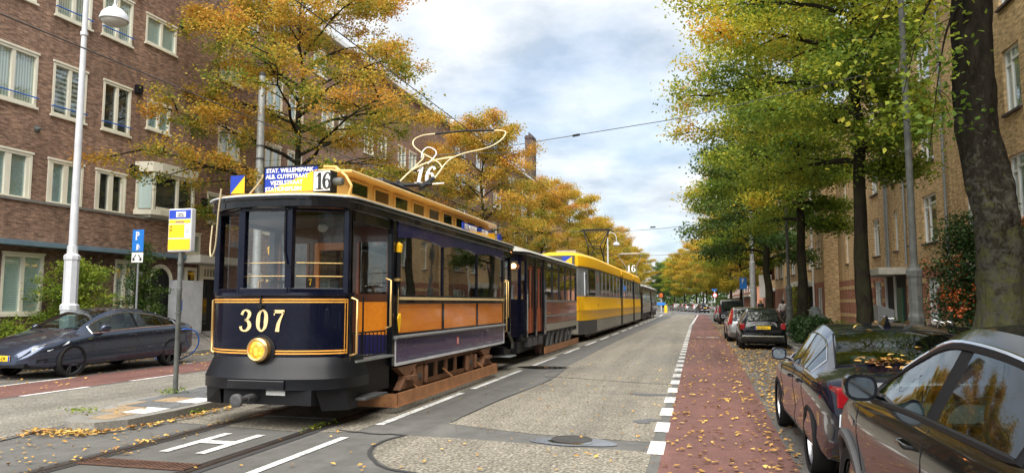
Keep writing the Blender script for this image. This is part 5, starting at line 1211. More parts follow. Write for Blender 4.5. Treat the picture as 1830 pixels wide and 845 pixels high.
# ================================================================ two last cars in line
def oldcar(name, label, loc, L_, side, panel, withbow=False, flip=1):
    t = thing(name, label, 'tram', loc)
    def pl(d=0.): return [(x*(1.02+d), y-d) for x, y in [(0, 0), (.5, .03), (.85, .2), (1.0, .6), (1.0, 1.2)]]
    def ends(z0, z1, d0, d1, nm, mt):
        f0 = ringpts(pl(d0), z0); f1 = ringpts(pl(d1), z1); b = MB(); b.loft([f0+[(-x, L_-y, z) for x, y, z in f0], f1+[(-x, L_-y, z) for x, y, z in f1]]); b.build(nm, mt, t, smooth=40)
    ends(.75, 1.75, 0, 0, 'lower_body', side); ends(1.75, 2.9, -.02, -.02, 'window_band', 'blackgloss'); ends(2.9, 3.08, .06, .06, 'roof_edge', 'dgrey'); ends(3.08, 3.28, .04, -.3, 'canvas_roof', 'canvas')
    for s in (-1, 1):
        y = 1.5
        while y < L_-2: b = MB(); b.box(s*1.003, s*1.012, y, y+.8, 1.85, 2.8); b.build('side_window', 'darkglass', t); b = MB(); b.box(s*1.003, s*1.02, y+.84, y+.9, 1.8, 2.9); b.build('window_post', 'greige', t); y += 1.0
        b = MB(); b.box(s*1.021, s*1.03, 1.4, L_-1.4, .8, 1.1); b.box(s*1.021, s*1.03, 1.4, L_-1.4, 1.15, 1.7); b.build('side_panel', panel, t)
    b = MB(); b.box(-.9, .9, .6, L_-.6, .25, .76); b.build('underframe', 'black', t)
    b = MB(); b.box(-.45, .45, 1.2, L_-1.2, 3.26, 3.5); b.build('clerestory', 'canvas', t)
    for yy in (3., L_-3):
        b = MB(); 
        for s in (-1, 1): b.lathe([(.1, s*.8), (.38, s*.78), (.38, s*.7), (.1, s*.66)], (0, yy, .4), 'x', 16)
        b.build('wheelset', 'grate', t)
    if withbow:
        b = MB()
        for s in (-1, 1): b.tube(catmull([(s*.3, 3.6, 3.5), (s*.42, 2.4, 4.3), (s*.5, 1.6, 4.9), (s*.95, .6, 5.6), (s*.9, .1, 5.85), (s*.7, 0, 5.88)], 4), .028, 6)
        b.tube([(-.7, 0, 5.88), (.7, 0, 5.88)], .035, 6); b.build('bow_collector', 'lgrey', t); q = kids(t)[-1]
        b = MB(); digits(b, '16', lambda u, v, d: (-.40+u, 2.0-d, 4.35+v), .62, .05, adv=.62); b.build('number_16', 'signwhite', q)
    return t
oldcar('old_tram_car', 'distant dark old tram with grey roof and bow collector behind the yellow tram', (-5.64, 63.6, 0), 12.5, 'blackgloss', 'greige', True)
oldcar('blue_tram_car', 'last tram car in the line, dark blue with grey roof', (-5.64, 77.2, 0), 11.0, 'navy', 'navy')
# ================================================================ TREES
from mathutils import noise as mnoise
def gen_tree(seed, H, R_, z0, tr, nl, nleaf, ls, leaf, bark='bark', lean=(0, 0), spread=.26, burl=0, sub=7, env=None, top=.28, lowdroop=.0, fork=None, asym=0., sprays=()):
    rr = random.Random(seed); nr = np.random.default_rng(seed)
    env = env or [(0, .62), (.18, .92), (.42, 1.0), (.7, .78), (.88, .5), (1, .2)]
    ef = lerp_table(env)
    mb = MB(); P = []; n = 11
    for i in range(n+1):
        t = i/n; z = H*.93*t
        P.append(Vector((lean[0]*t*H+rr.gauss(0, .045)*(t > 0)*(1+t*1.5), lean[1]*t*H+rr.gauss(0, .045)*(t > 0)*(1+t*1.5), z)))
    def tp(t):
        q = max(0, min(t, .9999))*n; i = int(q); return P[i].lerp(P[i+1], q-i)
    ks = 44; rings = []; ph = [rr.uniform(0, 6.28) for _ in range(6)]; NS = 14
    if fork: ks, NS = 150, 40
    for i in range(ks+1):
        t = (i/ks)**1.35; c = tp(t); z = c.z
        rad = tr*((1-.86*t**.8) if not fork else (1-.86*t**1.7)*(1+.3*math.exp(-((z-fork)/.7)**2)))*(1+(.75 if not fork else .35)*math.exp(-z/.25)); bump_ = .045
        ring = []
        for k in range(NS):
            a = 2*math.pi*k/NS
            q = 1+bump_*math.sin(3*a+ph[0]+z*1.1)+bump_*math.sin(5*a+ph[1]-z*2.3)+.03*math.sin(2*a+z*5+ph[2])+rr.uniform(-.03, .03)
            if burl: q += burl*math.exp(-((z-1.15)/.42)**2)*(1+.35*math.sin(2*a+ph[3]))+burl*.35*math.exp(-((z-3.3)/.25)**2)*max(0, math.cos(a-2))+burl*.3*math.exp(-((z-5.2)/.2)**2)*max(0, math.cos(a+.5))+.06*max(0, math.sin(z*7+ph[4]))*max(0, math.cos(a*2+z))
            if fork: q += .075*mnoise.noise(Vector((math.cos(a)*2.2, math.sin(a)*2.2, z*1.6)))+.05*mnoise.noise(Vector((math.cos(a)*7, math.sin(a)*7, z*3.1)))+.035*mnoise.noise(Vector((math.cos(a)*16, math.sin(a)*16, z*7)))
            ring.append((c.x+rad*q*math.cos(a), c.y+rad*q*math.sin(a), z-(.15 if i == 0 else 0)))
        rings.append(ring)
    mb.loft(rings); tips = []; wts = []
    lp = []
    for i in range(nl):
        f = (i+.5)/nl; zs = z0*.82+(H*.93-z0*.82)*f**.95
        st = tp(zs/(H*.93)); az = i*2.399+rr.uniform(-.35, .35); zf = (zs-z0*.82)/(H-z0*.82)
        Lb = R_*ef(zf)*rr.uniform(.78, 1.12); el = R(18+48*zf**1.3+rr.uniform(-8, 8)); d = Vector((math.cos(az), math.sin(az), 0)); Lb *= 1-abs(asym)*max(0, d.x*(1 if asym > 0 else -1)); side = Vector((-d.y, d.x, 0))
        pts = []; cv = rr.uniform(-.12, .12)*Lb; m = 8
        for j in range(m+1):
            t = j/m; hor = Lb*t*math.cos(el*(1-.35*t)); up = Lb*(math.sin(el)*t*(1-.42*t)-lowdroop*(1-zf)*t*t*.5)
            pts.append(st+d*hor+side*(cv*t*t+rr.gauss(0, .035)*Lb*.3*(t > 0))+Vector((0, 0, up+rr.gauss(0, .03)*(t > 0))))
        r0 = tr*(.42-.26*zf)*min(1, Lb/R_+.2); mb.tube(pts, [max(.010, r0*(1-t/m)**.9) for t in range(m+1)], 6)
        for k in range(sub):
            t = .22+.78*(k+rr.random())/sub; q = min(t, .999)*m; a = int(q); base = pts[a].lerp(pts[a+1], q-a)
            s_ = 1 if k % 2 else -1; ang = rr.uniform(.5, 1.15)*s_; dd = (d*math.cos(ang)+side*math.sin(ang)); Ls = Lb*rr.uniform(.22, .42)*(1.15-t*.5)
            upk = rr.uniform(-.12, .45); sp = [base+dd*Ls*u+Vector((0, 0, Ls*(upk*u-.18*u*u)))+Vector((rr.gauss(0, .03), rr.gauss(0, .03), rr.gauss(0, .03)))*(u > 0) for u in (0, .33, .66, 1)]
            mb.tube(sp, [max(.007, r0*.38*(1-u*.8)) for u in (0, .33, .66, 1)], 4, cap=False)
            for u in (.3, .5, .7, .85, 1.0): tips.append(sp[0].lerp(sp[3], u)*.5+(sp[min(3, int(u*3))].lerp(sp[min(3, int(u*3)+1)], u*3-int(u*3)))*.5); wts.append(.6+u*.6)
            for e in range(2):
                u = rr.uniform(.4, .95); b0 = sp[0].lerp(sp[3], u); a2 = ang+rr.choice((-1, 1))*rr.uniform(.5, 1); d2 = d*math.cos(a2)+side*math.sin(a2); L2_ = Ls*rr.uniform(.3, .55)
                e1 = b0+d2*L2_+Vector((0, 0, L2_*rr.uniform(-.2, .5))); mb.tube([b0, b0.lerp(e1, .5)+Vector((0, 0, .03)), e1], [.009, .007, .004], 3, cap=False)
                for u in (.5, .8, 1.0): tips.append(b0.lerp(e1, u)); wts.append(1)
        tips.append(pts[-1]); wts.append(1.4)
    for (s0, s1, dens) in sprays:
        a0, a1 = Vector(s0), Vector(s1); mid = a0.lerp(a1, .5)+Vector((0, 0, .5)); pp = [Vector(q) for q in catmull([tuple(a0), tuple(mid), tuple(a1)], 5)]
        mb.tube(pp, [max(.006, .03*(1-i_/10)) for i_ in range(len(pp))], 5)
        for q in range(10):
            b0 = pp[rr.randrange(3, len(pp))]; e1 = b0+Vector((rr.gauss(0, .35), rr.gauss(0, .35), rr.uniform(-.6, .1))); mb.tube([b0, b0.lerp(e1, .5)+Vector((0, 0, .05)), e1], [.008, .006, .003], 3)
            for u in (.2, .5, .8, 1): tips.append(b0.lerp(e1, u)); wts.append(dens)
    T = np.array([tuple(t) for t in tips]); Wt = np.array(wts); Wt *= nr.uniform(.0, 1.5, len(Wt))**1.5; Wt /= Wt.sum()
    idx = nr.choice(len(T), nleaf, p=Wt); Pn = T[idx]+nr.normal(0, 1, (nleaf, 3))*np.array([spread, spread, spread*.62])
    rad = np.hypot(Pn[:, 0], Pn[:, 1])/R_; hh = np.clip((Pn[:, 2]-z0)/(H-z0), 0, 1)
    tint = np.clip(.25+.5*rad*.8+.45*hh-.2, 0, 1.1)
    S = nr.uniform(.75, 1.25, nleaf)*ls
    return mb, Pn, S, tint
TREES = {}
def make_tree(key, name, **kw):
    leaf = kw['leaf']; bark = kw.get('bark', 'bark'); mb, P, S, tint = gen_tree(**kw)
    root = bpy.data.objects.new(name, None); COL.objects.link(root)
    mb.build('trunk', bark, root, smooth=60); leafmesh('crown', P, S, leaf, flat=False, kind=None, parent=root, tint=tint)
    TREES[key] = root; return root
USED = set()
def tree(key, x, y, z, label, group, rz=0, sc=1.):
    if key not in USED:
        o = TREES[key]; USED.add(key); o.location = (x, y, z); o.rotation_euler = (0, 0, rz); o.scale = (sc,)*3
    else: o = dup(TREES[key], (x, y, z), rz, scale=sc)
    return tag(o, label, 'tree', group)
make_tree('bigor', 'autumn_tree', seed=11, H=16.2, R_=7.3, z0=5.0, tr=.24, nl=34, nleaf=92000, ls=.112, leaf='leaf_or', spread=.225, sub=9, asym=-.12, env=[(0, .75), (.2, 1.0), (.45, .92), (.7, .68), (.9, .42), (1, .18)])
make_tree('or2', 'autumn_tree', seed=23, H=16.0, R_=5.6, z0=4.5, tr=.22, nl=32, nleaf=56000, ls=.145, leaf='leaf_or', spread=.34)
make_tree('ye', 'autumn_tree', seed=31, H=15.5, R_=5.6, z0=4.0, tr=.22, nl=30, nleaf=36000, ls=.20, leaf='leaf_ye', spread=.36)
make_tree('gr1', 'lime_tree', seed=44, H=15.5, R_=4.15, z0=6.2, tr=.25, nl=36, nleaf=98000, ls=.108, leaf='leaf_gr', spread=.32, lowdroop=.35, asym=.62, sub=8, env=[(0, .8), (.15, 1.0), (.5, 1.0), (.75, .85), (1, .35)])
make_tree('gr2', 'lime_tree', seed=52, H=15.0, R_=4.5, z0=5.6, tr=.25, nl=34, nleaf=72000, ls=.125, leaf='leaf_gr', spread=.30, lowdroop=.35, asym=.62, env=[(0, .8), (.15, 1.0), (.5, 1.0), (.75, .85), (1, .35)])
make_tree('dk', 'lime_tree', seed=67, H=13.5, R_=4.8, z0=4.6, tr=.27, nl=28, nleaf=34000, ls=.17, leaf='leaf_dk', spread=.34, lowdroop=.4, asym=.45, env=[(0, .9), (.2, 1.0), (.6, .9), (1, .4)])
make_tree('near', 'lime_tree', seed=71, H=16.5, R_=3.9, z0=9.6, tr=.31, fork=7.3, nl=20, nleaf=26000, ls=.10, leaf='leaf_gr', bark='bark2', spread=.24, burl=.20, lowdroop=1.1, lean=(-.018, 0), sprays=[((-.3, -.1, 6.6), (-1.35, -.7, 4.2), .5), ((-.3, -.3, 7.0), (-1.7, -.6, 5.3), .45), ((-.2, 0, 6.2), (-.9, -.5, 3.7), .5), ((.3, -.2, 7.2), (1.2, -.8, 5.9), .7), ((-.3, -.2, 7.6), (-2.2, -1.2, 6.6), .45)], env=[(0, .75), (.2, 1.0), (.6, .9), (1, .4)])
GL_, GR_ = 'street trees along the left pavement', 'street trees along the right kerb'
tree('bigor', -16.2, 27.0, .12, 'large airy orange and yellow tree directly behind tram 307, on the left pavement', GL_, 1.1)
tree('or2', -16.2, 54.5, .12, 'second orange tree on the left, its crown rising beside the raised bow of tram 307', GL_, .3, 1.0)
tree('or2', -16.0, 76.0, .12, 'third orange tree on the left, just below the tall brick chimney', GL_, 2.2, .92)
tree('ye', -15.8, 92, .12, 'yellow tree on the left behind the raised pantograph of the yellow tram', GL_, .8, 1.02)
tree('ye', -15.5, 113, .12, 'yellow orange tree on the left above the roof of the yellow tram', GL_, 2.9, .95)
tree('or2', -15.5, 135, .12, 'distant orange tree on the left above the two last tram cars', GL_, 4.1, .98)
tree('ye', -15.5, 158, .1, 'distant yellow tree on the left past the side street', GL_, 5.1, .95)
tree('ye', -15.5, 185, .1, 'farthest yellow tree of the left row', GL_, 1.7, .95)
tree('near', 4.24, 12.2, .12, 'thick mossy trunk with burls right beside the nearest parked car', GR_, 0)
tree('gr1', 4.5, 22.2, .12, 'green and yellow lime tree behind the parked black sedan, second trunk on the right', GR_, .1)
tree('gr2', 4.3, 33.0, .12, 'lime tree behind the green hedge, third trunk on the right', GR_, -.2)
tree('dk', 4.2, 47.0, .12, 'darker green lime tree just beyond the small black hatchback', GR_, .1, 1.05)
tree('gr2', 4.2, 59.0, .12, 'lime tree beside the black van on the right', GR_, .25, .95)
tree('ye', 4.0, 72.0, .12, 'yellow green tree beyond the black van on the right', GR_, 4.4, .78)
tree('ye', 3.9, 90.0, .12, 'yellow tree before the side street on the right', GR_, 3.0, .86)
for i, (x, y, k, s, lab) in enumerate([
    (3.4, 132, 'or2', .88, 'first orange tree beyond the side street on the right'), (1.8, 147, 'ye', .9, 'yellow tree over the distant white parked car'),
    (-.2, 163, 'or2', .9, 'orange tree beyond the distant white parked car'), (-3.0, 182, 'ye', .92, 'yellow tree at the far bend of the street'),
    (-6.0, 205, 'gr2', .9, 'green tree at the far bend of the street'), (-10, 228, 'dk', 1.0, 'dark tree closing the far end of the street'), (-17, 235, 'ye', 1.05, 'yellow tree closing the far end of the street'),
    (-4, 250, 'ye', 1.1, 'tall yellow tree behind the far bend'), (-24, 262, 'dk', 1.2, 'dark green tree closing the view behind the last tram'), (-12, 275, 'dk', 1.25, 'tall dark tree at the very end of the street'), (2, 262, 'gr2', 1.15, 'tall green tree behind the far parked cars'), (10, 240, 'dk', 1.1, 'dark tree behind the far right parked cars')]):
    tree(k, x, y, 0, lab, 'trees at the far end of the street', i*1.3, s)
for i, (x, y, k, lab) in enumerate([(4.3, 1.5, 'gr1', 'lime tree beside the viewer, outside the photo'), (4.3, -9, 'gr2', 'lime tree behind the viewer, outside the photo'), (-16.2, 3, 'or2', 'orange tree on the left behind the viewer, outside the photo'), (4.3, -20, 'gr1', 'second lime tree behind the viewer, outside the photo')]):
    if i in (1, 3): tree(k, x, y, .12, lab, 'trees behind the viewer', i*2.)
# far wood that closes the view
FW = []
rr_ = np.random.default_rng(5)
n_ = 26000; fx = rr_.uniform(-120, 110, n_); fy = rr_.uniform(300, 330, n_); hh_ = 12+3*np.sin(fx*.13)+2*np.sin(fx*.41+1); fz = rr_.uniform(0, 1, n_)**.8*hh_
fwp = np.stack([fx, fy, fz], 1); fw_ = leafmesh('far_wood', fwp, rr_.uniform(.9, 1.6, n_), 'leaf_dk', flat=False, tint=rr_.uniform(0, .9, n_)); tag(fw_, 'mass of dark green and yellow trees at the very end of the street', 'far trees')

# ---------------- shrubs
def shrub(name, label, cat, loc, rx, ry, h, n, ls, leaf, stems=7, group=None, seed=1, extra=None, layered=False):
    rr = random.Random(seed); nr = np.random.default_rng(seed); t = thing(name, label, cat, loc, 0, group); mb = MB(); C_ = []
    for i in range(stems):
        a = i*2.4; e = Vector((rx*.7*math.cos(a)*rr.uniform(.4, 1), ry*.7*math.sin(a)*rr.uniform(.4, 1), h*rr.uniform(.6, .95)))
        p = [Vector((e.x*.15, e.y*.15, 0)), e*.5+Vector((rr.gauss(0, .05), rr.gauss(0, .05), .1*h)), e]; mb.tube(p, [.025, .016, .006], 5)
        for u in (.3, .5, .7, .85, 1): C_.append(p[0].lerp(p[2], u)*.5+p[1]*.5*(1-abs(2*u-1))+p[0].lerp(p[2], u)*.5*abs(2*u-1))
    for i in range(stems*10):
        a = rr.uniform(0, 6.28); q = rr.random()**.5; z = h*rr.random(); k = math.sin(math.pi*min(1, max(.05, (z/h)*.8+.18)))**.6
        C_.append(Vector((rx*q*k*math.cos(a), ry*q*k*math.sin(a), z)))
    mb.build('stems', 'bark', t)
    Cn = np.array([tuple(c) for c in C_]); w_ = nr.uniform(.2, 1.4, len(Cn)); w_ /= w_.sum(); idx = nr.choice(len(Cn), n, p=w_); sp = .16*max(rx, .4)
    P = Cn[idx]+nr.normal(0, 1, (n, 3))*np.array([sp, sp, sp*(.28 if layered else .7)])
    P[:, 2] = np.abs(P[:, 2])
    leafmesh('foliage', P, nr.uniform(.7, 1.3, n)*ls, leaf, flat=False, kind=None, parent=t, tint=nr.uniform(0, .9, n))
    if extra:
        m, sz = extra; idx = nr.choice(len(P), m)
        out_ = P[(P[:, 1] < -.1) | (P[:, 0] < -.2)]; cen = out_[nr.choice(len(out_), 26)]*np.array([1.12, 1.12, 1.0]); Q = cen[nr.integers(0, 26, m)]+nr.normal(0, .12, (m, 3)); b = leafmesh('berries', Q, nr.uniform(.7, 1.2, m)*sz, 'berries', flat=False, kind='stuff', parent=t)
    return t
shrub('garden_maple', 'lime green and yellow garden bush between the white lamp post and the brick wall', 'bush', (-19.9, 19.75, .36), 1.35, 1.1, 2.7, 13000, .075, 'leaf_lime', 9, seed=4, layered=True)
shrub('dark_shrub', 'dark green shrub beside the blue parking sign', 'bush', (-19.6, 22.4, .36), .8, .8, 3.4, 6500, .075, 'leaf_dk', 8, seed=8)
shrub('pot_plant_bed', 'low green plants under the ground floor window on the far left', 'plants', (-19.5, 17.2, .36), .8, .45, .8, 1800, .08, 'leaf_lime', 6, seed=9)
shrub('berry_bush', 'tall dark green bush with orange berries between the steel pole and the mossy trunk', 'bush', (7.2, 21.2, .12), 1.35, 1.4, 3.9, 22000, .08, 'leaf_berry', 10, seed=3, extra=(1900, .075))
for i, (x, y, h, r, lab) in enumerate(((3.9, 25.6, .95, .75, 'low green hedge shrub on the kerb side just past the black sedan'), (3.95, 28.0, 1.0, .8, 'leafy hedge shrub beside the back of the black hatchback'), (3.9, 30.4, .9, .8, 'farthest of the hedge shrubs, by the third trunk'))):
    shrub('hedge_shrub', lab, 'hedge', (x, y, .12), r*.75, 1.25, h, 5200, .085, 'leaf_berry', 6, 'hedge shrubs between the trees', seed=20+i)
shrub('green_planting', 'small bright green plants by the terrace window behind the black sedan', 'plants', (7.6, 33.0, .12), .45, 2.2, .95, 3600, .08, 'leaf_lime', 6, seed=31)
shrub('wall_shrub', 'small tree like shrub under the sale sign by the projecting block', 'bush', (6.9, 54.5, .12), .7, .8, 2.9, 3600, .1, 'leaf_gr', 6, seed=36)
shrub('far_shrub', 'green shrub beyond the parked van by the side street', 'bush', (3.2, 98, .12), 1.3, 3.0, 2.2, 4200, .16, 'leaf_dk', 6, seed=38)
w_ = leafmesh('kerb_weeds', np.array([(-8.35+random.gauss(0, .18), 8.55+random.gauss(0, .1), .14+random.random()*.06) for _ in range(60)]+[(-8.7+random.gauss(0, .1), 10.8+random.gauss(0, .12), .14+random.random()*.07) for _ in range(90)]+[(-7.33+random.gauss(0, .04), 9.6+random.gauss(0, .12), .02+random.random()*.06) for _ in range(40)]+[(-5.0+random.gauss(0, .06), 9.1+random.gauss(0, .2), .02) for _ in range(50)]), np.full(240, .045), 'leaf_gr', flat=False, tint=np.full(240, .1)); tag(w_, 'small weeds growing at the edge of the tram stop island', 'weeds')
# ================================================================ CARS  (local +y = forward, origin on the ground in the middle)
def carbody(t, S, paint_, glass_='carglass'):
    L_ = S['L']; W_ = S['W']/2; y0 = -L_/2; y1 = L_/2
    top = smooth_table(S['top']); belt = lerp_table(S['belt']); half = smooth_table([(y, w_*W_) for y, w_ in S['plan']]); zb = lerp_table(S['bot'])
    roofh = S.get('roofw', .70)*W_; ct = S.get('crown', .035)
    def section(y):
        T = top(y); B = min(belt(y), T-.03); w_ = half(y); b_ = zb(y); k = min(1, max(0, (T-B)/.42)); k = k**.75
        wr = (w_*.90)*(1-k)+roofh*k; sh = min(.05, (T-B)*.3)
        hgt = B-b_
        P = [(0, b_), (w_*.80, b_), (w_*.93, b_+.03), (w_*.975, b_+.12*hgt), (w_*.985, b_+.26*hgt), (w_*.972, b_+.42*hgt), (w_*.985, b_+.58*hgt), (w_*1.0, b_+.74*hgt), (w_*.995, b_+.84*hgt), (w_*.975, b_+.94*hgt), (w_*.94, B)]
        zr = T-ct-.055*k
        xb_ = P[10][0]; P += [(xb_*.9+wr*.1, B*.9+zr*.1), (xb_*.1+wr*.9, B*.1+zr*.9), (wr, zr), (wr*.90, T-ct*.78), (wr*.72, T-ct*.42), (wr*.4, T-ct*.12), (0, T)]
        return P
    ys = []
    n = 74
    for i in range(n+1):
        u = i/n; u = .5-.5*math.cos(math.pi*u); u = .35*u+.65*i/n; ys.append(y0+(y1-y0)*u)
    for q in [v for p in S['panes'] for v in p[:2]]+list(S['wind'][:2])+list(S['rear'][:2]): ys.append(q)
    ys = sorted(set(ys)); ys = [y for i_, y in enumerate(ys) if i_ == 0 or y-ys[i_-1] > 1e-4]
    rings = []
    for y in ys:
        P = section(y); rings.append([(x, y, z) for x, z in P]+[(-x, y, z) for x, z in P[-2:0:-1]])
    mb = MB(); mb.loft(rings); o = mb.build('body', [paint_, 'black'], t)
    # wheel arches
    cut = MB(); cut.mat(1)
    for wy in S['wheels']:
        for s in (-1, 1):
            cut.lathe([(S['wr']+.055, s*(W_-.34)), (S['wr']+.055, s*(W_+.25))], (0, wy, S['wr']), 'x', 36)
    co = cut.build('cutter', ['black', 'black']); m_ = o.modifiers.new('b', 'BOOLEAN'); m_.object = co; m_.operation = 'DIFFERENCE'; m_.solver = 'EXACT'
    baked(o); bpy.data.objects.remove(co)
    if glass_ == 'carglass':
        bm = bmesh.new(); bm.from_mesh(o.data); kill = []
        for f in bm.faces:
            c = f.calc_center_median(); P = section(c.y); a, b_ = P[10], P[13]
            if b_[1]-a[1] > .05:
                t_ = (c.z-a[1])/(b_[1]-a[1]); ax = abs(c.x)
                if .1 < t_ < .9 and ax > b_[0]*.92 and any(min(p[:2]) < c.y < max(p[:2]) for p in S['panes']): kill.append(f); continue
            for (ya, yb, _n) in (S['wind'], S['rear']):
                if min(ya, yb) < c.y < max(ya, yb) and abs(c.x) < b_[0]*.90 and c.z > b_[1]-.03: kill.append(f); break
        bmesh.ops.delete(bm, geom=kill, context='FACES'); bm.to_mesh(o.data); bm.free()
        W2_ = W_-.17; b = MB(); b.box(-W2_, W2_, min(S['wheels'])-.1, max(S['wheels'])-.55, .42, .46); b.build('cabin_floor', 'black', t)
        wb = S['wind'][0]; b = MB(); b.prism([(-W2_, wb-.05, .5), (-W2_, wb-.05, belt(wb)-.02), (-W2_, wb-.30, belt(wb)+.0), (-W2_, wb-.42, belt(wb)-.10), (-W2_, wb-.42, .5)], (2*W2_, 0, 0)); b.build('dashboard', 'dgrey', t, smooth=40)
        yd = wb-.62; b = MB(); b.tube([(-.36+.185*math.cos(a), yd-.05*math.sin(a), belt(wb)-.08+.175*math.sin(a)) for a in np.linspace(0, 2*math.pi, 25)[:-1]], .016, 6, closed=True); b.tube([(-.54, yd, belt(wb)-.08), (-.18, yd, belt(wb)-.08)], .02); b.tube([(-.36, yd, belt(wb)-.08), (-.36, yd+.25, belt(wb)-.14)], .03); b.build('steering_wheel', 'black', t, smooth=60)
        for (sx, sy) in ((-.36, yd-.62), (.36, yd-.62), (-.36, yd-1.5), (.36, yd-1.5)):
            b = MB(); hh = min(top(sy), 9)-.30
            b.loft([[(sx-.24, sy+.45, .62), (sx+.24, sy+.45, .62), (sx+.24, sy+.45, .5), (sx-.24, sy+.45, .5)], [(sx-.25, sy, .62), (sx+.25, sy, .62), (sx+.25, sy, .46), (sx-.25, sy, .46)]]); b.loft([[(sx-.25, sy+.06, .5), (sx+.25, sy+.06, .5), (sx+.24, sy-.1, .5), (sx-.24, sy-.1, .5)], [(sx-.22, sy-.12, hh-.05), (sx+.22, sy-.12, hh-.05), (sx+.2, sy-.22, hh-.05), (sx-.2, sy-.22, hh-.05)]]); b.box(sx-.12, sx+.12, sy-.24, sy-.13, hh-.02, hh+.14); b.build('seat', 'dgrey', t, bevel=.03)
    o.data.polygons.foreach_set('use_smooth', [True]*len(o.data.polygons)); o.data.set_sharp_from_angle(angle=R(32))
    def side(y, f, off=.004, s=-1):
        """point on the greenhouse side; f 0 belt .. 1 rail"""
        P = section(y); a, b_ = P[10], P[13]; x = a[0]+(b_[0]-a[0])*f; z = a[1]+(b_[1]-a[1])*f
        return (s*(x+off), y, z+off*.3)
    def lowside(y, z, off=.004, s=-1):
        P = section(y)[1:11]; x = np.interp(z, [p[1] for p in P], [p[0] for p in P]); return (s*(float(x)+off), y, z)
    def topp(y, u, off=.004):
        """u -1..1 across the top surface"""
        P = section(y)[13:][::-1]; wr = P[-1][0]; z = np.interp(abs(u)*wr, [p[0] for p in P], [p[1] for p in P]); return (u*wr, y, float(z)+off)
    C = dict(section=section, side=side, lowside=lowside, topp=topp, top=top, belt=belt, half=half, W=W_)
    # side panes
    for s in (-1, 1):
        for (ya, yb, nm) in S['panes']:
            b = MB(); r0, r1 = [], []; n = 14
            for i in range(n+1):
                y = ya+(yb-ya)*i/n; P = section(y); hgt = P[13][1]-P[10][1]
                lo = .09; hi = .91
                lo_p, hi_p = side(y, lo, .006, s), side(y, max(hi, lo+.01), .006, s); r0.append(lo_p); r1.append(hi_p)
            b.loft([r0, r1], open_ring=True); b.build(nm, glass_, t, smooth=60)
        # window surround trim
        b = MB(); ya, yb = S['panes'][0][0], S['panes'][-1][1]; lo_, hi_ = min(ya, yb), max(p[1] for p in S['panes'])
        ys_ = np.linspace(hi_, min(p[0] for p in S['panes']), 26); lower = [side(y, .05, .004, s) for y in ys_]; upper = [side(y, .94, .004, s) for y in ys_]
        b.tube(upper+lower[::-1], .010 if S.get('trimr') is None else S['trimr'], 5, closed=True); b.build('window_trim', S.get('trim', 'black'), t, smooth=60)
        # pillars between panes
        for a_, b2 in zip(S['panes'][:-1], S['panes'][1:]):
            b = MB(); q0, q1 = a_[0] if a_[0] > b2[0] else a_[1], b2[1] if a_[0] > b2[0] else b2[0]
            b.loft([[side(q0+.012, f, .005, s) for f in (.06, .5, .93)], [side(q1-.012, f, .005, s) for f in (.06, .5, .93)]], open_ring=True); b.build('pillar', 'matblack', t)
        # dark cabin backing just inside is the body itself
    for (ya, yb, nm) in (S['wind'], S['rear']):
        b = MB(); rows = []
        for i in range(11):
            y = ya+(yb-ya)*i/10; rows.append([topp(y, u, .007) for u in np.linspace(-.90, .90, 13)])
        b.loft(rows, open_ring=True); b.build(nm, 'darkglass' if glass_ == 'darkglass' else glass_, t, smooth=60)
    if S.get('reartrim', 1):
        b = MB(); a_, c_ = S['rear'][:2]; b.tube([C['topp'](a_, u, .006) for u in np.linspace(-.92, .92, 13)]+[C['topp'](c_, u, .006) for u in np.linspace(.92, -.92, 13)], .009, 5, closed=True); b.build('rear_window_trim', 'black', t)
    # shut lines
    for s in (-1, 1):
        b = MB()
        for yl in S['doors']:
            zt = section(yl)[10][1]; b.tube([lowside(yl+(.04 if z < .45 else 0), z, -.001, s) for z in np.linspace(zb(yl)+.10, zt-.01, 14)], .0045, 4)
        b.tube([lowside(y, zb(y)+.10, -.001, s) for y in np.linspace(min(S['doors']), max(S['doors']), 16)], .0045, 4)
        b.build('door_seams', 'black', t)
    for s in (-1, 1):
        for yh in S['handles']:
            zz = belt(yh)-.115; p = lowside(yh, zz, .0, s); b = MB(); b.tube([(p[0]-s*.01, yh-.11, zz), (p[0]+s*.028, yh-.09, zz), (p[0]+s*.028, yh+.07, zz+.004), (p[0]-s*.01, yh+.10, zz+.004)], .011, 6); b.build('door_handle', S.get('handlem', paint_), t, smooth=60)
    # mirrors
    for s in (-1, 1):
        ym = S['mirror']; p = side(ym, .12, 0, s); px, pz = p[0], p[2]+.0
        prof = [(.0, 0), (.05, .0), (.10, .02)]
        b = MB(); rings = []
        for k, (dy, sc) in enumerate(((.13, .35), (.10, .75), (.05, .97), (-.02, 1.0), (-.05, .97))):
            rg = []
            for a in range(14):
                an = 2*math.pi*a/14; ex = .092*sc*(abs(math.cos(an))**.7)*(1 if math.cos(an) > 0 else -1); ez = .080*sc*(abs(math.sin(an))**.7)*(1 if math.sin(an) > 0 else -1)
                rg.append((px+s*(.125)+s*ex, ym+dy, pz+.075+ez))
            rings.append(rg)
        b.loft(rings); b.tube([(px-s*.02, ym+.02, pz+.01), (px+s*.08, ym+.02, pz+.045)], .022, 6); b.build('mirror', S.get('mirrorm', paint_), t, smooth=50); mo = kids(t)[-1]
        b = MB(); rg = [(px+s*.125+.072*math.copysign(abs(math.cos(a))**.7, math.cos(a)), ym-.052, pz+.075+.060*math.copysign(abs(math.sin(a))**.7, math.sin(a))) for a in np.linspace(0, 2*math.pi, 15)[:-1]]
        b.poly(rg); b.build('mirror_glass', 'mirror', mo)
    # wheels
    for wy in S['wheels']:
        for s in (-1, 1): wheel(t, (s*(W_-.115), wy, S['wr']), S['wr'], s, S.get('rim', 'rim'), S.get('spokes', 5), S.get('rimf', .72))
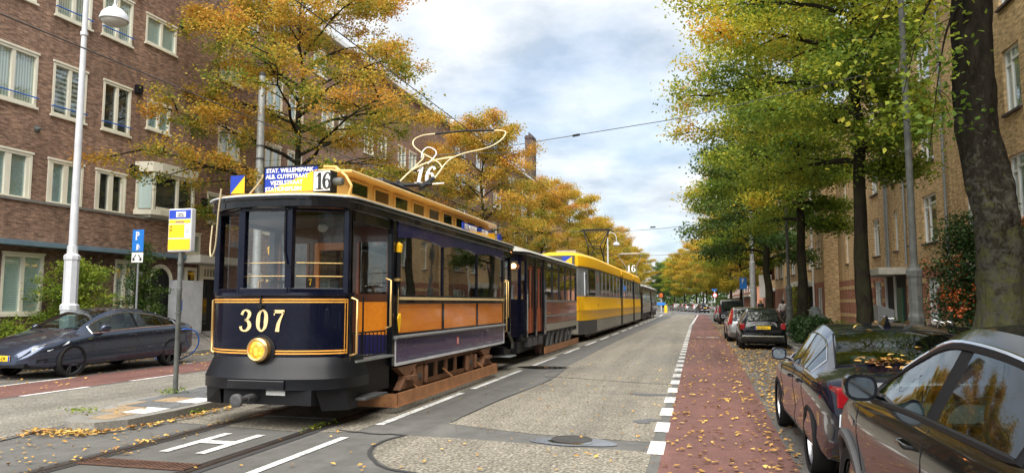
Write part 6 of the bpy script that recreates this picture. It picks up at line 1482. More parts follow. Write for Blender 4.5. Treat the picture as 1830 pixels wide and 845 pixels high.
    # arch lips
    if S.get('lip'):
        for wy in S['wheels']:
            for s in (-1, 1):
                b = MB(); r_ = S['wr']+.085; pts = []
                for a in np.linspace(R(-14), R(194), 26):
                    y = wy+r_*math.cos(a); z = S['wr']+r_*math.sin(a); pts.append(lowside(y, max(z, zb(y)+.02), .004, s))
                b.tube(pts, S.get('lipr', .022), 6); b.build('arch_trim', S['lip'], t, smooth=60)
    return C
def wheel(t, c, r, s, rim='rim', spokes=5, rf=.72):
    b = MB(); w_ = .105; b.lathe([(r*rf, -w_*.9), (r*.95, -w_), (r*.99, -w_*.8), (r, -w_*.4), (r, w_*.4), (r*.99, w_*.8), (r*.95, w_), (r*rf, w_*.9)], c, 'x', 40, cap=False); b.build('wheel', 'rubber', t, smooth=40); wo = kids(t)[-1]
    b = MB(); x = c[0]+s*.045
    b.lathe([(r*rf, -w_*.8*s), (r*rf, s*w_*.75), (r*(rf-.04), s*w_*.72), (r*(rf-.06), s*w_*.3)], c, 'x', 40, cap=False)
    for k in range(spokes):
        for dd in ((-.16, .16) if spokes <= 7 else (0,)):
            a = 2*math.pi*k/spokes; a2 = a+dd*.9; wd = .11 if spokes <= 7 else .09
            p = []
            for rad, wi in ((r*.13, wd*.5), (r*(rf-.02), wd)):
                for sg in (-1, 1):
                    an = (a if rad < r*.2 else a2)+sg*wi*.5*(r*rf/rad if rad < r*.2 else 1)*.6; p.append((c[0]+s*.062, c[1]+rad*math.cos(an), c[2]+rad*math.sin(an)))
            b.prism([p[0], p[1], p[3], p[2]], (-s*.03, 0, 0))
    b.lathe([(.0, s*.075), (r*.13, s*.07), (r*.16, s*.04)], c, 'x', 20); b.build('rim', rim, wo, smooth=40)
    b = MB(); b.lathe([(.0, -s*.03), (r*rf*.98, -s*.03)], c, 'x', 24, cap=False); b.build('wheel_back', 'black', wo)
def patch(t, C, name, mat, pts, s, parent=None):
    """pts (y,z) polygon on the lower side"""
    b = MB(); b.prism([C['lowside'](y, z, .004, s) for y, z in pts], (s*.004, 0, 0)); return b.build(name, mat, parent or t)
def plate(t, y, z, txt, fwd=-1, x=0., wd=.52):
    b = MB(); b.box(x-wd/2, x+wd/2, y-.006, y+.006, z-.055, z+.055); b.build('number_plate', 'plate', t, bevel=.004); po = kids(t)[-1]
    b = MB(); b.box(x-wd/2+.003, x-wd/2+.045, y-.009, y+.009, z-.05, z+.05); b.build('blue_strip', 'signblue', po)
    text(txt, .098, 'signblack', po, (x-.20 if fwd < 0 else x+.2, y+fwd*.008, z-.034), (R(90), 0, 0 if fwd < 0 else R(180)), bold=.001, sx=.86)
# ---- near dark grey crossover (the camera stands beside it)
S = dict(L=4.42, W=1.84, wheels=(1.30, -1.34), wr=.345, roofw=.72, crown=.05,
    top=[(-2.21, .80), (-2.12, 1.02), (-1.9, 1.22), (-1.5, 1.44), (-1.0, 1.55), (-.4, 1.585), (-.05, 1.555), (.3, 1.46), (.75, 1.28), (1.15, 1.13), (1.5, 1.065), (1.9, .95), (2.1, .82), (2.21, .62)],
    belt=[(-2.21, .75), (-1.9, 1.12), (-1.0, 1.11), (0, 1.09), (1.0, 1.06), (1.5, .99), (2.0, .86), (2.21, .5)], plan=[(-2.21, .72), (-2.12, .86), (-1.8, .965), (-1.0, 1), (0, 1), (1.0, 1), (1.6, .97), (1.95, .88), (2.13, .72), (2.21, .55)],
    bot=[(-2.21, .45), (-1.9, .24), (1.9, .22), (2.21, .36)], panes=[(-.36, .80, 'front_door_window'), (-1.38, -.52, 'rear_door_window')], wind=(1.1, .15, 'windscreen'), rear=(-1.45, -2.0, 'rear_window'),
    doors=(.92, -.47, -1.42), handles=(-.22, -1.2), mirror=.50, trimr=.017, lip='dgrey', lipr=.035, mirrorm='blackgloss', spokes=5, rimf=.74)
M['gpaint'] = paint('dark_grey_car_paint', (.007, .008, .007), .14, dirt=.03, coat=.55, spec=.2)
nc = thing('dark_crossover', 'dark crossover car cut off by the right edge of the photo, nearest to the viewer', 'car', (1.885, 4.22, 0)); C = carbody(nc, S, 'gpaint')
patch(nc, C, 'fender_badge', 'chrome', [(.99, .87), (1.16, .90), (1.155, .93), (.99, .91)], -1)
b = MB(); b.tube([C['side'](y, 1.0, .012, s) for s in (-1,) for y in np.linspace(.55, -1.9, 20)], .012, 6); b.build('roof_rail', 'chrome', nc)
for s in (-1, 1): b = MB(); b.prism([C['lowside'](y, z, -.01, s) for y, z in ((1.95, .66), (1.7, .75), (1.72, .84), (2.03, .8))], (s*.02, 0, 0)); b.build('headlight', 'clearlens', nc)
# interior hints: steering wheel and seats behind glass
# ---- black sedan
S = dict(L=4.72, W=1.86, wheels=(1.46, -1.39), wr=.335, roofw=.66, crown=.045,
    top=[(-2.36, .78), (-2.28, .98), (-2.1, 1.04), (-1.75, 1.07), (-1.4, 1.18), (-.95, 1.36), (-.4, 1.44), (.1, 1.43), (.45, 1.35), (.85, 1.14), (1.1, 1.0), (1.5, .95), (2.0, .86), (2.22, .74), (2.36, .55)],
    belt=[(-2.36, .7), (-2.1, .96), (-1.2, .97), (0, .94), (1.0, .91), (1.6, .86), (2.1, .76), (2.36, .45)], plan=[(-2.36, .74), (-2.26, .88), (-1.9, .965), (-1.2, 1), (0, .99), (1.2, .99), (1.7, .965), (2.05, .87), (2.25, .72), (2.36, .5)],
    bot=[(-2.36, .42), (-2.0, .22), (2.0, .2), (2.36, .34)], panes=[(-.28, .72, 'front_door_window'), (-1.02, -.36, 'rear_door_window'), (-1.38, -1.08, 'quarter_window')], wind=(1.0, .28, 'windscreen'), rear=(-.88, -1.66, 'rear_window'),
    doors=(.88, -.32, -1.10), handles=(-.12, -.92), mirror=.62, trim='chrome', trimr=.007, spokes=5, rimf=.78)
bs = thing('black_sedan', 'black sedan parked in front of the nearest car with fallen leaves under its rear window', 'car', (1.95, 9.25, 0)); C = carbody(bs, S, 'bluepaint')
for s in (-1, 1):
    b = MB(); pts = [(-2.335, .70), (-2.0, .80), (-1.93, .93), (-2.2, .945), (-2.33, .93)]
    b.prism([C['lowside'](y, min(z, .93), -.01, s) for y, z in pts], (s*.016, 0, 0)); b.build('tail_light', 'redlens', bs)
    b = MB(); b.box(s*.35, s*.80, -2.385, -2.34, .76, .93); b.build('tail_light', 'redlens', bs, bevel=.01)
    b = MB(); b.prism([C['lowside'](y, z, -.01, s) for y, z in ((2.15, .58), (1.8, .68), (1.84, .76), (2.18, .70))], (s*.018, 0, 0)); b.build('headlight', 'clearlens', bs)
plate(bs, -2.375, .62, 'H-418-KZ')
b = MB(); b.prism([(-.025, -.62, 1.445), (.025, -.62, 1.445), (.03, -.85, 1.39), (-.03, -.85, 1.39)], (0, .0, .0)) if False else b.loft([[(-.04, -.50, 1.435), (.04, -.50, 1.435), (.04, -.72, 1.40), (-.04, -.72, 1.40)], [(-.004, -.70, 1.53), (.004, -.70, 1.53), (.004, -.735, 1.52), (-.004, -.735, 1.52)]]); b.build('roof_antenna', 'blackgloss', bs)
lv = []
for _ in range(60):
    y = -1.66+random.gauss(0, .07); u = -.35+random.gauss(0, .22); p = C['topp'](y, u, .02); lv.append((p[0], p[1], p[2]+random.uniform(0, .012)))
for (y, u) in ((-.9, -.35), (-.7, -.5), (-.3, .5), (.4, -.3), (-1.3, .2), (.1, .1), (1.3, -.4), (1.5, .2)): lv.append(C['topp'](y, u, .014))
lv = np.array(lv)+np.array([1.95, 9.25, 0]); q = leafmesh('leaves_on_car', lv, np.full(len(lv), .075), 'fallen'); tag(q, 'yellow leaves caught at the foot of the black sedan rear window', 'fallen leaves')
# ---- small black hatchback
S = dict(L=3.57, W=1.66, wheels=(1.12, -1.18), wr=.295, roofw=.62, crown=.055,
    top=[(-1.785, .78), (-1.76, .98), (-1.68, 1.12), (-1.5, 1.36), (-1.2, 1.455), (-.6, 1.49), (.1, 1.46), (.45, 1.35), (.85, 1.10), (1.05, .97), (1.4, .88), (1.65, .74), (1.785, .55)],
    belt=[(-1.785, .7), (-1.6, .93), (0, .93), (1.0, .90), (1.5, .78), (1.785, .45)], plan=[(-1.785, .80), (-1.72, .90), (-1.3, .99), (0, 1), (1.0, .97), (1.5, .85), (1.72, .66), (1.785, .5)],
    bot=[(-1.785, .34), (-1.5, .2), (1.5, .2), (1.785, .3)], panes=[(-.35, .72, 'door_window'), (-1.25, -.47, 'quarter_window')], wind=(.97, .28, 'windscreen'), rear=(-1.69, -1.46, 'rear_window'), doors=(.8, -.42), handles=(-.25,), mirror=.6, handlem='chrome', rimf=.72)
S2 = dict(S); hb = thing('black_hatchback', 'small rounded black hatchback seen from behind with yellow number plate', 'car', (2.25, 28.95, 0), R(-1.2)); C = carbody(hb, S2, 'bpaint', 'darkglass')
b = MB(); b.prism([(-.52, -1.80, 1.02), (.52, -1.80, 1.02), (.50, -1.66, 1.34), (-.50, -1.66, 1.34)], (0, .05, 0)); b.build('tailgate_glass', 'darkglass', hb, bevel=.02)
b = MB()
for s in (-1, 1):
    b = MB(); b.box(s*.60, s*.76, -1.80, -1.68, .72, .93); b.build('tail_light', 'redlens', hb, bevel=.03)
b = MB(); b.box(-.70, .70, -1.83, -1.79, .46, .51); b.build('bumper_chrome', 'chrome', hb, bevel=.015); b = MB(); b.tube([(-.3, -1.81, .87), (.3, -1.81, .87)], .012); b.build('tailgate_bar', 'chrome', hb)
plate(hb, -1.812, .78, '74-GNR-3'); b = MB(); b.box(-.76, .76, -1.80, -1.5, .28, .46); b.build('rear_bumper', 'bpaint', hb, bevel=.04); b = MB(); b.prism([(-.62, -1.815, .60), (.62, -1.815, .60), (.62, -1.815, .70), (-.62, -1.815, .70)], (0, .03, 0)); b.build('tailgate_recess', 'blackgloss', hb)
b = MB(); b.tube([(.1, -1.80, 1.04), (.38, -1.79, 1.10)], .01); b.build('wiper', 'black', hb)
# ---- silver wagon
S = dict(L=4.63, W=1.84, wheels=(1.35, -1.40), wr=.33, roofw=.70, crown=.045,
    top=[(-2.315, .8), (-2.28, 1.0), (-2.2, 1.12), (-2.0, 1.36), (-1.7, 1.44), (-.8, 1.48), (.1, 1.46), (.45, 1.38), (.9, 1.14), (1.15, .99), (1.6, .93), (2.0, .84), (2.2, .7), (2.315, .5)],
    belt=[(-2.315, .72), (-2.1, .98), (0, .95), (1.0, .92), (1.7, .85), (2.315, .42)], plan=[(-2.315, .80), (-2.22, .9), (-1.8, .98), (0, 1), (1.2, .99), (1.8, .92), (2.15, .76), (2.315, .5)],
    bot=[(-2.315, .4), (-2.0, .2), (2.0, .2), (2.315, .3)], panes=[(-.3, .75, 'front_door_window'), (-1.15, -.4, 'rear_door_window'), (-1.95, -1.25, 'rear_side_window')], wind=(1.05, .3, 'windscreen'), rear=(-2.22, -1.98, 'rear_window'), doors=(.9, -.35, -1.2), handles=(-.15, -1.0), mirror=.64)
WG = S; sw = thing('silver_wagon', 'silver grey estate car half hidden ahead of the small black hatchback', 'car', (2.1, 34.3, 0)); C = carbody(sw, dict(S), 'spaint', 'darkglass')
for s in (-1, 1): b = MB(); b.prism([(s*.74, -2.27, .72), (s*.90, -2.1, .72), (s*.86, -2.05, .98), (s*.70, -1.98, 1.4), (s*.62, -2.05, 1.4), (s*.70, -2.24, .98)], (0, -.05, 0)); b.build('tail_light', 'redlens', sw, bevel=.01)
b = MB(); b.prism([(-.60, -2.30, 1.02), (.60, -2.30, 1.02), (.55, -2.08, 1.36), (-.55, -2.08, 1.36)], (0, .03, 0)); b.build('tailgate_glass', 'darkglass', sw); plate(sw, -2.33, .8, '15-RKT-8')
# ---- black van
S = dict(L=5.14, W=1.93, wheels=(1.65, -1.55), wr=.34, roofw=.84, crown=.05,
    top=[(-2.57, 1.0), (-2.54, 1.5), (-2.46, 1.78), (-2.3, 1.88), (-1, 1.91), (.6, 1.89), (1.0, 1.78), (1.5, 1.35), (1.75, 1.15), (2.2, 1.03), (2.45, .85), (2.57, .6)],
    belt=[(-2.57, .95), (-2.4, 1.12), (1.4, 1.08), (2.2, .9), (2.57, .5)], plan=[(-2.57, .88), (-2.5, .95), (-2.2, .99), (0, 1), (1.6, .98), (2.2, .9), (2.57, .6)], bot=[(-2.57, .35), (-2.3, .22), (2.3, .22), (2.57, .3)],
    panes=[(.3, 1.35, 'front_door_window'), (-1.0, .2, 'sliding_door_window'), (-2.35, -1.1, 'rear_side_window')], wind=(1.68, 1.05, 'windscreen'), rear=(-2.50, -2.4, 'rear_window'), doors=(1.45, .25, -1.05), handles=(.4, .1), mirror=1.3)
vn = thing('black_van', 'black passenger van parked ahead of the silver estate car', 'van', (2.5, 60.2, 0)); C = carbody(vn, S, 'bpaint', 'darkglass')
b = MB(); b.prism([(-.76, -2.585, 1.15), (.76, -2.585, 1.15), (.70, -2.52, 1.74), (-.70, -2.52, 1.74)], (0, .03, 0)); b.build('tailgate_glass', 'darkglass', vn)
for s in (-1, 1): b = MB(); b.box(s*.80, s*.93, -2.60, -2.5, .85, 1.35); b.build('tail_light', 'redlens', vn, bevel=.02)
plate(vn, -2.59, .82, 'VL-729-B'); b = MB(); b.box(-.35, .35, -2.6, -2.57, .98, 1.02); b.build('tailgate_trim', 'chrome', vn)
# ---- grey electric fastback on the left, charging
S = dict(L=4.69, W=1.85, wheels=(1.47, -1.40), wr=.34, roofw=.66, crown=.05,
    top=[(-2.345, .80), (-2.3, .98), (-2.2, 1.06), (-1.95, 1.10), (-1.5, 1.22), (-1.0, 1.36), (-.4, 1.44), (.05, 1.44), (.5, 1.34), (.95, 1.14), (1.25, .98), (1.6, .90), (2.0, .79), (2.2, .68), (2.345, .52)],
    belt=[(-2.345, .72), (-2.1, 1.0), (-1.4, .99), (0, .93), (1.0, .88), (1.6, .80), (2.1, .66), (2.345, .42)], plan=[(-2.345, .72), (-2.22, .87), (-1.8, .97), (-1.2, 1), (0, .985), (1.2, .99), (1.7, .95), (2.05, .84), (2.25, .66), (2.345, .46)],
    bot=[(-2.345, .42), (-2.0, .24), (2.0, .2), (2.345, .3)], panes=[(-.25, .98, 'front_door_window'), (-1.08, -.33, 'rear_door_window'), (-1.55, -1.13, 'quarter_window')], wind=(1.18, .3, 'windscreen'), rear=(-.75, -1.85, 'rear_window'),
    doors=(.98, -.29, -1.14), handles=(-.12, -.95), mirror=.72, trim='chrome', trimr=.015, rim='drim', spokes=5, rimf=.80)
ev = thing('grey_electric_car', 'dark blue grey electric sedan charging at the left kerb', 'car', (-14.55, 15.22, 0), math.pi); ev.scale = (1.04, 1.11, 1.07); C = carbody(ev, S, 'cpaint')
for s in (-1, 1):
    b = MB(); b.prism([C['lowside'](y, z, -.004, s) for y, z in ((2.2, .56), (1.98, .575), (1.60, .71), (1.56, .755), (2.0, .72), (2.2, .65))], (s*.014, 0, .0)); b.build('headlight', 'clearlens', ev)
    b = MB(); b.prism([C['lowside'](y, z, -.004, s) for y, z in ((2.16, .33), (1.99, .35), (1.97, .43), (2.14, .41))], (s*.012, 0, 0)); b.build('front_intake', 'black', ev)
    b = MB(); b.prism([C['lowside'](y, z, -.004, s) for y, z in ((-2.26, .80), (-1.95, .86), (-1.92, .93), (-2.24, .94))], (s*.012, 0, 0)); b.build('tail_light', 'redlens', ev)
    patch(ev, C, 'side_camera', 'chrome', [(1.02, .77), (1.13, .765), (1.14, .79), (1.04, .80)], s)
plate(ev, 2.36, .44, 'N-563-DR', 1)
b = MB(); b.box(-.6, .6, 2.2, 2.335, .26, .34); b.build('lower_grille', 'black', ev)
# charging cable and plug: held by nothing but the car, a thing of its own
cc = thing('charging_cable', 'blue charging cable looping from the back of the grey electric car', 'cable', (0, 0, 0))
b = MB(); b.tube(catmull([(-13.70, 17.05, .88), (-13.55, 17.2, .95), (-13.5, 17.55, .86), (-13.55, 17.75, .55), (-13.8, 17.8, .25), (-14.2, 17.6, .05), (-15.0, 17.9, .03), (-15.7, 18.6, .15)], 6), .018, 7); b.build('cable', 'cable', cc, smooth=60)
b = MB(); b.tube([(-13.72, 16.9, .86), (-13.62, 17.1, .93)], [.05, .035], 8); b.build('plug', 'black', cc)
b = MB(); b.box(-13.9, -13.66, 16.5, 16.8, .93, .95); 
cp = thing('charging_post', 'low grey charging post on the left kerb behind the electric car', 'charging post', (-16.2, 18.7, .13)); b = MB(); b.box(-.12, .12, -.12, .12, 0, 1.25); b.build('post', 'dgrey', cp, bevel=.02); b = MB(); b.box(.121, .126, -.08, .08, .85, 1.1); b.build('screen', 'darkglass', cp)
# ---- distant cars (copies of the wagon and the hatch, other paint)
def recol(src, loc, rz, paintname, name, label):
    o = dup(src, loc, rz, label); o.name = name
    if 'group' in o: del o['group']
    for ch in kids(o):
        if ch.name.split('.')[0] in ('body', 'mirror', 'rear_bumper', 'door_handle'):
            ch.material_slots[0].link = 'OBJECT'; ch.material_slots[0].material = M[paintname]
    return o
recol(sw, (2.3, 67.0, 0), 0, 'bluepaint', 'dark_estate_car', 'dark car barely showing ahead of the black van')
recol(hb, (.7, 121, 0), R(14), 'wpaint', 'white_hatchback', 'distant white hatchback, first car past the side street')
for i, (x, y, m_, lab) in enumerate(((-.4, 130, 'bpaint', 'distant black car just past the white hatchback'), (-1.8, 139, 'spaint', 'distant silver car in the far row at the bend'), (-2.7, 147, 'bpaint', 'distant dark car fourth in the row at the bend'), (-4.5, 157, 'spaint', 'farthest silver car in the row at the bend'), (-12.5, 150, 'wpaint', 'distant white car coming along the left lane'), (-13.5, 175, 'bluepaint', 'distant dark car near the blue keep left sign'))):
    recol(sw, (x, y, 0), R(12) if i < 4 else math.pi*.95, m_, 'distant_car', lab)['group'] = 'distant cars at the bend'
# ================================================================ STREET FURNITURE
def octo(mb, x, y, prof, n=8):
    mb.lathe([(r, z) for r, z in prof], (x, y, 0), 'z', n)
# left white lamp post with hood lamp on a swan neck
lp = thing('street_lamp', 'tall white lamp post with big hood lamp behind the parked grey electric car', 'street lamp', (-16.35, 16.1, .14))
b = MB(); octo(b, 0, 0, [(.24, 0), (.24, .35), (.21, .38), (.21, 1.3), (.23, 1.33), (.23, 1.45), (.18, 1.5), (.18, 2.65), (.20, 2.68), (.20, 2.78), (.13, 2.84), (.13, 3.05)]); b.build('base', 'lgrey', lp, bevel=.004)
b = MB(); b.lathe([(.105, 3.0), (.085, 7.0), (.07, 9.0), (.065, 10.2)], n=14); b.lathe([(.10, 8.9), (.10, 9.0)], n=14); b.build('pole', 'lgrey', lp, smooth=40)
b = MB(); b.tube(catmull([(0, 0, 10.1), (.02, 0, 10.55), (.3, .02, 10.85), (.72, .05, 10.7), (.92, .06, 10.2), (.92, .06, 9.62)], 6), .035, 8); b.build('swan_neck', 'lgrey', lp, smooth=60)
b = MB(); b.lathe([(.04, 9.72), (.08, 9.62), (.2, 9.58), (.32, 9.46), (.37, 9.32), (.375, 9.26), (.36, 9.26), (.3, 9.30)], (.92, .06, 0), n=26); b.build('hood', 'lgrey', lp, smooth=40)
b = MB(); b.lathe([(.34, 9.27), (.31, 9.20), (.2, 9.13), (0, 9.10)], (.92, .06, 0), n=24, cap=False); b.build('bowl', 'lampglass', lp, smooth=60)
far = dup(lp, (-9.2, 78, .0), 0, 'distant white lamp post with swan neck above the yellow tram roof'); far.scale = (1, 1, .84)
wp = thing('lamp_post', 'slim white lamp post beside the grey steel mast, right of the black van', 'street lamp', (4.0, 56.5, .12))
b = MB(); octo(b, 0, 0, [(.17, 0), (.17, 2.3), (.2, 2.35), (.2, 2.5), (.1, 2.6)]); b.lathe([(.07, 2.5), (.05, 9)], n=10); b.build('pole', 'white', wp)
b = MB(); b.tube(catmull([(0, 0, 9), (0, 0, 9.4), (-.3, 0, 9.7), (-.8, 0, 9.4), (-.85, 0, 9.1)], 5), .03); b.build('swan_neck', 'white', wp); b = MB(); b.lathe([(.05, 9.15), (.3, 9.0), (.33, 8.85), (.1, 8.8)], (-.85, 0, 0), n=16); b.build('hood', 'white', wp)
# right weathered mast with octagonal base
def mast(name, label, loc, base, mat, rb, rp, H_, zb_):
    t = thing(name, label, 'mast', loc); b = MB(); octo(b, 0, 0, [(rb*1.35, 0), (rb*1.35, .12), (rb*1.12, .18), (rb*1.08, 1.15), (rb*1.2, 1.2), (rb*1.2, 1.28), (rb, 1.35), (rb, zb_-.25), (rb*1.15, zb_-.2), (rb*1.15, zb_-.1), (rb*.85, zb_-.05), (rb*.85, zb_)]); b.build('base', base, t, bevel=.004)
    b = MB(); b.lathe([(rp*1.2, zb_-.02), (rp*1.1, zb_+3), (rp*.85, H_)], n=14); b.build('pole', mat, t, smooth=40); return t
mast('catenary_mast', 'weathered grey mast with octagonal base between the berry bush and the second trunk', (4.0, 15.25, .12), 'iron', 'iron', .125, .056, 8.4, 2.25)
mast('catenary_mast', 'thin dark mast with octagonal base beside the third trunk on the right', (4.0, 34.9, .12), 'iron', 'iron', .14, .06, 8.6, 2.3)
gm = thing('steel_mast', 'smooth blue grey steel mast left of the slim white lamp post', 'mast', (3.9, 55.2, .12)); b = MB(); b.lathe([(.21, 0), (.20, 4.4), (.20, 4.45), (.15, 4.5), (.12, 9.5)], n=16); b.build('pole', 'galv', gm, smooth=40)
b = MB(); b.lathe([(.3, 0), (.3, .1)], n=16); b.build('base_plate', 'iron', gm)
lm = thing('catenary_mast', 'galvanised mast standing behind the blue and yellow route board of tram 307', 'mast', (-16.25, 24.45, .14)); b = MB(); b.lathe([(.17, 0), (.15, 5), (.145, 7), (.12, 10.3)], n=16); b.build('pole', 'galv', lm, smooth=40); b = MB(); b.lathe([(.13, 10.3), (.13, 10.4), (.02, 10.5)], n=12); b.lathe([(.17, 7.0), (.17, 7.06)], n=14); b.lathe([(.17, 7.5), (.17, 7.56)], n=14); b.build('cap', 'dgrey', lm)
# bus/tram stop flag
st = thing('tram_stop_sign', 'blue, yellow and white tram stop sign on a steel pole on the island', 'stop sign', (-8.67, 10.8, .12))
b = MB(); b.lathe([(.042, 0), (.042, 1.75), (.047, 1.76), (.047, 1.8), (.042, 1.81), (.042, 2.5)], n=14); b.lathe([(.052, 1.35), (.052, 1.38)], n=14); b.lathe([(.052, 2.2), (.052, 2.23)], n=14); b.build('pole', 'iron', st, smooth=40)
# slightly leaning flag box
b = MB(); b.box(-.235, .235, -.06, .06, 2.42, 3.17); b.build('sign_box', 'lgrey', st, bevel=.02); sb = kids(st)[-1]
yf = -.0605
b = MB(); b.box(-.215, .215, yf-.004, yf, 2.995, 3.145); b.build('blue_panel', 'signblue', sb)
b = MB(); b.box(-.075, .12, yf-.008, yf-.004, 3.02, 3.115); b.build('white_field', 'signwhite', sb, bevel=.002)
b = MB(); b.box(-.045, .085, yf-.011, yf-.008, 3.035, 3.045); b.box(-.045, -.038, yf-.011, yf-.008, 3.045, 3.075); b.box(.078, .085, yf-.011, yf-.008, 3.045, 3.075); b.box(-.035, .075, yf-.011, yf-.008, 3.07, 3.08); b.box(-.02, .0, yf-.011, yf-.008, 3.045, 3.06); b.box(.04, .06, yf-.011, yf-.008, 3.045, 3.06); b.box(.0, .04, yf-.011, yf-.008, 3.082, 3.086); b.build('tram_symbol', 'signblack', sb)
b = MB(); b.box(-.215, .215, yf-.004, yf, 2.915, 2.975); b.box(-.215, .10, yf-.004, yf, 2.665, 2.895); b.box(-.22, .22, yf-.004, yf, 2.45, 2.64); b.build('yellow_panels', 'signyellow', sb)
b = MB(); b.box(.105, .215, yf-.004, yf, 2.665, 2.895); b.build('white_panel', 'signwhite', sb)
text('Stadionweg', .035, 'signblue', sb, (-.08, yf-.006, 2.93), (R(90), 0, 0)); text('16', .05, 'signblack', sb, (-.20, yf-.006, 2.84), (R(90), 0, 0)); text('24', .05, 'signblack', sb, (-.20, yf-.006, 2.78), (R(90), 0, 0))
b = MB()
for z in (2.80, 2.785, 2.76, 2.745): b.box(.125, .195, yf-.006, yf-.004, z, z+.006)
b.build('small_print', 'signblack', sb)
# blue P sign
def psign(label, loc, h=3.0, sc=1.):
    t = thing('parking_sign', label, 'parking sign', loc); b = MB(); b.lathe([(.03, 0), (.03, h+.6)], n=10); b.build('pole', 'mgrey', t)
    b = MB(); b.box(-.2*sc, .2*sc, -.055, -.035, h, h+.66*sc); b.build('blue_plate', 'pblue', t, bevel=.008); p = kids(t)[-1]
    b = MB(); z = h+.34*sc; y = -.0575
    b.box(-.075*sc, -.03*sc, y-.003, y, z, z+.26*sc); rr = [(-.03+.07*math.cos(a)+.015, .19+.068*math.sin(a)) for a in np.linspace(math.pi/2, -math.pi/2, 10)]
    for (a, c) in zip(rr[:-1], rr[1:]):
        ai = ((a[0]+.015)*.45-.015, .19+(a[1]-.19)*.42); ci = ((c[0]+.015)*.45-.015, .19+(c[1]-.19)*.42); b.prism([(a[0]*sc, y, z+a[1]*sc), (c[0]*sc, y, z+c[1]*sc), (ci[0]*sc, y, z+ci[1]*sc), (ai[0]*sc, y, z+ai[1]*sc)], (0, -.003, 0))
    b.box(-.03*sc, -.01*sc, y-.003, y, z+.215*sc, z+.26*sc); b.box(-.03*sc, -.01*sc, y-.003, y, z+.12*sc, z+.162*sc); b.build('letter_p', 'signwhite', p)
    return t, p
t, p = psign('blue parking sign with arrow plate below, behind the electric car', (-16.3, 18.45, .14), 3.05)
b = MB(); b.box(-.035, .035, -.061, -.058, 3.10, 3.27); b.box(-.05, .05, -.061, -.058, 3.09, 3.11); b.tube([(.035, -.06, 3.24), (.075, -.06, 3.22), (.075, -.06, 3.14), (.1, -.06, 3.14)], .006, 5); b.build('charger_symbol', 'signwhite', p)
b = MB(); b.box(-.2, .2, -.055, -.035, 2.72, 3.02); b.build('arrow_plate', 'signwhite', t, bevel=.005); ap = kids(t)[-1]
b = MB()
for s in (-1, 1): b.prism([(s*.03, -.056, 2.95), (s*.05, -.056, 2.97), (s*.14, -.056, 2.84), (s*.12, -.056, 2.82)], (0, -.003, 0)); b.prism([(s*.16, -.056, 2.77), (s*.16, -.056, 2.88), (s*.06, -.056, 2.79)], (0, -.003, 0))
b.build('arrows', 'signblack', ap)
psign('dark blue parking sign on a pole in front of the steel mast on the right', (3.55, 60.5, .12), 2.6, 1.35)
# cross street signs
t = thing('road_sign_pole', 'white and blue road signs on a pole beside the distant white hatchback', 'road sign', (2.6, 117, 0)); b = MB(); b.lathe([(.08, 0), (.08, 4.3)], n=8); b.build('pole', 'lgrey', t)
b = MB(); b.lathe([(0, -.12), (.5, -.12), (.5, -.09)], (0, 0, 3.9), 'y', 20); b.build('blue_disc', 'pblue', t); b = MB(); b.lathe([(0, -.12), (.36, -.12), (.36, -.09)], (.05, 0, 2.75), 'y', 20); b.build('red_ring', 'signred', t); b = MB(); b.lathe([(0, -.13), (.25, -.13), (.25, -.12)], (.05, 0, 2.75), 'y', 20); b.build('white_disc', 'signwhite', kids(t)[-1])
t = thing('banner_sign', 'tall white banner sign beside the fourth trunk on the right', 'banner', (5.0, 58, .12)); b = MB(); b.lathe([(.03, 0), (.03, 3.6)], n=8); b.build('pole', 'mgrey', t); b = MB(); b.box(-.45, .45, -.03, .0, 1.9, 3.6); b.build('banner', 'signwhite', t, bevel=.01)
# traffic island with yellow bollards
t = sheet('far_traffic_island', [(-8.2, 110), (-3.8, 110), (-3.3, 112), (-4.2, 114), (-8.4, 114)], .0, 'kerb', .14)
for i, (x, y, lab) in enumerate(((-4.6, 111.5, 'yellow bollard at the near end of the far traffic island'), (-6.4, 112.5, 'yellow bollard at the left of the far traffic island'))):
    t = thing('yellow_bollard', lab, 'bollard', (x, y, .14), 0, 'yellow bollards on the traffic island'); b = MB(); b.lathe([(.22, 0), (.22, .95), (.18, 1.05), (0, 1.1)], n=14); b.build('post', 'signyellow', t, smooth=40)
t = thing('keep_right_sign', 'small blue sign with an orange beacon on the far traffic island', 'road sign', (-5.3, 112.2, .14)); b = MB(); b.lathe([(.06, 0), (.06, 2.6)], n=8); b.build('pole', 'lgrey', t); b = MB(); b.box(-.6, .6, -.1, -.06, 1.1, 1.5); b.build('blue_plate', 'pblue', t); b = MB(); b.lathe([(0, 2.9), (.3, 2.8), (.3, 2.3), (0, 2.2)], n=12); b.build('orange_beacon', 'berries', t)
# ---------------- overhead wires
def wire(name, label, pts, r=.012, extra=None):
    b = MB(); b.tube(pts, r, 5); t = thing(name, label, 'wire'); b.build('cable', 'wire', t); return t
def sag(a, c, s, n=12): return [tuple(Vector(a).lerp(Vector(c), i/n)+Vector((0, 0, -4*s*(i/n)*(1-i/n)))) for i in range(n+1)]
ct = wire('contact_wire', 'overhead contact wire running along above the tram track', [(-5.64, y, 6.1) for y in range(-20, 261, 10)], .010)
for X, Y, za, zb_, lab in ((-8.7, 0, 5.4, 5.4, 'second overhead wire crossing in front of the brick block on the left'),):
    wire('overhead_wire', lab, [(-8.7, y, 5.4+.0*y) for y in range(-20, 120, 10)], .011)
t = wire('span_wire', 'nearest span wire across the sky from the left mast to the right trees', sag((-16.25, 24.45, 6.3), (4.1, 18.7, 6.35), -.0, 2)[:1]+[(-5.0, 20.2, 6.22), (-.2, 19.5, 6.55), (4.3, 18.8, 7.2)], .011)
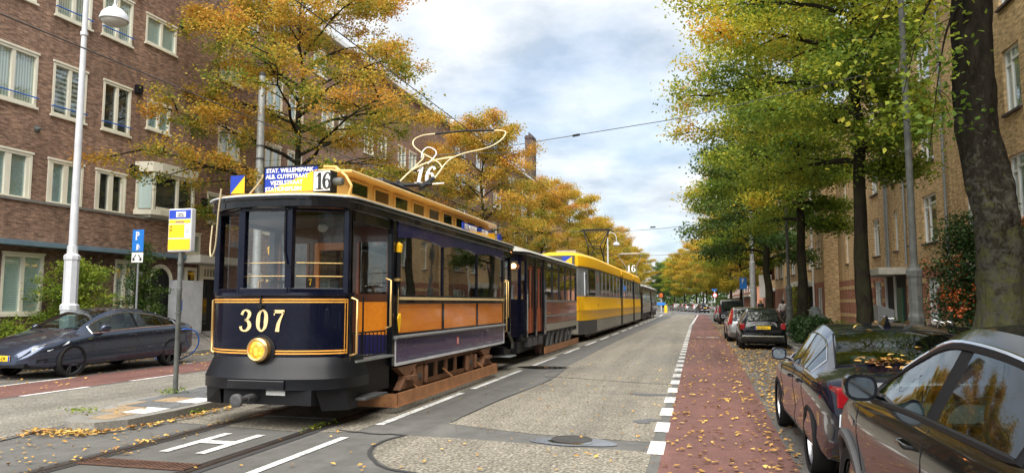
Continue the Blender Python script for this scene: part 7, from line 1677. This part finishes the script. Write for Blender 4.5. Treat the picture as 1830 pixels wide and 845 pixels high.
b = MB(); b.tube([(-3.3, 19.95, 6.33), (-3.1, 19.92, 6.35)], .035, 6); b.build('insulator', 'black', t)
t = wire('span_wire', 'middle span wire across the sky above the yellow tram', sag((-16.2, 58, 8.1), (4.2, 56, 8.1), .9), .018)
b = MB(); b.tube([(-3.4, 56.7, 7.42), (-3.0, 56.7, 7.44)], .06, 6); b.build('insulator', 'black', t)
t = wire('span_wire', 'farthest span wire low over the end of the street', sag((-16.2, 96, 8.6), (4.2, 95, 8.6), .9), .025)
wire('anchor_wire', 'thin stay wire from the left mast down to the front of tram 307', [(-16.25, 24.45, 7.1), (-5.64, 22, 6.4)], .010)
# ---------------- bicycles
def bicycle(name, label, loc, rz, frame='black', crate=None, group=None, tilt=0.):
    t = thing(name, label, 'bicycle', loc, rz, group); t.rotation_euler[1] = tilt
    for y in (-.53, .53):
        b = MB(); b.tube([(0, y+.335*math.cos(a), .345+.335*math.sin(a)) for a in np.linspace(0, 2*math.pi, 29)[:-1]], .020, 6, closed=True); b.build('wheel', 'rubber', t, smooth=60); wo = kids(t)[-1]
        b = MB(); b.tube([(0, y+.31*math.cos(a), .345+.31*math.sin(a)) for a in np.linspace(0, 2*math.pi, 25)[:-1]], .009, 4, closed=True)
        for k in range(10): a = k*math.pi/5; b.tube([(0, y, .345), (0, y+.31*math.cos(a), .345+.31*math.sin(a))], .003, 3)
        b.build('rim', 'chrome', wo)
    b = MB()
    for p in ([(0, -.53, .345), (0, -.05, .30)], [(0, -.05, .30), (0, -.18, .85)], [(0, -.05, .32), (0, .34, .80)], [(0, -.17, .80), (0, .33, .88)], [(0, .30, .95), (0, .53, .345)], [(0, -.53, .345), (0, -.17, .78)]): b.tube(p, .016, 6)
    b.build('frame', frame, t, smooth=60)
    b = MB(); b.tube([(0, .31, .9), (0, .28, 1.06)], .014); b.tube(catmull([(-.28, .08, 1.08), (-.26, .2, 1.12), (0, .30, 1.08), (.26, .2, 1.12), (.28, .08, 1.08)], 4), .013, 6); b.build('handlebar', 'chrome', t, smooth=60)
    b = MB(); b.loft([[(-.03, .10-.18, .97), (.03, .10-.18, .97), (.02, -.08, .93), (-.02, -.08, .93)], [(-.09, -.30, .99), (.09, -.30, .99), (.08, -.30, .93), (-.08, -.30, .93)]]); b.tube([(0, -.19, .84), (0, -.2, .95)], .014); b.build('saddle', 'black', t)
    b = MB(); b.tube([(0, -.05, .30), (.1, -.02, .2)], .01); b.box(.07, .16, -.05, .03, .19, .21); b.tube([(0, -.05, .30), (-.1, -.08, .4)], .01); b.box(-.16, -.07, -.12, -.04, .39, .41); b.build('pedals', 'dgrey', t)
    b = MB(); b.tube([(0, -.53+.36*math.cos(a), .345+.37*math.sin(a)) for a in np.linspace(.3, 2.9, 12)], .02, 5); b.box(-.07, .07, -.78, -.32, .72, .735); b.build('mudguard_rack', 'black', t)
    if crate:
        b = MB(); 
        b.box(-.2, .2, crate[0], crate[0]+.34, .82, .85); b.box(-.2, -.185, crate[0], crate[0]+.34, .85, 1.12); b.box(.185, .2, crate[0], crate[0]+.34, .85, 1.12); b.box(-.185, .185, crate[0], crate[0]+.015, .85, 1.12); b.box(-.185, .185, crate[0]+.325, crate[0]+.34, .85, 1.12); b.build('crate', 'black', t)
    return t
bicycle('crate_bicycle', 'bicycle with black front crate at the left edge behind the electric car', (-16.6, 13.35, .15), R(70), 'black', (.50,))
bicycle('crate_bicycle', 'second crate bicycle, cut off by the left edge of the photo', (-16.4, 12.55, .15), R(76), 'black', (.50,))
bicycle('parked_bicycle', 'bicycle behind the roof of the electric car, handlebar up', (-16.9, 19.7, .2), R(60), 'black')
for i, (x, y, a, fr, lab) in enumerate(((5.6, 18.6, 60, 'black', 'bicycle directly right of the steel mast by the berry bush'), (5.9, 20.4, 75, 'black', 'bicycle left of the steel mast in front of the terrace'), (5.4, 22.6, 70, 'dgrey', 'bicycle with white basket frame behind the black sedan roof'), (5.8, 25.0, 80, 'black', 'dark bicycle next to the second trunk'), (6.4, 17.4, 62, 'dgrey', 'silver handlebar bicycle in front of the berry bush'), (5.8, 42.5, 30, 'white', 'white bicycle by the canopy of the projecting block'), (5.2, 50.0, 60, 'black', 'distant black bicycle left of the grey covered scooter'))):
    bicycle('parked_bicycle', lab, (x, y, .12), R(a), fr, None, 'bicycles parked on the right pavement')
# covered motor scooter
cs = thing('covered_scooter', 'grey tarpaulin covering a scooter near the green hedge', 'covered scooter', (5.4, 36.5, .12), R(10))
b = MB(); rings = []
rr = random.Random(4)
for z, hx, y0_, y1_ in ((0.0, .46, -1.05, 1.0), (.3, .44, -1.0, .98), (.6, .40, -.95, .9), (.85, .34, -.85, .65), (1.05, .26, -.1, .6), (1.28, .20, .12, .5), (1.36, .1, .2, .42)):
    rg = []
    for k in range(28):
        a = 2*math.pi*k/28; cx_ = (y0_+y1_)/2; q = 1+.06*math.sin(7*a)*(1.4-z)+rr.uniform(-.02, .02); rg.append((hx*math.cos(a)*q, cx_+(y1_-y0_)/2*math.sin(a)*q, z))
    rings.append(rg)
b.loft(rings); b.build('cover', 'tarp', cs, smooth=50); b = MB(); b.box(-.15, .15, .95, 1.0, .05, .2) ; b.build('strap', 'black', cs)
fp = thing('flower_pot', 'orange terracotta pot beside the second trunk', 'flower pot', (5.9, 33.5, .12)); b = MB(); b.lathe([(.16, 0), (.22, .36), (.25, .37), (.25, .44), (.2, .44), (.19, .38)], n=18); b.build('pot', 'pot', fp, smooth=40)
P_ = np.random.default_rng(3).normal(0, 1, (260, 3))*np.array([.14, .14, .1])+np.array([0, 0, .62]); leafmesh('foliage', P_, np.full(260, .07), 'leaf_lime', flat=False, kind=None, parent=fp, tint=np.full(260, .2))
# parcel / election style display board by the terrace
db = thing('grey_cabinet_box', 'slanted grey box top standing by the terrace window', 'box', (7.2, 32.0, .12)); b = MB(); b.prism([(-.3, -.45, 0), (.3, -.45, 0), (.3, -.45, 1.25), (-.3, -.45, 1.45)], (0, .9, 0)); b.build('housing', 'mgrey', db, bevel=.02)
b = MB(); b.box(-.32, .32, -.02, .02, 0, .05); b.build('plinth', 'dgrey', db)

# ================================================================ PEOPLE (far away on the right pavement)
def person(label, loc, rz, pose='walk', shirt='jacket', hair='hair', pants='dgrey'):
    t = thing('person', label, 'person', loc, rz)
    sw_ = .16 if pose == 'walk' else .04
    J = dict(pel=(0, 0, .95), che=(0, .02, 1.32), nec=(0, .01, 1.47), hea=(0, .03, 1.58), top=(0, .02, 1.70),
             sl=(-.18, 0, 1.40), el=(-.23, -sw_*.6, 1.13), wl=(-.22, sw_*.2+.06, .88), hl=(-.215, sw_*.2+.10, .80), sr=(.18, 0, 1.40), er=(.23, sw_*.6, 1.13), wr=(.22, sw_+.12, .92), hr=(.215, sw_+.18, .86),
             hpl=(-.09, 0, .90), kl=(-.10, sw_*1.2, .50), al=(-.10, sw_*1.1, .08), fl=(-.10, sw_*1.1+.14, .04), hpr=(.09, 0, .90), kr=(.10, -.02, .50), ar=(.10, -sw_*1.6, .09), fr=(.10, -sw_*1.6+.13, .04))
    if pose == 'sit':
        for k in J:
            x, y, z = J[k]
            if k in ('kl', 'kr'): J[k] = (x*1.3, .42, .52)
            elif k in ('al', 'ar'): J[k] = (x*1.3, .45, .1)
            elif k in ('fl', 'fr'): J[k] = (x*1.3, .58, .05)
            elif k in ('pel', 'hpl', 'hpr'): J[k] = (x, y, .52)
            else: J[k] = (x, y+.12*(z-.9)+.02, z-.42)
        J['wl'] = (-.15, .35, .66); J['wr'] = (.15, .35, .66); J['hl'] = (-.12, .40, .64); J['hr'] = (.12, .40, .64)
    def skin(name, edges, rad, mat, root):
        ks = []; [ks.append(q) for e in edges for q in e if q not in ks]
        me = bpy.data.meshes.new(name); me.from_pydata([J[k] for k in ks], [(ks.index(a), ks.index(c)) for a, c in edges], []); me.materials.append(M[mat])
        o = bpy.data.objects.new(name, me); COL.objects.link(o); o.modifiers.new('s', 'SKIN')
        for k, v in zip(ks, me.skin_vertices[0].data): v.radius = (rad[k], rad[k]); v.use_root = (k == root)
        o.modifiers.new('u', 'SUBSURF').levels = 2; baked(o); o.data.polygons.foreach_set('use_smooth', [True]*len(o.data.polygons)); o.data.materials.clear(); o.data.materials.append(M[mat]); setp(o, t); return o
    E_ = [('pel', 'che'), ('che', 'nec'), ('nec', 'hea'), ('hea', 'top'), ('che', 'sl'), ('sl', 'el'), ('el', 'wl'), ('wl', 'hl'), ('che', 'sr'), ('sr', 'er'), ('er', 'wr'), ('wr', 'hr'), ('pel', 'hpl'), ('hpl', 'kl'), ('kl', 'al'), ('al', 'fl'), ('pel', 'hpr'), ('hpr', 'kr'), ('kr', 'ar'), ('ar', 'fr')]
    rd = dict(pel=.13, che=.14, nec=.055, hea=.095, top=.06, sl=.065, el=.042, wl=.03, hl=.03, sr=.065, er=.042, wr=.03, hr=.03, hpl=.09, kl=.06, al=.04, fl=.035, hpr=.09, kr=.06, ar=.04, fr=.035)
    skin('body', E_, rd, 'skin', 'pel')
    skin('top_clothes', [e for e in E_[:2]+E_[4:7]+E_[8:11] if e[1] != 'nec'], {k: v+.022 for k, v in rd.items()}, shirt, 'pel')
    skin('trousers', E_[12:15]+E_[16:19], {k: v+.018 for k, v in rd.items()}, pants, 'pel')
    h = Vector(J['hea']); b = MB(); b.lathe([(.0, .155), (.06, .145), (.10, .10), (.112, .03), (.11, -.04), (.09, -.12)], (h.x, h.y-.03, h.z), n=16, cap=False); b.build('hair', hair, t, smooth=60)
    return t
person('blond woman in a dark jacket walking on the right pavement past the steel mast', (4.9, 61.5, .12), R(190), 'walk', 'jacket', 'hair')
person('person in a white top walking on the right pavement near the thin dark mast', (5.6, 52.5, .12), R(170), 'walk', 'shirt', 'darkhair')
person('person in dark clothes sitting by the terrace behind the hedge', (6.6, 45.5, .12), R(200), 'sit', 'jacket', 'darkhair')
bn = thing('bench', 'low wooden bench under the sitting person', 'bench', (6.6, 45.45, .12), R(200)); b = MB(); b.box(-.6, .6, -.22, .2, .36, .41); b.build('seat', 'darkwood', bn)
for x in (-.5, .5): b = MB(); b.box(x-.04, x+.04, -.18, .16, 0, .36); b.build('leg', 'dgrey', bn)
